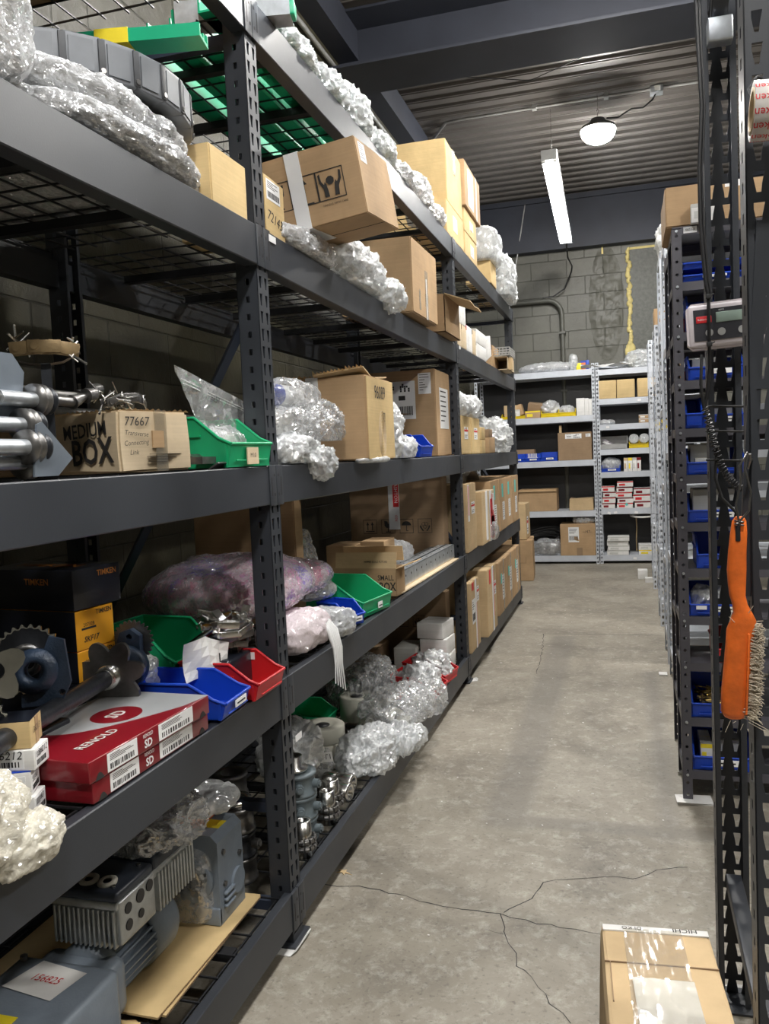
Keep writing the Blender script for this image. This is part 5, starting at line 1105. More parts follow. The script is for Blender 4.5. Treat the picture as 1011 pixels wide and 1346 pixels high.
def level_d3():
    z = at(ZD)
    # bay three tall cartons
    S = (.30, .34, .445); t = carton('tall taped carton just past the second post on the fourth level', (-.99, 5.24, z), S, mat='cardboard_light'); X = face(S, 'x+')
    m = MB(); put_quad(m, X, .04, .2, .09, .44, .0016); m.build('packing_tape', 'label_white', t); m = MB(); put_quad(m, X, .05, .24, .07, .43, .002); m.build('red_print', 'label_red', t); shipping_label(t, X, .16, .24, .12, .08, 2)
    S = (.30, .25, .37); t = carton('shorter carton leaning out over the fourth beam', (-.965, 5.66, z), S, mat='cardboard_light'); m = MB(); put_quad(m, face(S, 'x+'), .16, .02, .24, .37, .0016); m.build('packing_tape', 'label_white', t)
    S = (.30, .26, .365); t = carton('carton wrapped in red printed tape on the fourth level', (-.96, 5.94, z), S, mat='cardboard_pale'); X = face(S, 'x+')
    m = MB(); put_quad(m, X, .02, .0, .12, .365, .0016); put_quad(m, X, .16, .1, .24, .34, .0016); m.build('packing_tape', 'label_white', t); m = MB(); r = random.Random(3)
    for k in range(9): put_quad(m, X, .03+.2*r.random(), .35*r.random(), .045+.2*r.random(), .35*r.random()+.01, .0022)
    m.build('red_print', 'label_red', t)
    blob('plastic_bag', 'small clear bag stuck against the red taped carton', 'bag', (-.955, 6.10, z+.0), (.05, .22, .13), 'film_clear', 80, amp=.02, freq=16, n=4)
    for i in range(4):
        S = (.46, .40, .42); y = 6.25+.405*i; t = carton(['first of the four brown cartons with teal marks, fourth level', 'second of the four brown cartons with teal marks, fourth level', 'third of the four brown cartons with teal marks, fourth level', 'last of the four brown cartons with teal marks, at the rack end'][i], (-.995+.006*(i % 2), y, z), S, mat='cardboard', group='brown cartons with teal marks on the fourth level'); X = face(S, 'x+')
        m = MB(); put_quad(m, X, .14, .27, .22, .38, .0016); m.build('teal_mark', 'label_teal', t); shipping_label(t, X, .16, .08, .12, .15, 1)
    m = MB()
    vs = [(x*.28, .7*y, .0+.10*(1-abs(2*y-1)**3)) for y in (0, .15, .4, .6, .85, 1) for x in (0, 1)]
    m.add(vs, [(i*2, i*2+2, i*2+3, i*2+1) for i in range(5)]); plain('white_tray', 'bent white card standing on the brown cartons under the third beam', 'card', m, 'paper_white', (-1.44, 6.1, z+.40), (0, 0, 0))
    carton('carton standing behind the first two cartons of bay three', (-1.30, 5.72, z), (.34, .5, .40), mat='cardboard_dark')
    # bay two
    S = (.34, 1.15, .60); t = thing('cardboard_box', 'huge carton with handling symbols and a red label at the back of the middle bay', 'box', (-1.085, 4.96, z)); 
    S = (.60, .14, .585); b = MB(); b.box((-S[0], 0, 0), (0, S[1], S[2]), bev=.006); b.build('carton', 'cardboard_dark', t); X = face(S, 'y-')
    hand_icons(t, X, ['up', 'glass', 'umbrella', 'hex'], .088, .030, .085, .165)
    m = MB(); put_quad(m, X, .255, .19, .325, .585, .0016); m.build('packing_tape', 'label_white', t); m = MB(); put_quad(m, X, .285, .33, .322, .50, .0024); put_text(m, X, 'RED', .303, .26, .022, 0, z=.0024, rot=90); m.build('red_label', 'label_red', t); m = MB(); put_text(m, X, 'ASHTON', .304, .415, .03, 0, z=.0030, rot=-90); m.build('label_lettering', 'label_white', t)
    # printed small box, open
    t = thing('open_carton', 'open printed carton with raised flaps beside the green bin', 'box', (-1.03, 3.65, z), (0, 0, -2)); w, d, h = .30, .13, .13; m = MB()
    m.box((-w, 0, 0), (0, d, .004)); m.box((-w, 0, 0), (0, .004, h)); m.box((-w, d-.004, 0), (0, d, h)); m.box((-w, 0, 0), (-w+.004, d, h)); m.box((-.004, 0, 0), (0, d, h)); m.build('carton', 'cardboard', t)
    for (lo, hi, X_) in (((-w, 0, 0), (0, .004, .075), M((0, 0, h), (-12, 0, 0))), ((0, 0, 0), (.004, d, .09), M((0, 0, h), (0, 70, 0))), ((-w, d-.004, 0), (0, d, .07), M((0, 0, h), (10, 0, 0)))):
        m = MB(); m.box(lo, hi, X_); m.build('carton_flap', 'cardboard_light', t)
    m = MB(); X = face((w, d, h), 'y-'); put_text(m, X, 'SMALL', w-.052, .085, .034, 0, bold=.008, sx=.8); put_text(m, X, 'BOX', w-.045, .043, .055, 0, bold=.02, sx=.7); put_text(m, X @ M((0, h, 0), (-12, 0, 0)), 'HOMES BUILD FUTURE', w-.10, .03, .014, 0, sx=.8); m.build('printed_words', 'ink', t)
    small_box('left closed brown carton behind the open printed carton', (-1.50, 4.0, z), (.16, .22, .20), 'cardboard'); small_box('right closed brown carton behind the open printed carton', (-1.33, 4.05, z), (.13, .20, .215), 'cardboard')
    blob('bubble_wrap_bundle', 'white bubble wrapped roll behind the galvanised channels', 'bubble wrap', (-1.27, 4.42, z), (.20, .40, .18), 'bubble_wrap', 90, amp=.03, freq=14, core_mat='label_white')
    # galvanised strut channels on cardboard strips
    for i in range(3):
        m = MB(); X = Matrix(((1, 0, 0, 0), (0, 0, 1, 0), (0, 1, 0, 0), (0, 0, 0, 1))); w = .045; h = .078-.012*(i == 2)
        m.prism([(0, 0), (w, 0), (w, h), (w-.004, h), (w-.004, .004), (.004, .004), (.004, h), (0, h)], 0, 1.24, X)
        m.box((0, 0, h-.003), (w, 1.24, h))
        for k in range(12): m.cyl((w+.0003, .06+k*.1, h*.6), (w+.0012, .06+k*.1, h*.6), .006, n=8, mat=1); m.cyl((w*.5, .06+k*.1, h), (w*.5, .06+k*.1, h+.0008), .006, n=8, mat=1)
        plain('strut_channel', ['front galvanised strut channel lying by the fourth beam', 'middle galvanised strut channel by the fourth beam', 'rear galvanised strut channel by the fourth beam'][i], 'channel', m, ['galvanised', 'ink'], (-1.10-.05*i, 3.74+.02*i, z+.012), (0, 0, -1.2), group='galvanised strut channels on the fourth level')
    for i in range(2): m = MB(); m.box((0, 0, 0), (.10-.03*i, 1.25, .006)); plain('cardboard_strip', ['lower cardboard strip under the strut channels', 'upper cardboard strip under the strut channels'][i], 'cardboard', m, 'cardboard_pale', (-1.125+.0*i, 3.72, z+.0062*i), (0, 0, -1.2))
    t = stack_bin('big green bin turned sideways near the printed carton', (-1.025, 3.13, z), .28, .34, .135, 'plastic_green', rz=82, lab=False); m = MB(); m.box((.13, -.006, .02), (.17, -.003, .045)); m.box((.135, -.007, .028), (.165, -.006, .032), mat=1); m.build('bin_label', ['label_white', 'ink'], t)
    stack_bin('small blue bin in front of the big green bin', (-1.03, 2.95, z), .11, .15, .09, 'plastic_blue', rz=72)
    blob('plastic_bag', 'flat silvery bag wedged behind the blue bin', 'bag', (-1.22, 3.06, z+.10), (.18, .24, .06), 'bubble_wrap', 93, amp=.02, freq=16); blob('plastic_bag', 'grey crumpled bag under the small blue bin', 'bag', (-1.08, 2.84, z), (.20, .18, .09), 'film_milky', 94, amp=.04, freq=14, core_mat='steel_dark')
    blob('plastic_bag', 'clear bag with red packets behind the dyed bundle', 'bag', (-1.42, 3.22, z), (.18, .30, .28), 'film_clear', 95, amp=.05, freq=12, core_mat='label_red'); blob('plastic_bag', 'tall clear bag leaning against the open printed carton', 'bag', (-1.50, 3.55, z), (.18, .24, .34), 'film_clear', 96, amp=.05, freq=12)
    # dyed fabric bundles in stretch wrap
    t = thing('wrapped_fabric_bundle', 'large tie dyed bundle in stretch wrap passing behind the first post', 'bundle', (-1.33, 2.60, z+.12)); m = MB()
    blob_geo(m, (0, 0, .10), (.50, .66, .20), 3, 2.4, .03, 8, n=5, ridge=.5); blob_geo(m, (.14, .30, .09), (.22, .30, .13), 4, 2.0, .02, 10, n=4, ridge=.5, flat=False); m.build('stretch_wrap', 'stretch_pink', t); m = MB(); blob_geo(m, (0, 0, .10), (.485, .64, .185), 3, 2.4, .03, 8, n=5, ridge=.5); blob_geo(m, (.14, .30, .09), (.20, .28, .115), 4, 2., .02, 10, n=4, ridge=.5, flat=False); m.build('dyed_fabric', 'dyed_fabric', t)
    t = thing('wrapped_fabric_bundle', 'pale pink rolled bundle in stretch wrap, its tail hanging over the beam', 'bundle', (-1.10, 2.59, z)); m = MB(); blob_geo(m, (0, 0, .07), (.20, .34, .125), 7, 2.8, .02, 10, n=5, ridge=.6); m.build('stretch_wrap', 'stretch_pale', t); m = MB(); blob_geo(m, (0, 0, .068), (.18, .32, .11), 7, 2.8, .01, 10, n=4); m.build('pale_fabric', 'label_white', t)
    m = MB(); q = [(.07, .05, .10), (.11, .05, .06), (.125, .055, 0), (.125, .06, -.06)]
    for k in range(5): m.tube([(a+.004*k, b+.006*(k-2), c) for a, b, c in q]+[(.128+.003*k, .065+.016*(k-2), -.12-.01*k)], [.012, .010, .006, .003, .002], 6)
    m.build('twisted_tail', 'label_white', t)
    # plain panel of cardboard behind
    carton('plain upright carton standing behind the dyed bundle', (-1.12, 2.66, z+.0), (.44, .08, .50), mat='cardboard', seam=False).location = (-1.25, 3.0, z)
level_d3()
def level_d1():
    z = at(ZD)
    # two flat red cartons with print
    for i in range(2):
        S = (.27, .452, .043); t = thing('flat_red_box', ['lower flat red box, partly covered by the upper one', 'upper flat red and silver box with an oval logo on its lid'][i], 'box', (-1.004+.004*i, 1.335-.012*i, z+.0445*i), (0, 0, -1.0*i-.6)); m = MB(); m.box((-S[0], 0, 0), (0, S[1], S[2]), bev=.0025); m.build('carton', 'box_red', t)
        X = face(S, 'x+'); shipping_label(t, X, .055, .003, .10, .037, 0); shipping_label(t, X, .235, .004, .14, .036, 0)
        m = MB(); put_text(m, X, 'RENOLD', .195, .033, .011, 0, bold=.01, z=.0008, sx=.85); put_text(m, X, 'SD', .195, .015, .024, 0, bold=.03, z=.0008); m.build('logo_lettering', 'label_white', t)
        m = MB()
        for yy in (.03, .42): m.prism([(.0+yy-.014+.028*k/8, .0+.014*math.sin(PI*k/8)) for k in range(9)], 0, .0007, X)
        m.build('finger_notch', 'ink', t)
        if i:
            X = face(S, 'top'); m = MB(); P = [(.0, .16)]
            for k in range(15): a = k/14; P.append((.02+.235*a, .135+.23*a**1.6-.05*math.sin(a*PI)))
            P += [(.27, .452), (0, .452)]; m.prism(P, 0, .0006, X); m.build('silver_panel', 'box_silver', t)
            m = MB(); m.prism([(.135+.055*math.cos(a), .275+.062*math.sin(a)) for a in [2*PI*k/28 for k in range(28)]], .0006, .0011, X); m.build('oval_logo', 'box_red', t)
            m = MB(); put_text(m, X, 'SD', .135, .275, .045, 0, bold=.02, z=.0013, rot=90); m.build('lid_lettering', 'paper_grey', t); m = MB(); put_text(m, X, 'RENOLD', .20, .12, .032, 0, bold=.01, z=.0013, rot=90); m.build('lid_lettering', 'paper_grey', t)
    # little cartons at the near left
    lb = ['bottom white carton of the small stack by the red boxes', 'second carton of the small stack, with a blue top', 'third white carton of the small stack, handwritten number', 'tan and black carton topping the small stack by the red boxes']
    for i in range(4):
        S = [(.13, .06, .040), (.13, .065, .046), (.14, .068, .040), (.15, .075, .052)][i]; zz = z+[0, .041, .088, .129][i]
        t = thing('small_carton', lb[i], 'box', (-1.078-.008*(i % 2), 1.262+.004*i, zz), (0, 0, [20, 26, 17, 24][i])); m = MB(); m.box((-S[0], 0, 0), (0, S[1], S[2]), bev=.002); m.build('carton', ['paper_white', 'paper_white', 'paper_white', 'cardboard_yellow'][i], t); X = face(S, 'y-'); X2 = face(S, 'x+')
        if i < 3: shipping_label(t, X2, .004, .004, .05, .032, 0); shipping_label(t, X, .03, .004, .09, .034, 0)
        m = MB(); put_text(m, X2, ['13', '13', '36212', '36213'][i], .035, .03, .017, 0, z=.0016, shear=.2); put_text(m, X, ['13', '13', '36212', '36213'][i], .09, .03, .022, 0, z=.0016, shear=.2); m.build('handwriting', 'ink', t)
        if i == 1: m = MB(); m.box((-S[0], 0, S[2]), (0, S[1], S[2]+.0008)); m.build('blue_top', 'plastic_blue', t)
        if i == 3: m = MB(); m.box((-S[0]-.001, .0, S[2]), (.0, S[1], S[2]+.001)); m.build('black_top', 'box_black', t); m = MB(); put_quad(m, X2, .03, 0, .05, S[2], .0012); put_quad(m, X, .05, 0, .08, S[2], .0012); m.build('packing_tape', 'cardboard', t)
    t = thing('bubble_wrap_bundle', 'large cream bubble wrap bundle bulging over the fourth beam at the left edge', 'bubble wrap', (-1.03, 1.03, z-.0)); m = MB()
    blob_geo(m, (-.03, -.07, .075), (.18, .42, .165), 3, 2.4, .035, 11, n=6, ridge=.7, fine=.2, ff=50); blob_geo(m, (.035, .10, .02), (.07, .16, .08), 5, 2.4, .02, 20, n=5, ridge=.7, flat=False); m.build('bubble_wrap', 'bubble_cream', t)
    # shaft with plate sprocket and flange bearing
    p, q = Vector((-1.09, 1.08, .975)), Vector((-1.245, 1.80, .955)); d = (q-p).normalized(); X = Matrix.Translation(p) @ d.to_track_quat('Z', 'Y').to_matrix().to_4x4(); L_ = (q-p).length
    t = thing('sprocket_shaft', 'thick black shaft with a lobed plate sprocket and flange bearing at its end', 'machine part', (0, 0, 0)); m = MB(); m.cyl((0, 0, 0), (0, 0, L_-.06), .021, n=24, X=X); m.build('shaft', 'steel_black', t)
    m = MB(); m.prism(gear_poly(7, .060, .090, cusp=.55), L_-.075, L_-.062, X @ RZ(14), 0, [circ(.02)[::-1]]); m.build('plate_sprocket', 'steel_dark', t)
    m = MB(); m.lathe([(.021, L_-.10), (.028, L_-.10), (.033, L_-.06), (.033, L_+.0), (.026, L_+.02), (.018, L_+.02)], X, 28); m.lathe([(.021, L_-.10), (.024, L_-.108), (.0215, L_-.108)], X, 28); m.build('hub', 'steel', t)
    m = MB(); m.lathe([(.026, L_+.01), (.055, L_+.01), (.058, L_+.02), (.058, L_+.045), (.045, L_+.055), (.026, L_+.055), (.026, L_+.01)], X, 28)
    for s in (1, -1):
        Y = X @ RZ(100 if s > 0 else 280); m.prism([(.03, -.036), (.085, -.026), (.098, 0), (.085, .026), (.03, .036)], L_+.03, L_+.055, Y, 0, [[(.078+.008*math.cos(-a), .008*math.sin(-a)) for a in [2*PI*k/10 for k in range(10)]]])
    m.build('flange_bearing', 'cast_navy', t); m = MB(); m.prism(gear_poly(26, .047, .056, cusp=.7), L_+.06, L_+.068, X @ M((-.01, .06, 0)), 0); m.build('toothed_wheel', 'steel_dark', t)
    # toothed sprockets at the back left
    def spr(label, loc, rot, r, n, hub, mats=('steel_black', 'steel'), ring=True):
        t = thing('sprocket', label, 'sprocket', loc, rot); m = MB(); m.prism(gear_poly(n, r*.86, r*.93), -.006, .006, None, 0, [circ(.02)[::-1]]); m.build('wheel', mats[0], t)
        m = MB()
        for k in range(n): a = 2*PI*k/n; m.cyl((r*.90*math.cos(a), r*.90*math.sin(a), -.005), (r*1.02*math.cos(a), r*1.02*math.sin(a), 0), .0058, .003, n=6); 
        m.build('teeth', mats[1], t); m['kind'] = 'x' if False else None
        return t
    def sprocket(label, loc, rot, r, n, hub=True):
        t = thing('sprocket', label, 'sprocket', loc, rot); m = MB(); m.prism(gear_poly(n, r*.88, r, cusp=1.2), -.006, .006, None, 0, [circ(.02)[::-1]]); m.build('toothed_wheel', 'steel_black', t)
        m = MB(); m.prism(gear_poly(n, r*.895, r*1.004, cusp=1.4), -.0066, .0066, None, 0, [gear_poly(n, r*.86, r*.9, cusp=1.)[::-1]]); m.build('polished_teeth', 'steel', t)
        if hub: m = MB(); m.lathe([(.02, .006), (.036, .006), (.036, .03), (.02, .03), (.02, .006)], n=24); m.build('hub', 'steel_dark', t)
        return t
    sprocket('large dark sprocket with shiny teeth beside the black cartons', (-1.27, 1.50, 1.055), (82, 0, 28), .078, 26)
    sprocket('double toothed sprocket at the far left above the shaft', (-1.20, 1.26, .985), (84, 0, 34), .062, 20)
    t = thing('flange_bearing', 'polished lobed flange at the far left in front of the large sprocket', 'bearing', (-1.18, 1.30, 1.085), (84, 0, 38)); m = MB(); m.prism(gear_poly(4, .036, .062, cusp=.8), -.006, .006, RZ(30), 0, [circ(.018)[::-1]]); m.build('flange', 'steel', t); m = MB(); m.lathe([(.018, 0), (.032, 0), (.030, -.045), (.018, -.045), (.018, 0)], n=24); m.build('bearing_ring', 'steel_dark', t)
    t = thing('bearing_block', 'navy bearing block with a square foot in front of the large sprocket', 'bearing', (-1.215, 1.455, 1.045), (84, 0, 28)); m = MB(); m.lathe([(.02, -.02), (.045, -.02), (.048, .02), (.03, .03), (.02, .03), (.02, -.02)], n=26); m.build('bearing_ring', 'cast_navy', t); m = MB(); m.prism([(-.03, -.075), (.05, -.075), (.07, -.03), (.06, .06), (.03, .07), (.02, .045), (.0, -.045), (-.03, -.05)], -.012, .006, None, 0, [[(.052+.007*math.cos(-a), -.05+.007*math.sin(-a)) for a in [2*PI*k/8 for k in range(8)]]]); m.build('mounting_flange', 'cast_navy', t)
    m = MB(); m.box((-.16, -.1, 0), (.16, .12, .10), bev=.01); m.cyl((-.05, -.12, .12), (-.05, .1, .12), .03, n=20); plain('machine_casting', 'low dark machine casting carrying the sprockets at the back left', 'machine part', m, 'steel_black', (-1.36, 1.42, z))
    # black and orange cartons
    for i, (S, zz, mt, lb) in enumerate((((.26, .15, .125), 0, 'box_black', 'bottom black carton under the orange ones'), ((.25, .135, .075), .127, 'box_orange', 'lower orange carton of the bearing stack'), ((.25, .135, .098), .204, 'box_orange', 'upper orange carton of the bearing stack with a handwritten mark'), ((.30, .17, .10), .304, 'box_black', 'large black carton topping the bearing stack'))):
        t = thing('bearing_carton', lb, 'box', (-1.295, 1.70, z+zz), (0, 0, -6)); m = MB(); m.box((-S[0], 0, 0), (0, S[1], S[2]), bev=.002); m.build('carton', mt, t); X = face(S, 'x+'); Y = face(S, 'y-'); T = face(S, 'top')
        if mt == 'box_orange':
            m = MB(); put_quad(m, Y, 0, 0, S[0], S[2], .0008); m.build('black_side', 'box_black', t); m = MB(); put_text(m, X, 'TIMKEN', .10, S[2]-.012, .016, 0, bold=.02); put_quad(m, X, .02, S[2]*.5, .07, S[2]*.5+.005); put_text(m, X, '20732B', .045, S[2]*.62, .013, 0); put_text(m, X, 'SKF17', .05, S[2]*.25, .020, 0, shear=.3, bold=.01); m.build('print', 'ink', t)
        else:
            m = MB(); put_text(m, X, 'TIMKEN', .12, S[2]-.018, .020, 0, bold=.02); put_text(m, Y, 'TIMKEN', S[0]*.62, S[2]-.03, .022, 0, bold=.02); put_text(m, T, 'TIMKEN', S[0]*.5, .08, .06, 0, bold=.01); m.build('print', 'print_orange', t)
    # bins in this bay
    stack_bin('long green bin behind, next to the dyed bundle', (-1.22, 2.02, z+.03), .22, .28, .15, 'plastic_green', rz=84, lab=False); stack_bin('second green bin further back, beside the orange cartons', (-1.46, 1.96, z+.05), .20, .2, .12, 'plastic_green', rz=78, lab=False)
    m = MB(); m.box((-.32, -.02, 0), (.02, .46, .026)); plain('cardboard_tray', 'flat black tray under the two green bins', 'tray', m, 'box_black', (-1.24, 1.99, z))
    blob('bubble_wrap_bundle', 'bubble wrap bundle behind the blue bin, beside the flange bearing', 'bubble wrap', (-1.33, 1.93, z+.03), (.16, .15, .12), 'bubble_wrap', 23, amp=.03, freq=16, ridge=.8)
    stack_bin('blue bin set across the ends of the red boxes', (-.975, 1.835, z+.006), .155, .275, .088, 'plastic_blue', rz=93)
    t = stack_bin('red bin with a printed strip, right beside the blue bin', (-.968, 2.015, z+.001), .175, .24, .098, 'plastic_red', rz=90, lab=False)
    m = MB(); X = Matrix(((0, 0, -1, .171), (-1, 0, 0, .225), (0, 1, 0, .070), (0, 0, 0, 1))); put_quad(m, X, 0, 0, .135, .021, .001); put_text(m, X, 'SET SCREW SMALL', .0675, .0105, .0150, 1, z=.0013, sx=.78); m.build('bin_label', ['label_white', 'ink'], t)
    m = MB(); vs = []
    for i in range(7):
        for j in range(5): vs.append((-.07+.024*i, .012*math.sin(i*1.1+j*.8), .026*j-.02*abs(i-3)/3+.008*noise.noise(Vector((i, j, 0)))))
    m.add(vs, [(i*5+j, (i+1)*5+j, (i+1)*5+j+1, i*5+j+1) for i in range(6) for j in range(4)]); put_text(m, Matrix(((1, 0, 0, 0), (0, 0, -1, -.014), (0, 1, 0, 0), (0, 0, 0, 1))), '1', .03, .04, .035, 1, bold=.02, z=.004)
    plain('paper_tag', 'crumpled white paper tag with a number one, stuck in the bins', 'paper', m, ['paper_white', 'ink'], (-1.11, 2.0, z+.075), (-14, 8, 62))
    # pile of attachment chain
    t = thing('roller_chain', 'pile of steel roller chain with bright plates, left of the first post', 'chain', (-1.13, 2.14, z+.10), (0, 0, 20)); m = MB(); r = random.Random(21); pts = []
    for k in range(46): a = k*.62; rr = .03+.045*abs(math.sin(k*.37)); pts.append((rr*math.cos(a), rr*math.sin(a)*1.1, .010+.0022*k+.006*math.sin(k*1.7)))
    roller_chain(m, pts[:24], .022, .009); m.build('dark_links', 'steel_dark', t); m = MB(); roller_chain(m, pts[23:], .022, .009)
    for k in range(7): m.box((-.025, -.012, -.001), (.025, .012, .001), M((r.uniform(-.06, .06), r.uniform(-.06, .06), r.uniform(.03, .12)), (r.uniform(-60, 60), r.uniform(-60, 60), r.uniform(0, 180))))
    m.build('bright_links', 'steel', t); m = MB(); m.cyl((-.06, -.05, .05), (.06, .07, .06), .012, n=14); m.cyl((-.09, -.02, .03), (-.01, -.08, .09), .014, n=14); m.build('pins', 'steel', t)
    m = MB(); m.box((-.08, -.09, 0), (.08, .09, .10), bev=.01); plain('black_carton', 'small black carton under the pile of roller chain', 'box', m, 'box_black', (-1.15, 2.14, z))
level_d1()
def level_e():
    z = at(ZE)
    def sheet(label, loc, w, d, rz, rot=None):
        m = MB(); m.box((-w, 0, 0), (0, d, .0055)); r = random.Random(int(d*100))
        for k in range(int(d/.006)): m.box((0, k*.006, .001), (.0012+.001*r.random(), k*.006+.003, .0045), mat=1)
        for k in range(14): m.add([(-w*k/14, d, 0), (-w*(k+1)/14, d, .0055), (-w*(k+.5)/14, d+.012*r.random(), .003)], [(0, 1, 2), (2, 1, 0)])
        plain('cardboard_sheet', label, 'cardboard', m, ['cardboard_yellow', 'cardboard_dark'], loc, rot or (0, 0, rz))
    sheet('lower brown cardboard sheet under the gear motors', (-1.075, 1.64, z), .56, .55, 1); sheet('upper brown cardboard sheet under the gear motors', (-1.085, 1.62, z+.0062), .54, .55, -1); sheet('near cardboard sheet at the bottom left of the bottom level', (-1.10, 1.02, z), .55, .585, 2)
    z2 = z+.013
    # gearmotor: gear unit, finned motor with cowl, inverter on top
    t = thing('gear_motor', 'blue grey gear motor with a finned silver inverter box and paper tag', 'motor', (-1.22, 1.5, z2)); m = MB()
    m.box((-.16, -.34, .0), (.10, .04, .165), bev=.016); m.prism(circ(.062), .10, .118, Matrix(((0, 0, 1, 0), (1, 0, 0, -.20), (0, 1, 0, .085), (0, 0, 0, 1))), 0, [circ(.035)[::-1]]); m.box((-.13, .03, .02), (.07, .11, .15), bev=.02); m.build('gear_housing', 'motor_blue', t)
    m = MB(); m.cyl((.085, -.20, .085), (.121, -.20, .085), .034, n=24); m.build('output_bore', 'steel_black', t)
    m = MB()
    for a in range(6): m = MB(); m.cyl((.100, -.20+.05*math.cos(a*PI/3), .085+.05*math.sin(a*PI/3)), (.122, -.20+.05*math.cos(a*PI/3), .085+.05*math.sin(a*PI/3)), .005, n=6); m.build('bolt', 'steel_dark', t)
    for (x, y) in ((-.14, .02), (-.10, -.28), (.04, -.30)): m = MB(); m.cyl((x, y, .160), (x, y, .176), .009, n=6); m.build('bolt', 'steel_dark', t)
    m = MB(); Ym = Matrix(((1, 0, 0, -.03), (0, 0, 1, 0), (0, -1, 0, .088), (0, 0, 0, 1)))
    m.lathe([(0, .08), (.076, .08), (.084, .09), (.084, .12), (.066, .13), (.062, .30), (0, .30)], Ym, 32)
    for k in range(26):
        a = 360*k/26; m.box((.058, -.0022, .125), (.080, .0022, .275), Ym @ RZ(a))
    m.build('finned_motor', 'motor_blue', t); m = MB(); m.lathe([(.070, .27), (.087, .27), (.088, .36), (.078, .382), (.03, .386), (0, .386)], Ym, 32); m.build('fan_cowl', 'motor_blue', t)
    m = MB(); m.box((-.055, .11, .15), (.02, .26, .205), bev=.006); m.build('terminal_neck', 'motor_lid', t)
    # inverter
    m = MB(); x0, x1, y0, y1, zb, zt = -.11, .075, .08, .43, .185, .290
    m.box((x0+.01, y0+.01, zb), (x1-.01, y1-.01, zt)); 
    for k in range(13): x = x0+.012+k*.0132; m.box((x, y0-.004, zb-.004), (x+.006, y0+.012, zt-.02), bev=.0015)
    for k in range(12): y = y0+.165+k*.0150; m.box((x1-.012, y, zb-.004), (x1+.006, y+.007, zt-.012), bev=.0015)
    m.box((x1-.012, y0+.004, zb+.0), (x1+.004, y0+.15, zt), bev=.006); m.box((x0, y0, zt-.022), (x1, y1, zt), bev=.006); m.build('inverter_case', 'cast_alu', t)
    m = MB(); m.box((x0-.002, y0-.004, zt), (x1+.002, y0+.15, zt+.024), bev=.008); m.box((x0-.002, y0+.155, zt), (x1+.002, y1, zt+.030), bev=.008); m.build('inverter_lid', 'motor_lid', t)
    m = MB()
    for (y, zz, rr) in ((.115, .262, .013), (.115, .222, .013), (.165, .265, .016), (.165, .222, .011), (.205, .270, .014)): m = MB(); m.cyl((x1+.003, y, zz), (x1+.0065, y, zz), rr, n=20); m.build('cable_entry', 'plastic_black', t)
    for (x, y) in ((.05, .105), (-.08, .105), (.05, .21)): m = MB(); m.cyl((x, y, zt+.022), (x, y, zt+.028), .006, n=12); m.build('lid_screw', 'steel', t)
    m = MB(); m.add([(-.12, -.075, .1668), (.02, -.095, .1668), (.04, .005, .1672), (-.09, .025, .1672)], [(0, 1, 2, 3)]); put_text(m, Matrix.Identity(4), '156825', -.038, -.034, .032, 1, z=.1680, rot=-3, shear=.2, sx=.8); m.build('paper_tag', ['paper_white', 'ink_red'], t)
    m = MB(); put_quad(m, M((0, 0, .166)), -.10, -.235, -.01, -.155, .0012); m.build('yellow_plate', 'label_yellow', t); m = MB()
    for x in (-.075, -.035): m.prism([(x+.012*a, -.195+.012*b) for a, b in circ(1, 12)], .1672, .1678)
    m.build('plate_print', 'ink', t)
    blob('plastic_bag', 'clear crumpled bag lying on the silver inverter box', 'bag', (-1.20, 1.84, z2+.318), (.20, .22, .11), 'film_clear', 31, amp=.04, freq=12, ridge=.9, n=6); m = MB()
    for k in range(2): m.lathe([(.010, 0), (.022, 0), (.024, .006), (.016, .012), (.010, .008)], M((-.01+.05*k, 0, .0), (8, 0, 0)), 20)
    plain('cable_glands', 'pair of ribbed rings on the inverter lid beside the clear bag', 'rings', m, 'cream_plastic', (-1.235, 1.62, z2+.312))
    # second gearbox
    t = thing('gearbox', 'blue grey gearbox wrapped in film with an orange plug on top', 'gearbox', (-1.115, 2.0, z2)); m = MB(); w, d, h = .15, .15, .255
    m.prism([(-w, .02), (-w+.02, 0), (0, 0), (0, h-.05), (-.0, h-.02), (-.02, h), (-w, h)], 0, d, Matrix(((1, 0, 0, 0), (0, 0, 1, 0), (0, 1, 0, 0), (0, 0, 0, 1)))); 
    m.lathe([(.036, .0), (.062, .0), (.062, .014), (.040, .018), (.036, .018)], Matrix(((1, 0, 0, -w*.52), (0, 0, -1, 0), (0, 1, 0, h*.50), (0, 0, 0, 1))), 30); m.box((-w*.9, -.006, .0), (-.0, .01, .05), bev=.004)
    for k in range(3): m.box((-.0, .02+.0*k, .04+.018*k), (.012, .075, .050+.018*k), bev=.004)
    m.build('gear_housing', 'motor_blue', t); m = MB(); m.cyl((-w*.52, .01, h*.5), (-w*.52, -.004, h*.5), .036, n=28); m.build('bore', 'steel_black', t)
    m = MB(); m.cyl((0, .105, h*.32), (.008, .105, h*.32), .036, n=30); m.build('round_cover', 'motor_blue', t); m = MB()
    for (y, zz) in ((.03, h*.42), (.03, h*.78), (.125, h*.6)): m = MB(); m.cyl((0, y, zz), (.006, y, zz), .008, n=8); m.build('plug', 'steel_dark', t)
    for a in range(4): m = MB(); m.cyl((-w*.52+.051*math.cos(a*PI/2+.5), -.012, h*.5+.051*math.sin(a*PI/2+.5)), (-w*.52+.051*math.cos(a*PI/2+.5), -.02, h*.5+.051*math.sin(a*PI/2+.5)), .005, n=8); m.build('bolt', 'steel_dark', t)
    m = MB(); put_quad(m, M((0, 0, h)), -.075, .05, -.02, .10, .001); m.build('yellow_plate', 'label_yellow', t)
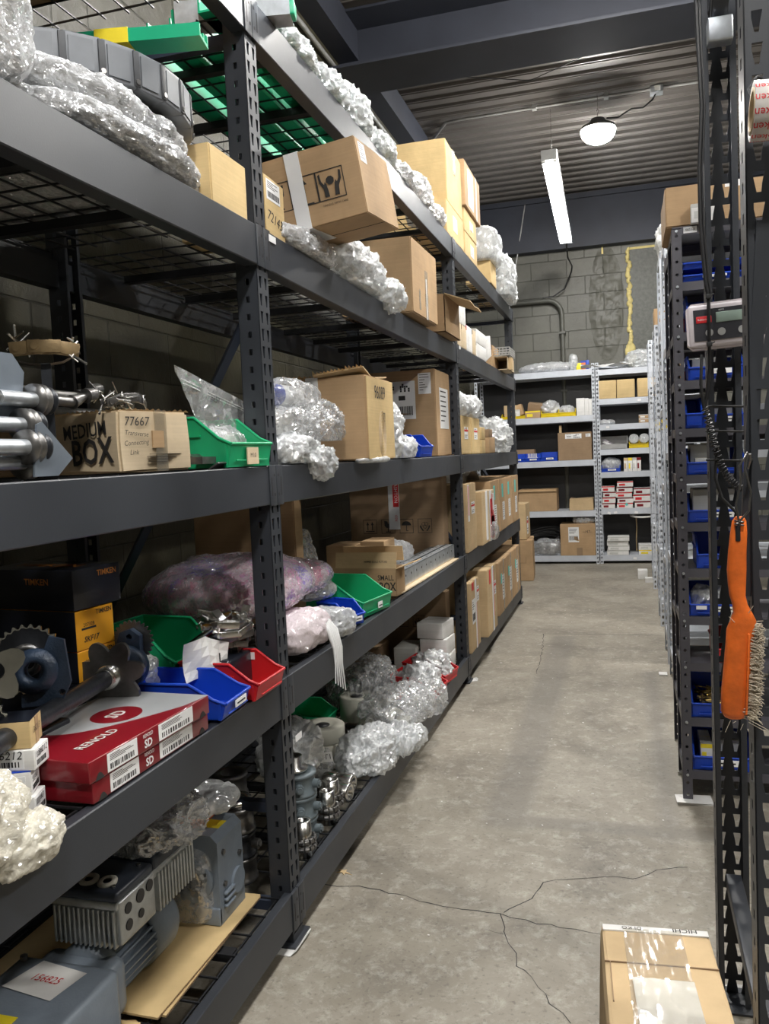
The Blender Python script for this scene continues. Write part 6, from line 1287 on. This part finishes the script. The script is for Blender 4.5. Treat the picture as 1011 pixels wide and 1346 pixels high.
    m = MB(); m.box((-.135, .03, h), (-.07, .13, h+.035), bev=.006); m.build('orange_plug', 'plastic_orange', t)
    m = MB(); blob_geo(m, (-.10, .03, h*.42), (.155, .12, h*.86), 8, 4, .012, 14, n=5); m.build('film_wrap', 'film_clear', t); blob('plastic_bag', 'white cloth like bag on top of the second gearbox', 'bag', (-1.19, 2.09, z2+.293), (.17, .16, .06), 'film_milky', 36, amp=.025, freq=12, ridge=.6)
    # dark hubs behind and beyond the first post
    def hub(label, loc, r, h, mat, mat2, bolts=True, group=None):
        t = thing('split_housing', label, 'machine part', loc, group=group); m = MB(); m.lathe([(r*.5, 0), (r, 0), (r, h*.12), (r*.93, h*.16), (r*.93, h*.84), (r, h*.88), (r, h), (r*.5, h), (r*.5, 0)], n=32); m.build('housing_ring', mat, t)
        if bolts:
            m = MB()
            for a in (-60, 0, 120): m = MB(); m.cyl((r*.9*math.cos(R(a)), r*.9*math.sin(R(a)), h*.5), ((r+.014)*math.cos(R(a)), (r+.014)*math.sin(R(a)), h*.5), .015, n=16); m.cyl(((r+.012)*math.cos(R(a)), (r+.012)*math.sin(R(a)), h*.5), ((r+.020)*math.cos(R(a)), (r+.020)*math.sin(R(a)), h*.5), .010, n=6); m.build('bolt_head', mat2, t)
        return t
    for k in range(3): hub(['bottom blue grey housing of the stack just past the first post', 'middle blue grey housing of the stack just past the first post', 'top blue grey housing of the stack just past the first post'][k], (-1.115, 2.575, z+.079*k), .068, .077, 'housing_grey', 'housing_grey', group='stacked housings past the first post')
    t = thing('shaft_collar', 'polished steel ring on top of the stacked housings', 'machine part', (-1.125, 2.575, z+.238)); m = MB(); m.lathe([(.02, 0), (.05, 0), (.05, .01), (.032, .014), (.032, .05), (.02, .05), (.02, 0)], n=30); m.build('ring', 'steel', t)
    lbk = ['dark housing stack nearest behind the first post, %s piece', 'dark housing stack further back left of the post, %s piece', 'dark housing stack at the very back of the bottom level, %s piece']
    for j, (x, y) in enumerate(((-1.20, 2.28), (-1.36, 2.30), (-1.34, 2.52))):
        for k in range(3 if j != 1 else 4): hub(lbk[j] % ['bottom', 'second', 'third', 'fourth'][k], (x, y, z+.079*k), .062, .077, 'steel_black' if (k+j) % 2 else 'steel_dark', 'steel_dark', k == 1, group='dark housings behind the first post')
    for j, (x, y, zz) in enumerate(((-1.20, 2.28, z+.238), (-1.36, 2.30, z+.317))):
        t = thing('bearing_ring', ['polished ring on the dark stack behind the post', 'polished ring on the tall dark stack at the back'][j], 'ring', (x, y, zz)); m = MB(); m.lathe([(.024, 0), (.052, 0), (.052, .02), (.024, .02), (.024, 0)], n=28); m.build('ring', 'steel', t)
    def coupling(label, loc, r=.035):
        t = thing('chain_coupling', label, 'machine part', loc); m = MB(); m.lathe([(.014, 0), (r*.8, 0), (r*.8, .12), (.014, .12), (.014, 0)], n=24); m.build('hub', 'steel', t); m = MB()
        for zz in (.035, .060):
            n = 14
            for k in range(n): a = 2*PI*k/n; Y = M((0, 0, zz), (0, 0, 360*k/n)); m.box((r, -.007, -.008), (r+.008, .007, .008), Y, bev=.002); m.cyl((r+.004, -.007, 0), (r+.004, .007, 0), .006, n=8, X=Y)
        m.build('chain_band', 'steel_dark', t)
    coupling('chain coupling in the corner by the first post', (-1.05, 2.455, z)); coupling('chain coupling upright behind the corner one', (-1.055, 2.70, z+.0)); coupling('tall chain coupling beside the green angle bracket', (-1.075, 2.80, z))
    m = MB(); m.box((-.10, 0, .0), (.0, .005, .07)); m.box((-.10, 0, 0), (.0, .10, .005)); m.box((-.10, 0, .05), (.0, .10, .055)); plain('channel_bracket', 'pale green painted channel bracket leaning among the parts', 'bracket', m, 'blade_grey', (-1.12, 2.70, z+.07), (-14, 0, 24))
    for k, (x, y, zz) in enumerate(((-1.155, 2.90, z+.036), (-1.17, 2.985, z+.036))):
        t = thing('steel_sleeve', ['front polished steel sleeve lying on the wire deck', 'rear polished steel sleeve lying on the wire deck'][k], 'machine part', (x, y, zz), (90, 0, 82)); m = MB(); m.lathe([(.018, 0), (.034, 0), (.036, .004), (.036, .05), (.034, .052), (.034, .06), (.036, .064), (.036, .12), (.033, .125), (.018, .125), (.018, 0)], n=32); m.build('sleeve', 'steel', t)
    # cream rollers
    for k, (x, y, zz, r, h) in enumerate(((-1.30, 3.32, z, .095, .075), (-1.30, 3.32, z+.077, .095, .07), (-1.32, 3.85, z, .085, .12), )):
        t = thing('cream_roller', ['bottom cream plastic roller of the stacked pair', 'top cream plastic roller of the stacked pair', 'cream plastic roller with a dark hub at the back'][k], 'roller', (x, y, zz)); m = MB(); m.lathe([(.03, .004), (r-.006, 0), (r, .006), (r, h-.006), (r-.006, h), (.055, h), (.05, h-.008), (.03, h-.008)], n=40); m.build('roller', 'cream_plastic', t); m = MB(); m.lathe([(0, h-.008), (.03, h-.008), (.03, h-.003), (0, h-.003)], n=24); m.build('hub', 'plastic_black', t)
    for k, (x, y) in enumerate(((-1.20, 3.62), (-1.13, 3.80), (-1.22, 3.95), (-1.08, 4.02), (-1.06, 3.66))):
        t = thing('cream_roller', ['small cream roller lying left among the clear bags', 'small cream roller in the middle of the clear bags', 'small cream roller at the back of the clear bags', 'small cream roller under the front clear bag', 'small cream roller nearest the bottom beam'][k], 'roller', (x, y, z+.043), (90, 0, 30+k*17)); m = MB(); m.lathe([(.014, 0), (.042, 0), (.042, .06), (.014, .06), (.014, 0)], n=28); m.build('roller', 'cream_plastic', t); m = MB(); m.lathe([(.010, -.001), (.018, -.001), (.018, .061), (.010, .061)], n=20); m.build('bore_ring', 'steel_dark', t)
    B = lambda lb, loc, s, mt, sd, **k: blob('plastic_bag', lb, 'bag', loc, s, mt, sd, **{**dict(amp=.05, freq=10, ridge=.9, n=6), **k})
    B('white bag twisted over the bottom level by the first post', (-1.24, 2.82, z+.14), (.18, .22, .16), 'film_milky', 41); B('clear bag with a printed number tag beside the steel sleeves', (-1.27, 3.05, z+.01), (.14, .2, .10), 'film_clear', 42)
    B('large crumpled clear bag with its neck over the bottom beam', (-1.08, 3.28, z), (.20, .34, .125), 'film_milky', 43, tails=[((.10, .17, .055), (.15, .20, .07)), ((.13, .22, .04), (.09, .12, .05))]); B('long clear bag spread over the small rollers', (-1.09, 3.78, z+.04), (.28, .46, .12), 'film_clear', 45)
    B('clear bag end poking past the bottom beam near the rollers', (-1.0, 3.98, z+.02), (.16, .26, .12), 'film_clear', 46); B('tall clear bag of dark rings behind the red bins', (-1.36, 4.08, z), (.30, .42, .24), 'film_clear', 47, core_mat='steel_black')
    m = MB(); put_text(m, M((0, 0, 0)), 'LOOYT1', 0, 0, .03, 1, z=.0012); m.box((-.06, -.02, 0), (.06, .02, .001)); plain('number_tag', 'pale strip tag with printed characters among the bags', 'tag', m, ['paper_white', 'ink'], (-1.20, 2.99, z+.12), (50, 0, 30))
    for k, y in enumerate((4.16, 4.46)):
        t = stack_bin(['near red bin full of bagged parts on the bottom level', 'far red bin full of bagged parts on the bottom level'][k], (-1.0, y, z), .22, .26, .12, 'plastic_red', rz=82, lab=False)
        B(['white bagged parts heaped in the near red bin', 'white bagged parts heaped in the far red bin'][k], (-1.10, y+.10, z+.03), (.18, .17, .13), 'film_milky', 48+k, n=5, core_mat='steel_dark', freq=16)
    for k in range(3): small_box(['bottom white carton of the leaning stack by the second post', 'middle white carton of the leaning stack by the second post', 'top white carton of the leaning stack by the second post'][k], (-1.20-.018*k, 4.76+.01*k, z+.001+.098*k), (.165, .20, .095), 'paper_white', rz=[2, -3, -8][k], group=None)
    small_box('plain grey carton behind the leaning white stack', (-1.37, 4.72, z), (.14, .22, .15), 'paper_grey'); carton('open brown carton at the back of the bottom level', (-1.43, 4.44, z), (.26, .4, .17), mat='cardboard_dark'); stack_bin('green bin at the back of the bottom level', (-1.42, 3.56, z), .28, .24, .10, 'plastic_green', rz=90, lab=False)
    t = thing('cardboard_box', 'dark brown carton with handling symbols behind the white stack, bottom level', 'box', (-1.10, 5.0, z)); S = (.58, .12, .44); b = MB(); b.box((-S[0], 0, 0), (0, S[1], S[2]), bev=.005); b.build('carton', 'cardboard_dark', t); hand_icons(t, face(S, 'y-'), ['up', 'glass', 'umbrella', 'hex'], .075, .03, .05, .22)
    # bay three
    S = (.34, .33, .455); t = carton('slim carton with white tape just past the second post, bottom level', (-.985, 5.22, z), S, mat='cardboard_light'); X = face(S, 'x+'); m = MB(); put_quad(m, X, .17, .0, .22, .456, .0016); m.build('packing_tape', 'label_white', t); shipping_label(t, X, .05, .18, .11, .16, 0); shipping_label(t, X, .24, .3, .07, .10, 2); m = MB(); put_quad(m, X, .06, .40, .12, .45, .0018); put_quad(m, X, .205, .0, .212, .3, .0022); m.build('red_print', 'label_red', t)
    S = (.34, .42, .47); t = carton('tall carton with red tape pushed out over the bottom beam', (-.955, 5.70, z), S, mat='cardboard_light'); X = face(S, 'x+'); m = MB(); put_quad(m, X, .22, .0, .28, .47, .0016); m.build('packing_tape', 'label_white', t); shipping_label(t, X, .30, .25, .09, .10, 2); m = MB(); put_quad(m, X, .10, .36, .16, .46, .0018); put_quad(m, X, .29, .1, .3, .44, .0018); m.build('red_print', 'label_red', t)
    for i in range(3):
        S = (.46, .44, .42); y = 6.45+.445*i; t = carton(['first brown carton with side labels on the bottom level', 'second brown carton with side labels on the bottom level', 'third brown carton with side labels at the rack end'][i], (-.985, y, z), S, mat='cardboard', group='brown cartons with side labels on the bottom level'); X = face(S, 'x+'); m = MB(); put_quad(m, X, .10, .24, .16, .32, .0016); m.build('teal_mark', 'label_teal', t); shipping_label(t, X, .18, .10, .12, .2, 1); m = MB(); put_quad(m, X, .24, .0, .28, .42, .0014); m.build('packing_tape', 'tape_clear', t)
level_e()
# ------------------------------------------------------------------ aisle floor and right hand details
def floor_goods():
    t = carton('brown carton standing on the floor beyond the long rack', (-1.03, 9.30, .001), (.44, .52, .455), mat='cardboard', bulge=.01, rz=4); m = MB(); X = face((.44, .52, .455), 'y-')
    for a in ((.12, .20, .125, .36), (.36, .20, .365, .36), (.12, .20, .365, .205), (.12, .355, .365, .36)): put_quad(m, X, *a)
    m.build('printed_frame', 'cardboard_dark', t)
    t = carton('narrow carton wrapped in tape on top of the floor carton', (-1.10, 9.34, .462), (.17, .40, .40), mat='cardboard_light'); shipping_label(t, face((.17, .4, .4), 'x+'), .1, .05, .12, .2, 2); m = MB(); blob_geo(m, (-.13, -.02, .25), (.07, .08, .13), 3, 2.2, .02, 14, n=4, flat=False); m.build('plastic_wrap', 'stretch_pale', t)
    # foreground carton
    S = (.228, .46, .375); t = thing('cardboard_box', 'big taped carton in the foreground at the bottom right', 'box', (.180, 1.435, .001), (0, 0, 4)); w, d, h = S
    bm = bmesh.new(); bmesh.ops.create_grid(bm, x_segments=2, y_segments=2, size=1); bm.free()
    m = MB(); n = 10; ring = []
    for k, (zz, gx, gy) in enumerate(((0, .010, .01), (.12, .012, .012), (.25, .008, .008), (.355, .004, .002), (.372, .0, .0), (.375, -.005, -.005))):
        for (x, y) in ((-w-gx, -gy), (-w/2, -gy*1.4), (gx, -gy), (gx*1.3, d/2), (gx, d+gy), (-w/2, d+gy), (-w-gx, d+gy), (-w-gx*1.5, d/2)): ring.append((x, y, zz))
    m.add(ring, [(k*8+i, k*8+(i+1) % 8, (k+1)*8+(i+1) % 8, (k+1)*8+i) for k in range(5) for i in range(8)]); m.add([ring[40+i] for i in range(8)]+[(-w/2, d/2, .377)], [(i, (i+1) % 8, 8) for i in range(8)]); m.add(ring[:8], [tuple(range(8))[::-1]]); m.build('carton', 'cardboard_light', t)
    X = face(S, 'top'); m = MB(); put_quad(m, X, .001, d-.020, w-.001, d+.001, .0035); put_quad(m, Matrix(((-1, 0, 0, 0), (0, 0, 1, d+.006), (0, 1, 0, h-.06), (0, 0, 0, 1))), .0, 0, w, .06, .001); m.build('white_paper_strip', 'paper_white', t)
    m = MB(); put_text(m, X, 'HICHI', w*.78, d-.006, .020, 0, z=.0045, rot=180, bold=.01); put_text(m, X, 'DI KO', w*.28, d-.008, .016, 0, z=.0045, rot=180); m.build('strip_lettering', 'ink', t)
    m = MB(); vs = []; a_, b_ = 24, 40
    for i in range(a_+1):
        for j in range(b_+1): u = .045+.125*i/a_; v = .02+.43*j/b_; vs.append((-w+u, v, h+.0040+.0010*noise.noise(Vector((u*150, v*22, 1)))+.0004*math.sin(u*400+v*30)))
    m.add(vs, [(i*(b_+1)+j, (i+1)*(b_+1)+j, (i+1)*(b_+1)+j+1, i*(b_+1)+j+1) for i in range(a_) for j in range(b_)], smooth=True); m.build('clear_tape', 'tape_clear', t)
    m = MB(); vs = [];
    for i in range(9):
        for j in range(13): u = .052+.12*i/8; v = .02+.25*j/12; vs.append((-w+u+.006*(1-v/.27), v, h+.0054+.0008*noise.noise(Vector((u*170, v*26, 5)))))
    m.add(vs, [(i*13+j, (i+1)*13+j, (i+1)*13+j+1, i*13+j+1) for i in range(8) for j in range(12)], smooth=True); m.build('document_pouch', 'paper_white', t)
    m = MB(); vs2 = [(a, b, c+.0012) for a, b, c in vs]; m.add(vs2, [(i*13+j, (i+1)*13+j, (i+1)*13+j+1, i*13+j+1) for i in range(8) for j in range(12)], smooth=True); m.build('pouch_film', 'tape_clear', t)
    m = MB(); put_quad(m, X, .0, d*.70, w, d*.705, .0036); put_quad(m, X, .01, d*.42, .012, d*.7, .0036); m.build('flap_crease', 'cardboard_dark', t)
    m = MB(); m.prism([(math.cos(R(a))*(.020 if i % 2 == 0 else .009)*(1+.3*math.sin(i*2.1)), math.sin(R(a))*(.028 if i % 2 == 0 else .010)) for i, a in enumerate(range(0, 360, 36))], 0, .002); m.tube([(0, 0, .001), (.0, -.04, .003)], .001, 5); plain('dry_leaf', 'small dry maple leaf on the floor beside the long rack', 'leaf', m, 'leaf', (-1.0, 2.68, .001), (4, 3, 70))
    for i, (x, y, w_, d_, rz, lb) in enumerate(((-1.06, 2.175, .07, .15, -3, 'white card shim under the first post of the long rack'), (-.995, 5.16, .05, .07, 30, 'little white scrap under the second post of the long rack'), (.235, 2.20, .05, .10, 20, 'crumpled white card under the right upright foot'))):
        m = MB(); m.box((0, 0, 0), (w_, d_, .0025)); m.add([(w_, .0, .0025), (w_+.012, .02, .010), (w_+.01, d_*.8, .012), (w_, d_, .0025)], [(0, 1, 2, 3), (3, 2, 1, 0)]); plain('card_shim', lb, 'shim', m, 'paper_white', (x, y, .0002), (0, 0, rz))
    m = MB(); r = random.Random(17)
    for k in range(90):
        x, y = r.uniform(-.9, .15), r.uniform(1.8, 9); s = r.uniform(.0015, .005); a = r.uniform(0, 180); m.box((-s, -s*.5, 0), (s, s*.5, s*.4), M((x, y, 0), (0, 0, a)))
    tag(m.build('floor_debris', 'paper_white'), 'scattered tiny white specks and scraps on the concrete', 'debris', None, 'stuff')
floor_goods()
def right_details():
    # wall mounted scale display tied on the far upright
    t = thing('digital_display', 'digital weighing display with grey frame tied to the upright', 'display', (.148, 2.145, 1.685), (0, -2, -3)); w, h = .20, .108; m = MB()
    m.prism([(.012, 0), (w-.012, 0), (w, .012), (w, h-.012), (w-.012, h), (.012, h), (0, h-.012), (0, .012)], 0, .035, Matrix(((1, 0, 0, 0), (0, 0, 1, 0), (0, 1, 0, 0), (0, 0, 0, 1)))); m.box((.004, -.006, .004), (w-.004, .004, h-.004), bev=.006); m.build('housing', 'display_body', t)
    m = MB(); m.box((.016, -.008, .018), (w-.016, -.004, h-.016)); m.build('front_panel', 'display_face', t); m = MB(); m.box((.066, -.0095, .058), (.125, -.0075, .082), bev=.001); m.build('screen', 'display_green', t)
    m = MB(); m.box((.022, -.0092, .060), (.056, -.0075, .076), bev=.001); m.build('logo_plate', 'label_red', t); m = MB(); put_text(m, Matrix(((1, 0, 0, 0), (0, 0, -1, -.0093), (0, 1, 0, 0), (0, 0, 0, 1))), 'Rubbermaid', .039, .068, .0062, 0, z=.0003, sx=.9); put_text(m, Matrix(((1, 0, 0, 0), (0, 0, -1, -.0083), (0, 1, 0, 0), (0, 0, 0, 1))), '4010', .078, .0865, .006, 0, z=.0003); m.build('lettering', 'label_white', t)
    for k, x in enumerate((.050, .077, .122)):
        m = MB(); m.cyl((x, -.0075, .036), (x, -.0095, .036), .0088, n=24); m.build('button', 'sheet_grey', t)
    # cables
    m = MB(); pts = [(.178, 2.13, 2.6), (.180, 2.12, 2.41), (.186, 2.115, 2.24), (.178, 2.11, 2.10), (.178, 2.105, 1.97), (.186, 2.10, 1.84), (.192, 2.098, 1.80), (.192, 2.100, 1.70), (.194, 2.12, 1.64), (.188, 2.12, 1.58), (.18, 2.12, 1.54)]
    m.tube(pts, .0042, 8); plain('black_cable', 'thick black cable running down the upright and over the display', 'cable', m, 'plastic_black')
    m = MB(); m.tube([(a+.007, b+.006, c) for a, b, c in pts[:7]], .0034, 8); plain('black_cable', 'second thinner black cable beside the thick one above the display', 'cable', m, 'plastic_black')
    for zz, lb in ((1.80, 'black cable tie at the top of the display'), (1.69, 'black cable tie at the bottom of the display')):
        m = MB(); m.box((-.006, -.006, -.004), (.006, .004, .006), bev=.001); m.tube([(0, -.004, 0), (.012, -.002, .006)], .0015, 5); plain('cable_tie', lb, 'cable tie', m, 'rubber', (.192, 2.094, zz))
    for k, zz in enumerate((1.55, 1.49, 1.42)):
        m = MB(); m.tube([(.190, 2.19, zz), (.205, 2.155, zz), (.262, 2.16, zz-.004), (.28, 2.19, zz-.004)], .003, 6); plain('cable_tie', ['upper black tie round the far upright', 'middle black tie round the far upright', 'lower black tie round the far upright'][k], 'cable tie', m, 'rubber')
    c = [(.180, 2.10, 1.545), (.190, 2.10, 1.50), (.200, 2.098, 1.455), (.213, 2.09, 1.405), (.232, 2.08, 1.372), (.255, 2.07, 1.35)]; P = []
    cs = [Vector(q) for q in c]; N = 150
    for i in range(N):
        u = i/(N-1)*(len(cs)-1); k = min(int(u), len(cs)-2); f = u-k; p = cs[k].lerp(cs[k+1], f); d = (cs[k+1]-cs[k]).normalized(); a = d.cross(Vector((0, 1, 0))).normalized(); b = d.cross(a); w_ = i*2*PI/6.2; P.append(p+a*.0075*math.cos(w_)+b*.0075*math.sin(w_))
    m = MB(); m.tube(P, .0022, 6); plain('coiled_cord', 'black coiled cord hanging below the display', 'cord', m, 'plastic_black')
    m = MB(); m.tube([(.18, 2.12, 1.54), (.172, 2.10, 1.60), (.176, 2.11, 1.67)], .004, 6); plain('black_strap', 'short black strap joining the display and the coiled cord', 'strap', m, 'rubber'); m = MB(); m.tube([(.205, 2.10, 1.45), (.20, 2.11, 1.38), (.215, 2.11, 1.33), (.25, 2.11, 1.29)], .004, 6); plain('black_strap', 'loose black strap curving below the coiled cord', 'strap', m, 'rubber')
    # long black bar leaning on the near side
    m = MB(); m.box((-.010, -.006, 0), (.010, .006, .62), M((.187, 1.52, 1.20), (2, 3.2, 0))); plain('black_bar', 'flat black bar strapped along the near upright behind the brush', 'bar', m, 'rack_paint')
    # brush on a wire hook
    t = thing('hand_brush', 'worn orange hand brush hanging from a wire hook on the near upright', 'brush', (.180, 1.605, .954)); t.scale = (1.045,)*3; t.location = (.165, 1.47, 1.0); m = MB()
    # handle profile: (z, x centre, half width, y half)
    prof = [(.325, .0105, .006, .006), (.318, .010, .0105, .009), (.30, .009, .0125, .010), (.27, .0065, .0135, .011), (.24, .005, .0145, .012), (.22, .005, .0135, .012), (.20, .0055, .012, .012), (.185, .009, .0115, .013), (.172, .013, .014, .014), (.160, .0135, .019, .015), (.145, .010, .0215, .015), (.12, .007, .0205, .015), (.08, .003, .0205, .015), (.04, -.001, .0205, .015), (.012, -.003, .0195, .014), (.003, -.002, .015, .011), (.0, -.002, .009, .006)]
    n = 20; vs = []
    for zz, cx, hw, hy in prof:
        for k in range(n): a = 2*PI*k/n; ca, sa = math.cos(a), math.sin(a); vs.append((cx+hw*math.copysign(abs(ca)**.75, ca), hy*math.copysign(abs(sa)**.75, sa), zz))
    m.add(vs, [(j*n+k, (j+1)*n+k, (j+1)*n+(k+1) % n, j*n+(k+1) % n) for j in range(len(prof)-1) for k in range(n)], smooth=True); m.add(vs, [tuple(range(n)), tuple(range((len(prof)-1)*n, len(prof)*n))[::-1]]); m.build('orange_handle', 'brush_orange', t)
    m = MB(); m.box((.003, -.0125, .287), (.0105, -.0085, .312), bev=.002); m.build('hanging_hole', 'plastic_black', t)
    m = MB(); m.box((.008, -.0185, .012), (.011, -.0135, .142), M((.004, 0, 0), (0, 2.4, 0)), bev=.001); m.build('handle_ridge', 'brush_orange', t)
    m = MB(); r = random.Random(2)
    for k in range(520):
        zz = r.uniform(.004, .155); x0 = .017+.006*zz/.15; y0 = r.uniform(-.013, .013); L_ = r.uniform(.012, .023)
        if zz < .02: x0 -= .01*r.random()
        m.tube([(x0, y0, zz), (x0+L_*.5, y0+r.uniform(-.004, .004), zz+r.uniform(-.005, .002)), (x0+L_, y0+r.uniform(-.008, .008), zz+r.uniform(-.012, .006))], [.0011, .0009, .0005], 4)
    for k in range(8): zz = r.choice([.0, .16])+r.uniform(-.005, .01); x0 = r.uniform(-.01, .02); m.tube([(x0, -.012, zz), (x0+r.uniform(-.02, .03), -.014, zz+(-.02 if zz < .1 else .03)*r.random())], .0005, 4)
    m.build('bristles', 'bristle', t)
    m = MB(); m.tube([(.0085, -.012, .318), (.004, -.013, .345), (.012, -.013, .38), (.010, -.013, .405), (.022, -.014, .425), (.028, -.004, .415), (.026, .012, .40)], .0017, 8); m.tube([(.0085, -.012, .318), (.023, -.013, .335), (.026, -.013, .365), (.018, -.013, .40), (.022, -.014, .425)], .0017, 8)
    m.tube([(.0085+.006*math.cos(a), -.012-.004*math.sin(a*2), .312+.0008*a) for a in [k*.5 for k in range(20)]], .0015, 6); m.build('wire_hook', 'steel_dark', t)
    m = MB(); m.cyl((.200, 1.50, 1.432), (.193, 1.462, 1.432), .0022, n=8); m.tube([(.193, 1.464, 1.432), (.192, 1.458, 1.442)], .0022, 6); plain('hook_pin', 'small pin in the upright that carries the brush wire', 'pin', m, 'steel_dark')
    # tape roll tied by a cord
    t = thing('tape_roll', 'roll of printed white tape hung on the near upright by a black cord', 'tape', (.197, 1.42, 1.965), (0, 3, 0)); m = MB(); X = Matrix(((0, 0, 1, 0), (1, 0, 0, 0), (0, 1, 0, 0), (0, 0, 0, 1)))
    m.lathe([(.034, 0), (.043, 0), (.043, .076), (.034, .076), (.034, 0)], X, 40); m.build('printed_tape', 'tape_roll', t); m = MB(); m.lathe([(.028, -.001), (.034, -.001), (.034, .077), (.028, .077), (.028, -.001)], X, 32); m.build('cardboard_core', 'cardboard_pale', t)
    m = MB()
    for k in range(6):
        a = R(-205+27*k-8); vs_, fs_ = text_geo('broken', .017, .004, 0)
        out = []
        for (x, y, z_) in vs_:
            th = a+(y)/.043; out.append((.022-x*.95, .0434*math.cos(th), .0434*math.sin(th)))
        m.add(out, fs_)
    m.build('red_lettering', 'label_red', t)
    m = MB(); m.tube([(.225, 1.505, 2.045), (.212, 1.47, 2.035), (.199, 1.47, 2.018), (.205, 1.44, 1.985), (.215, 1.42, 1.96)], .002, 6); m.tube([(.225, 1.505, 2.045), (.220, 1.48, 2.02), (.199, 1.47, 2.018), (.218, 1.45, 1.99), (.235, 1.42, 1.96)], .002, 6); plain('knotted_cord', 'knotted black cord holding the printed tape roll', 'cord', m, 'rubber')
simple('brush_orange', (.78, .155, .02), .45, var=.22, vs=28, bs=.3, bscale=90)
right_details()
# ------------------------------------------------------------------ world and view
w = bpy.data.worlds.new('world'); sc.world = w; w.use_nodes = True
w.node_tree.nodes['Background'].inputs[0].default_value = (.5, .55, .6, 1); w.node_tree.nodes['Background'].inputs[1].default_value = .0
sc.view_settings.view_transform = 'Standard'; sc.view_settings.look = 'None'; sc.view_settings.gamma = 1
sc.view_settings.use_curve_mapping = False; sc.view_settings.exposure = 2.4
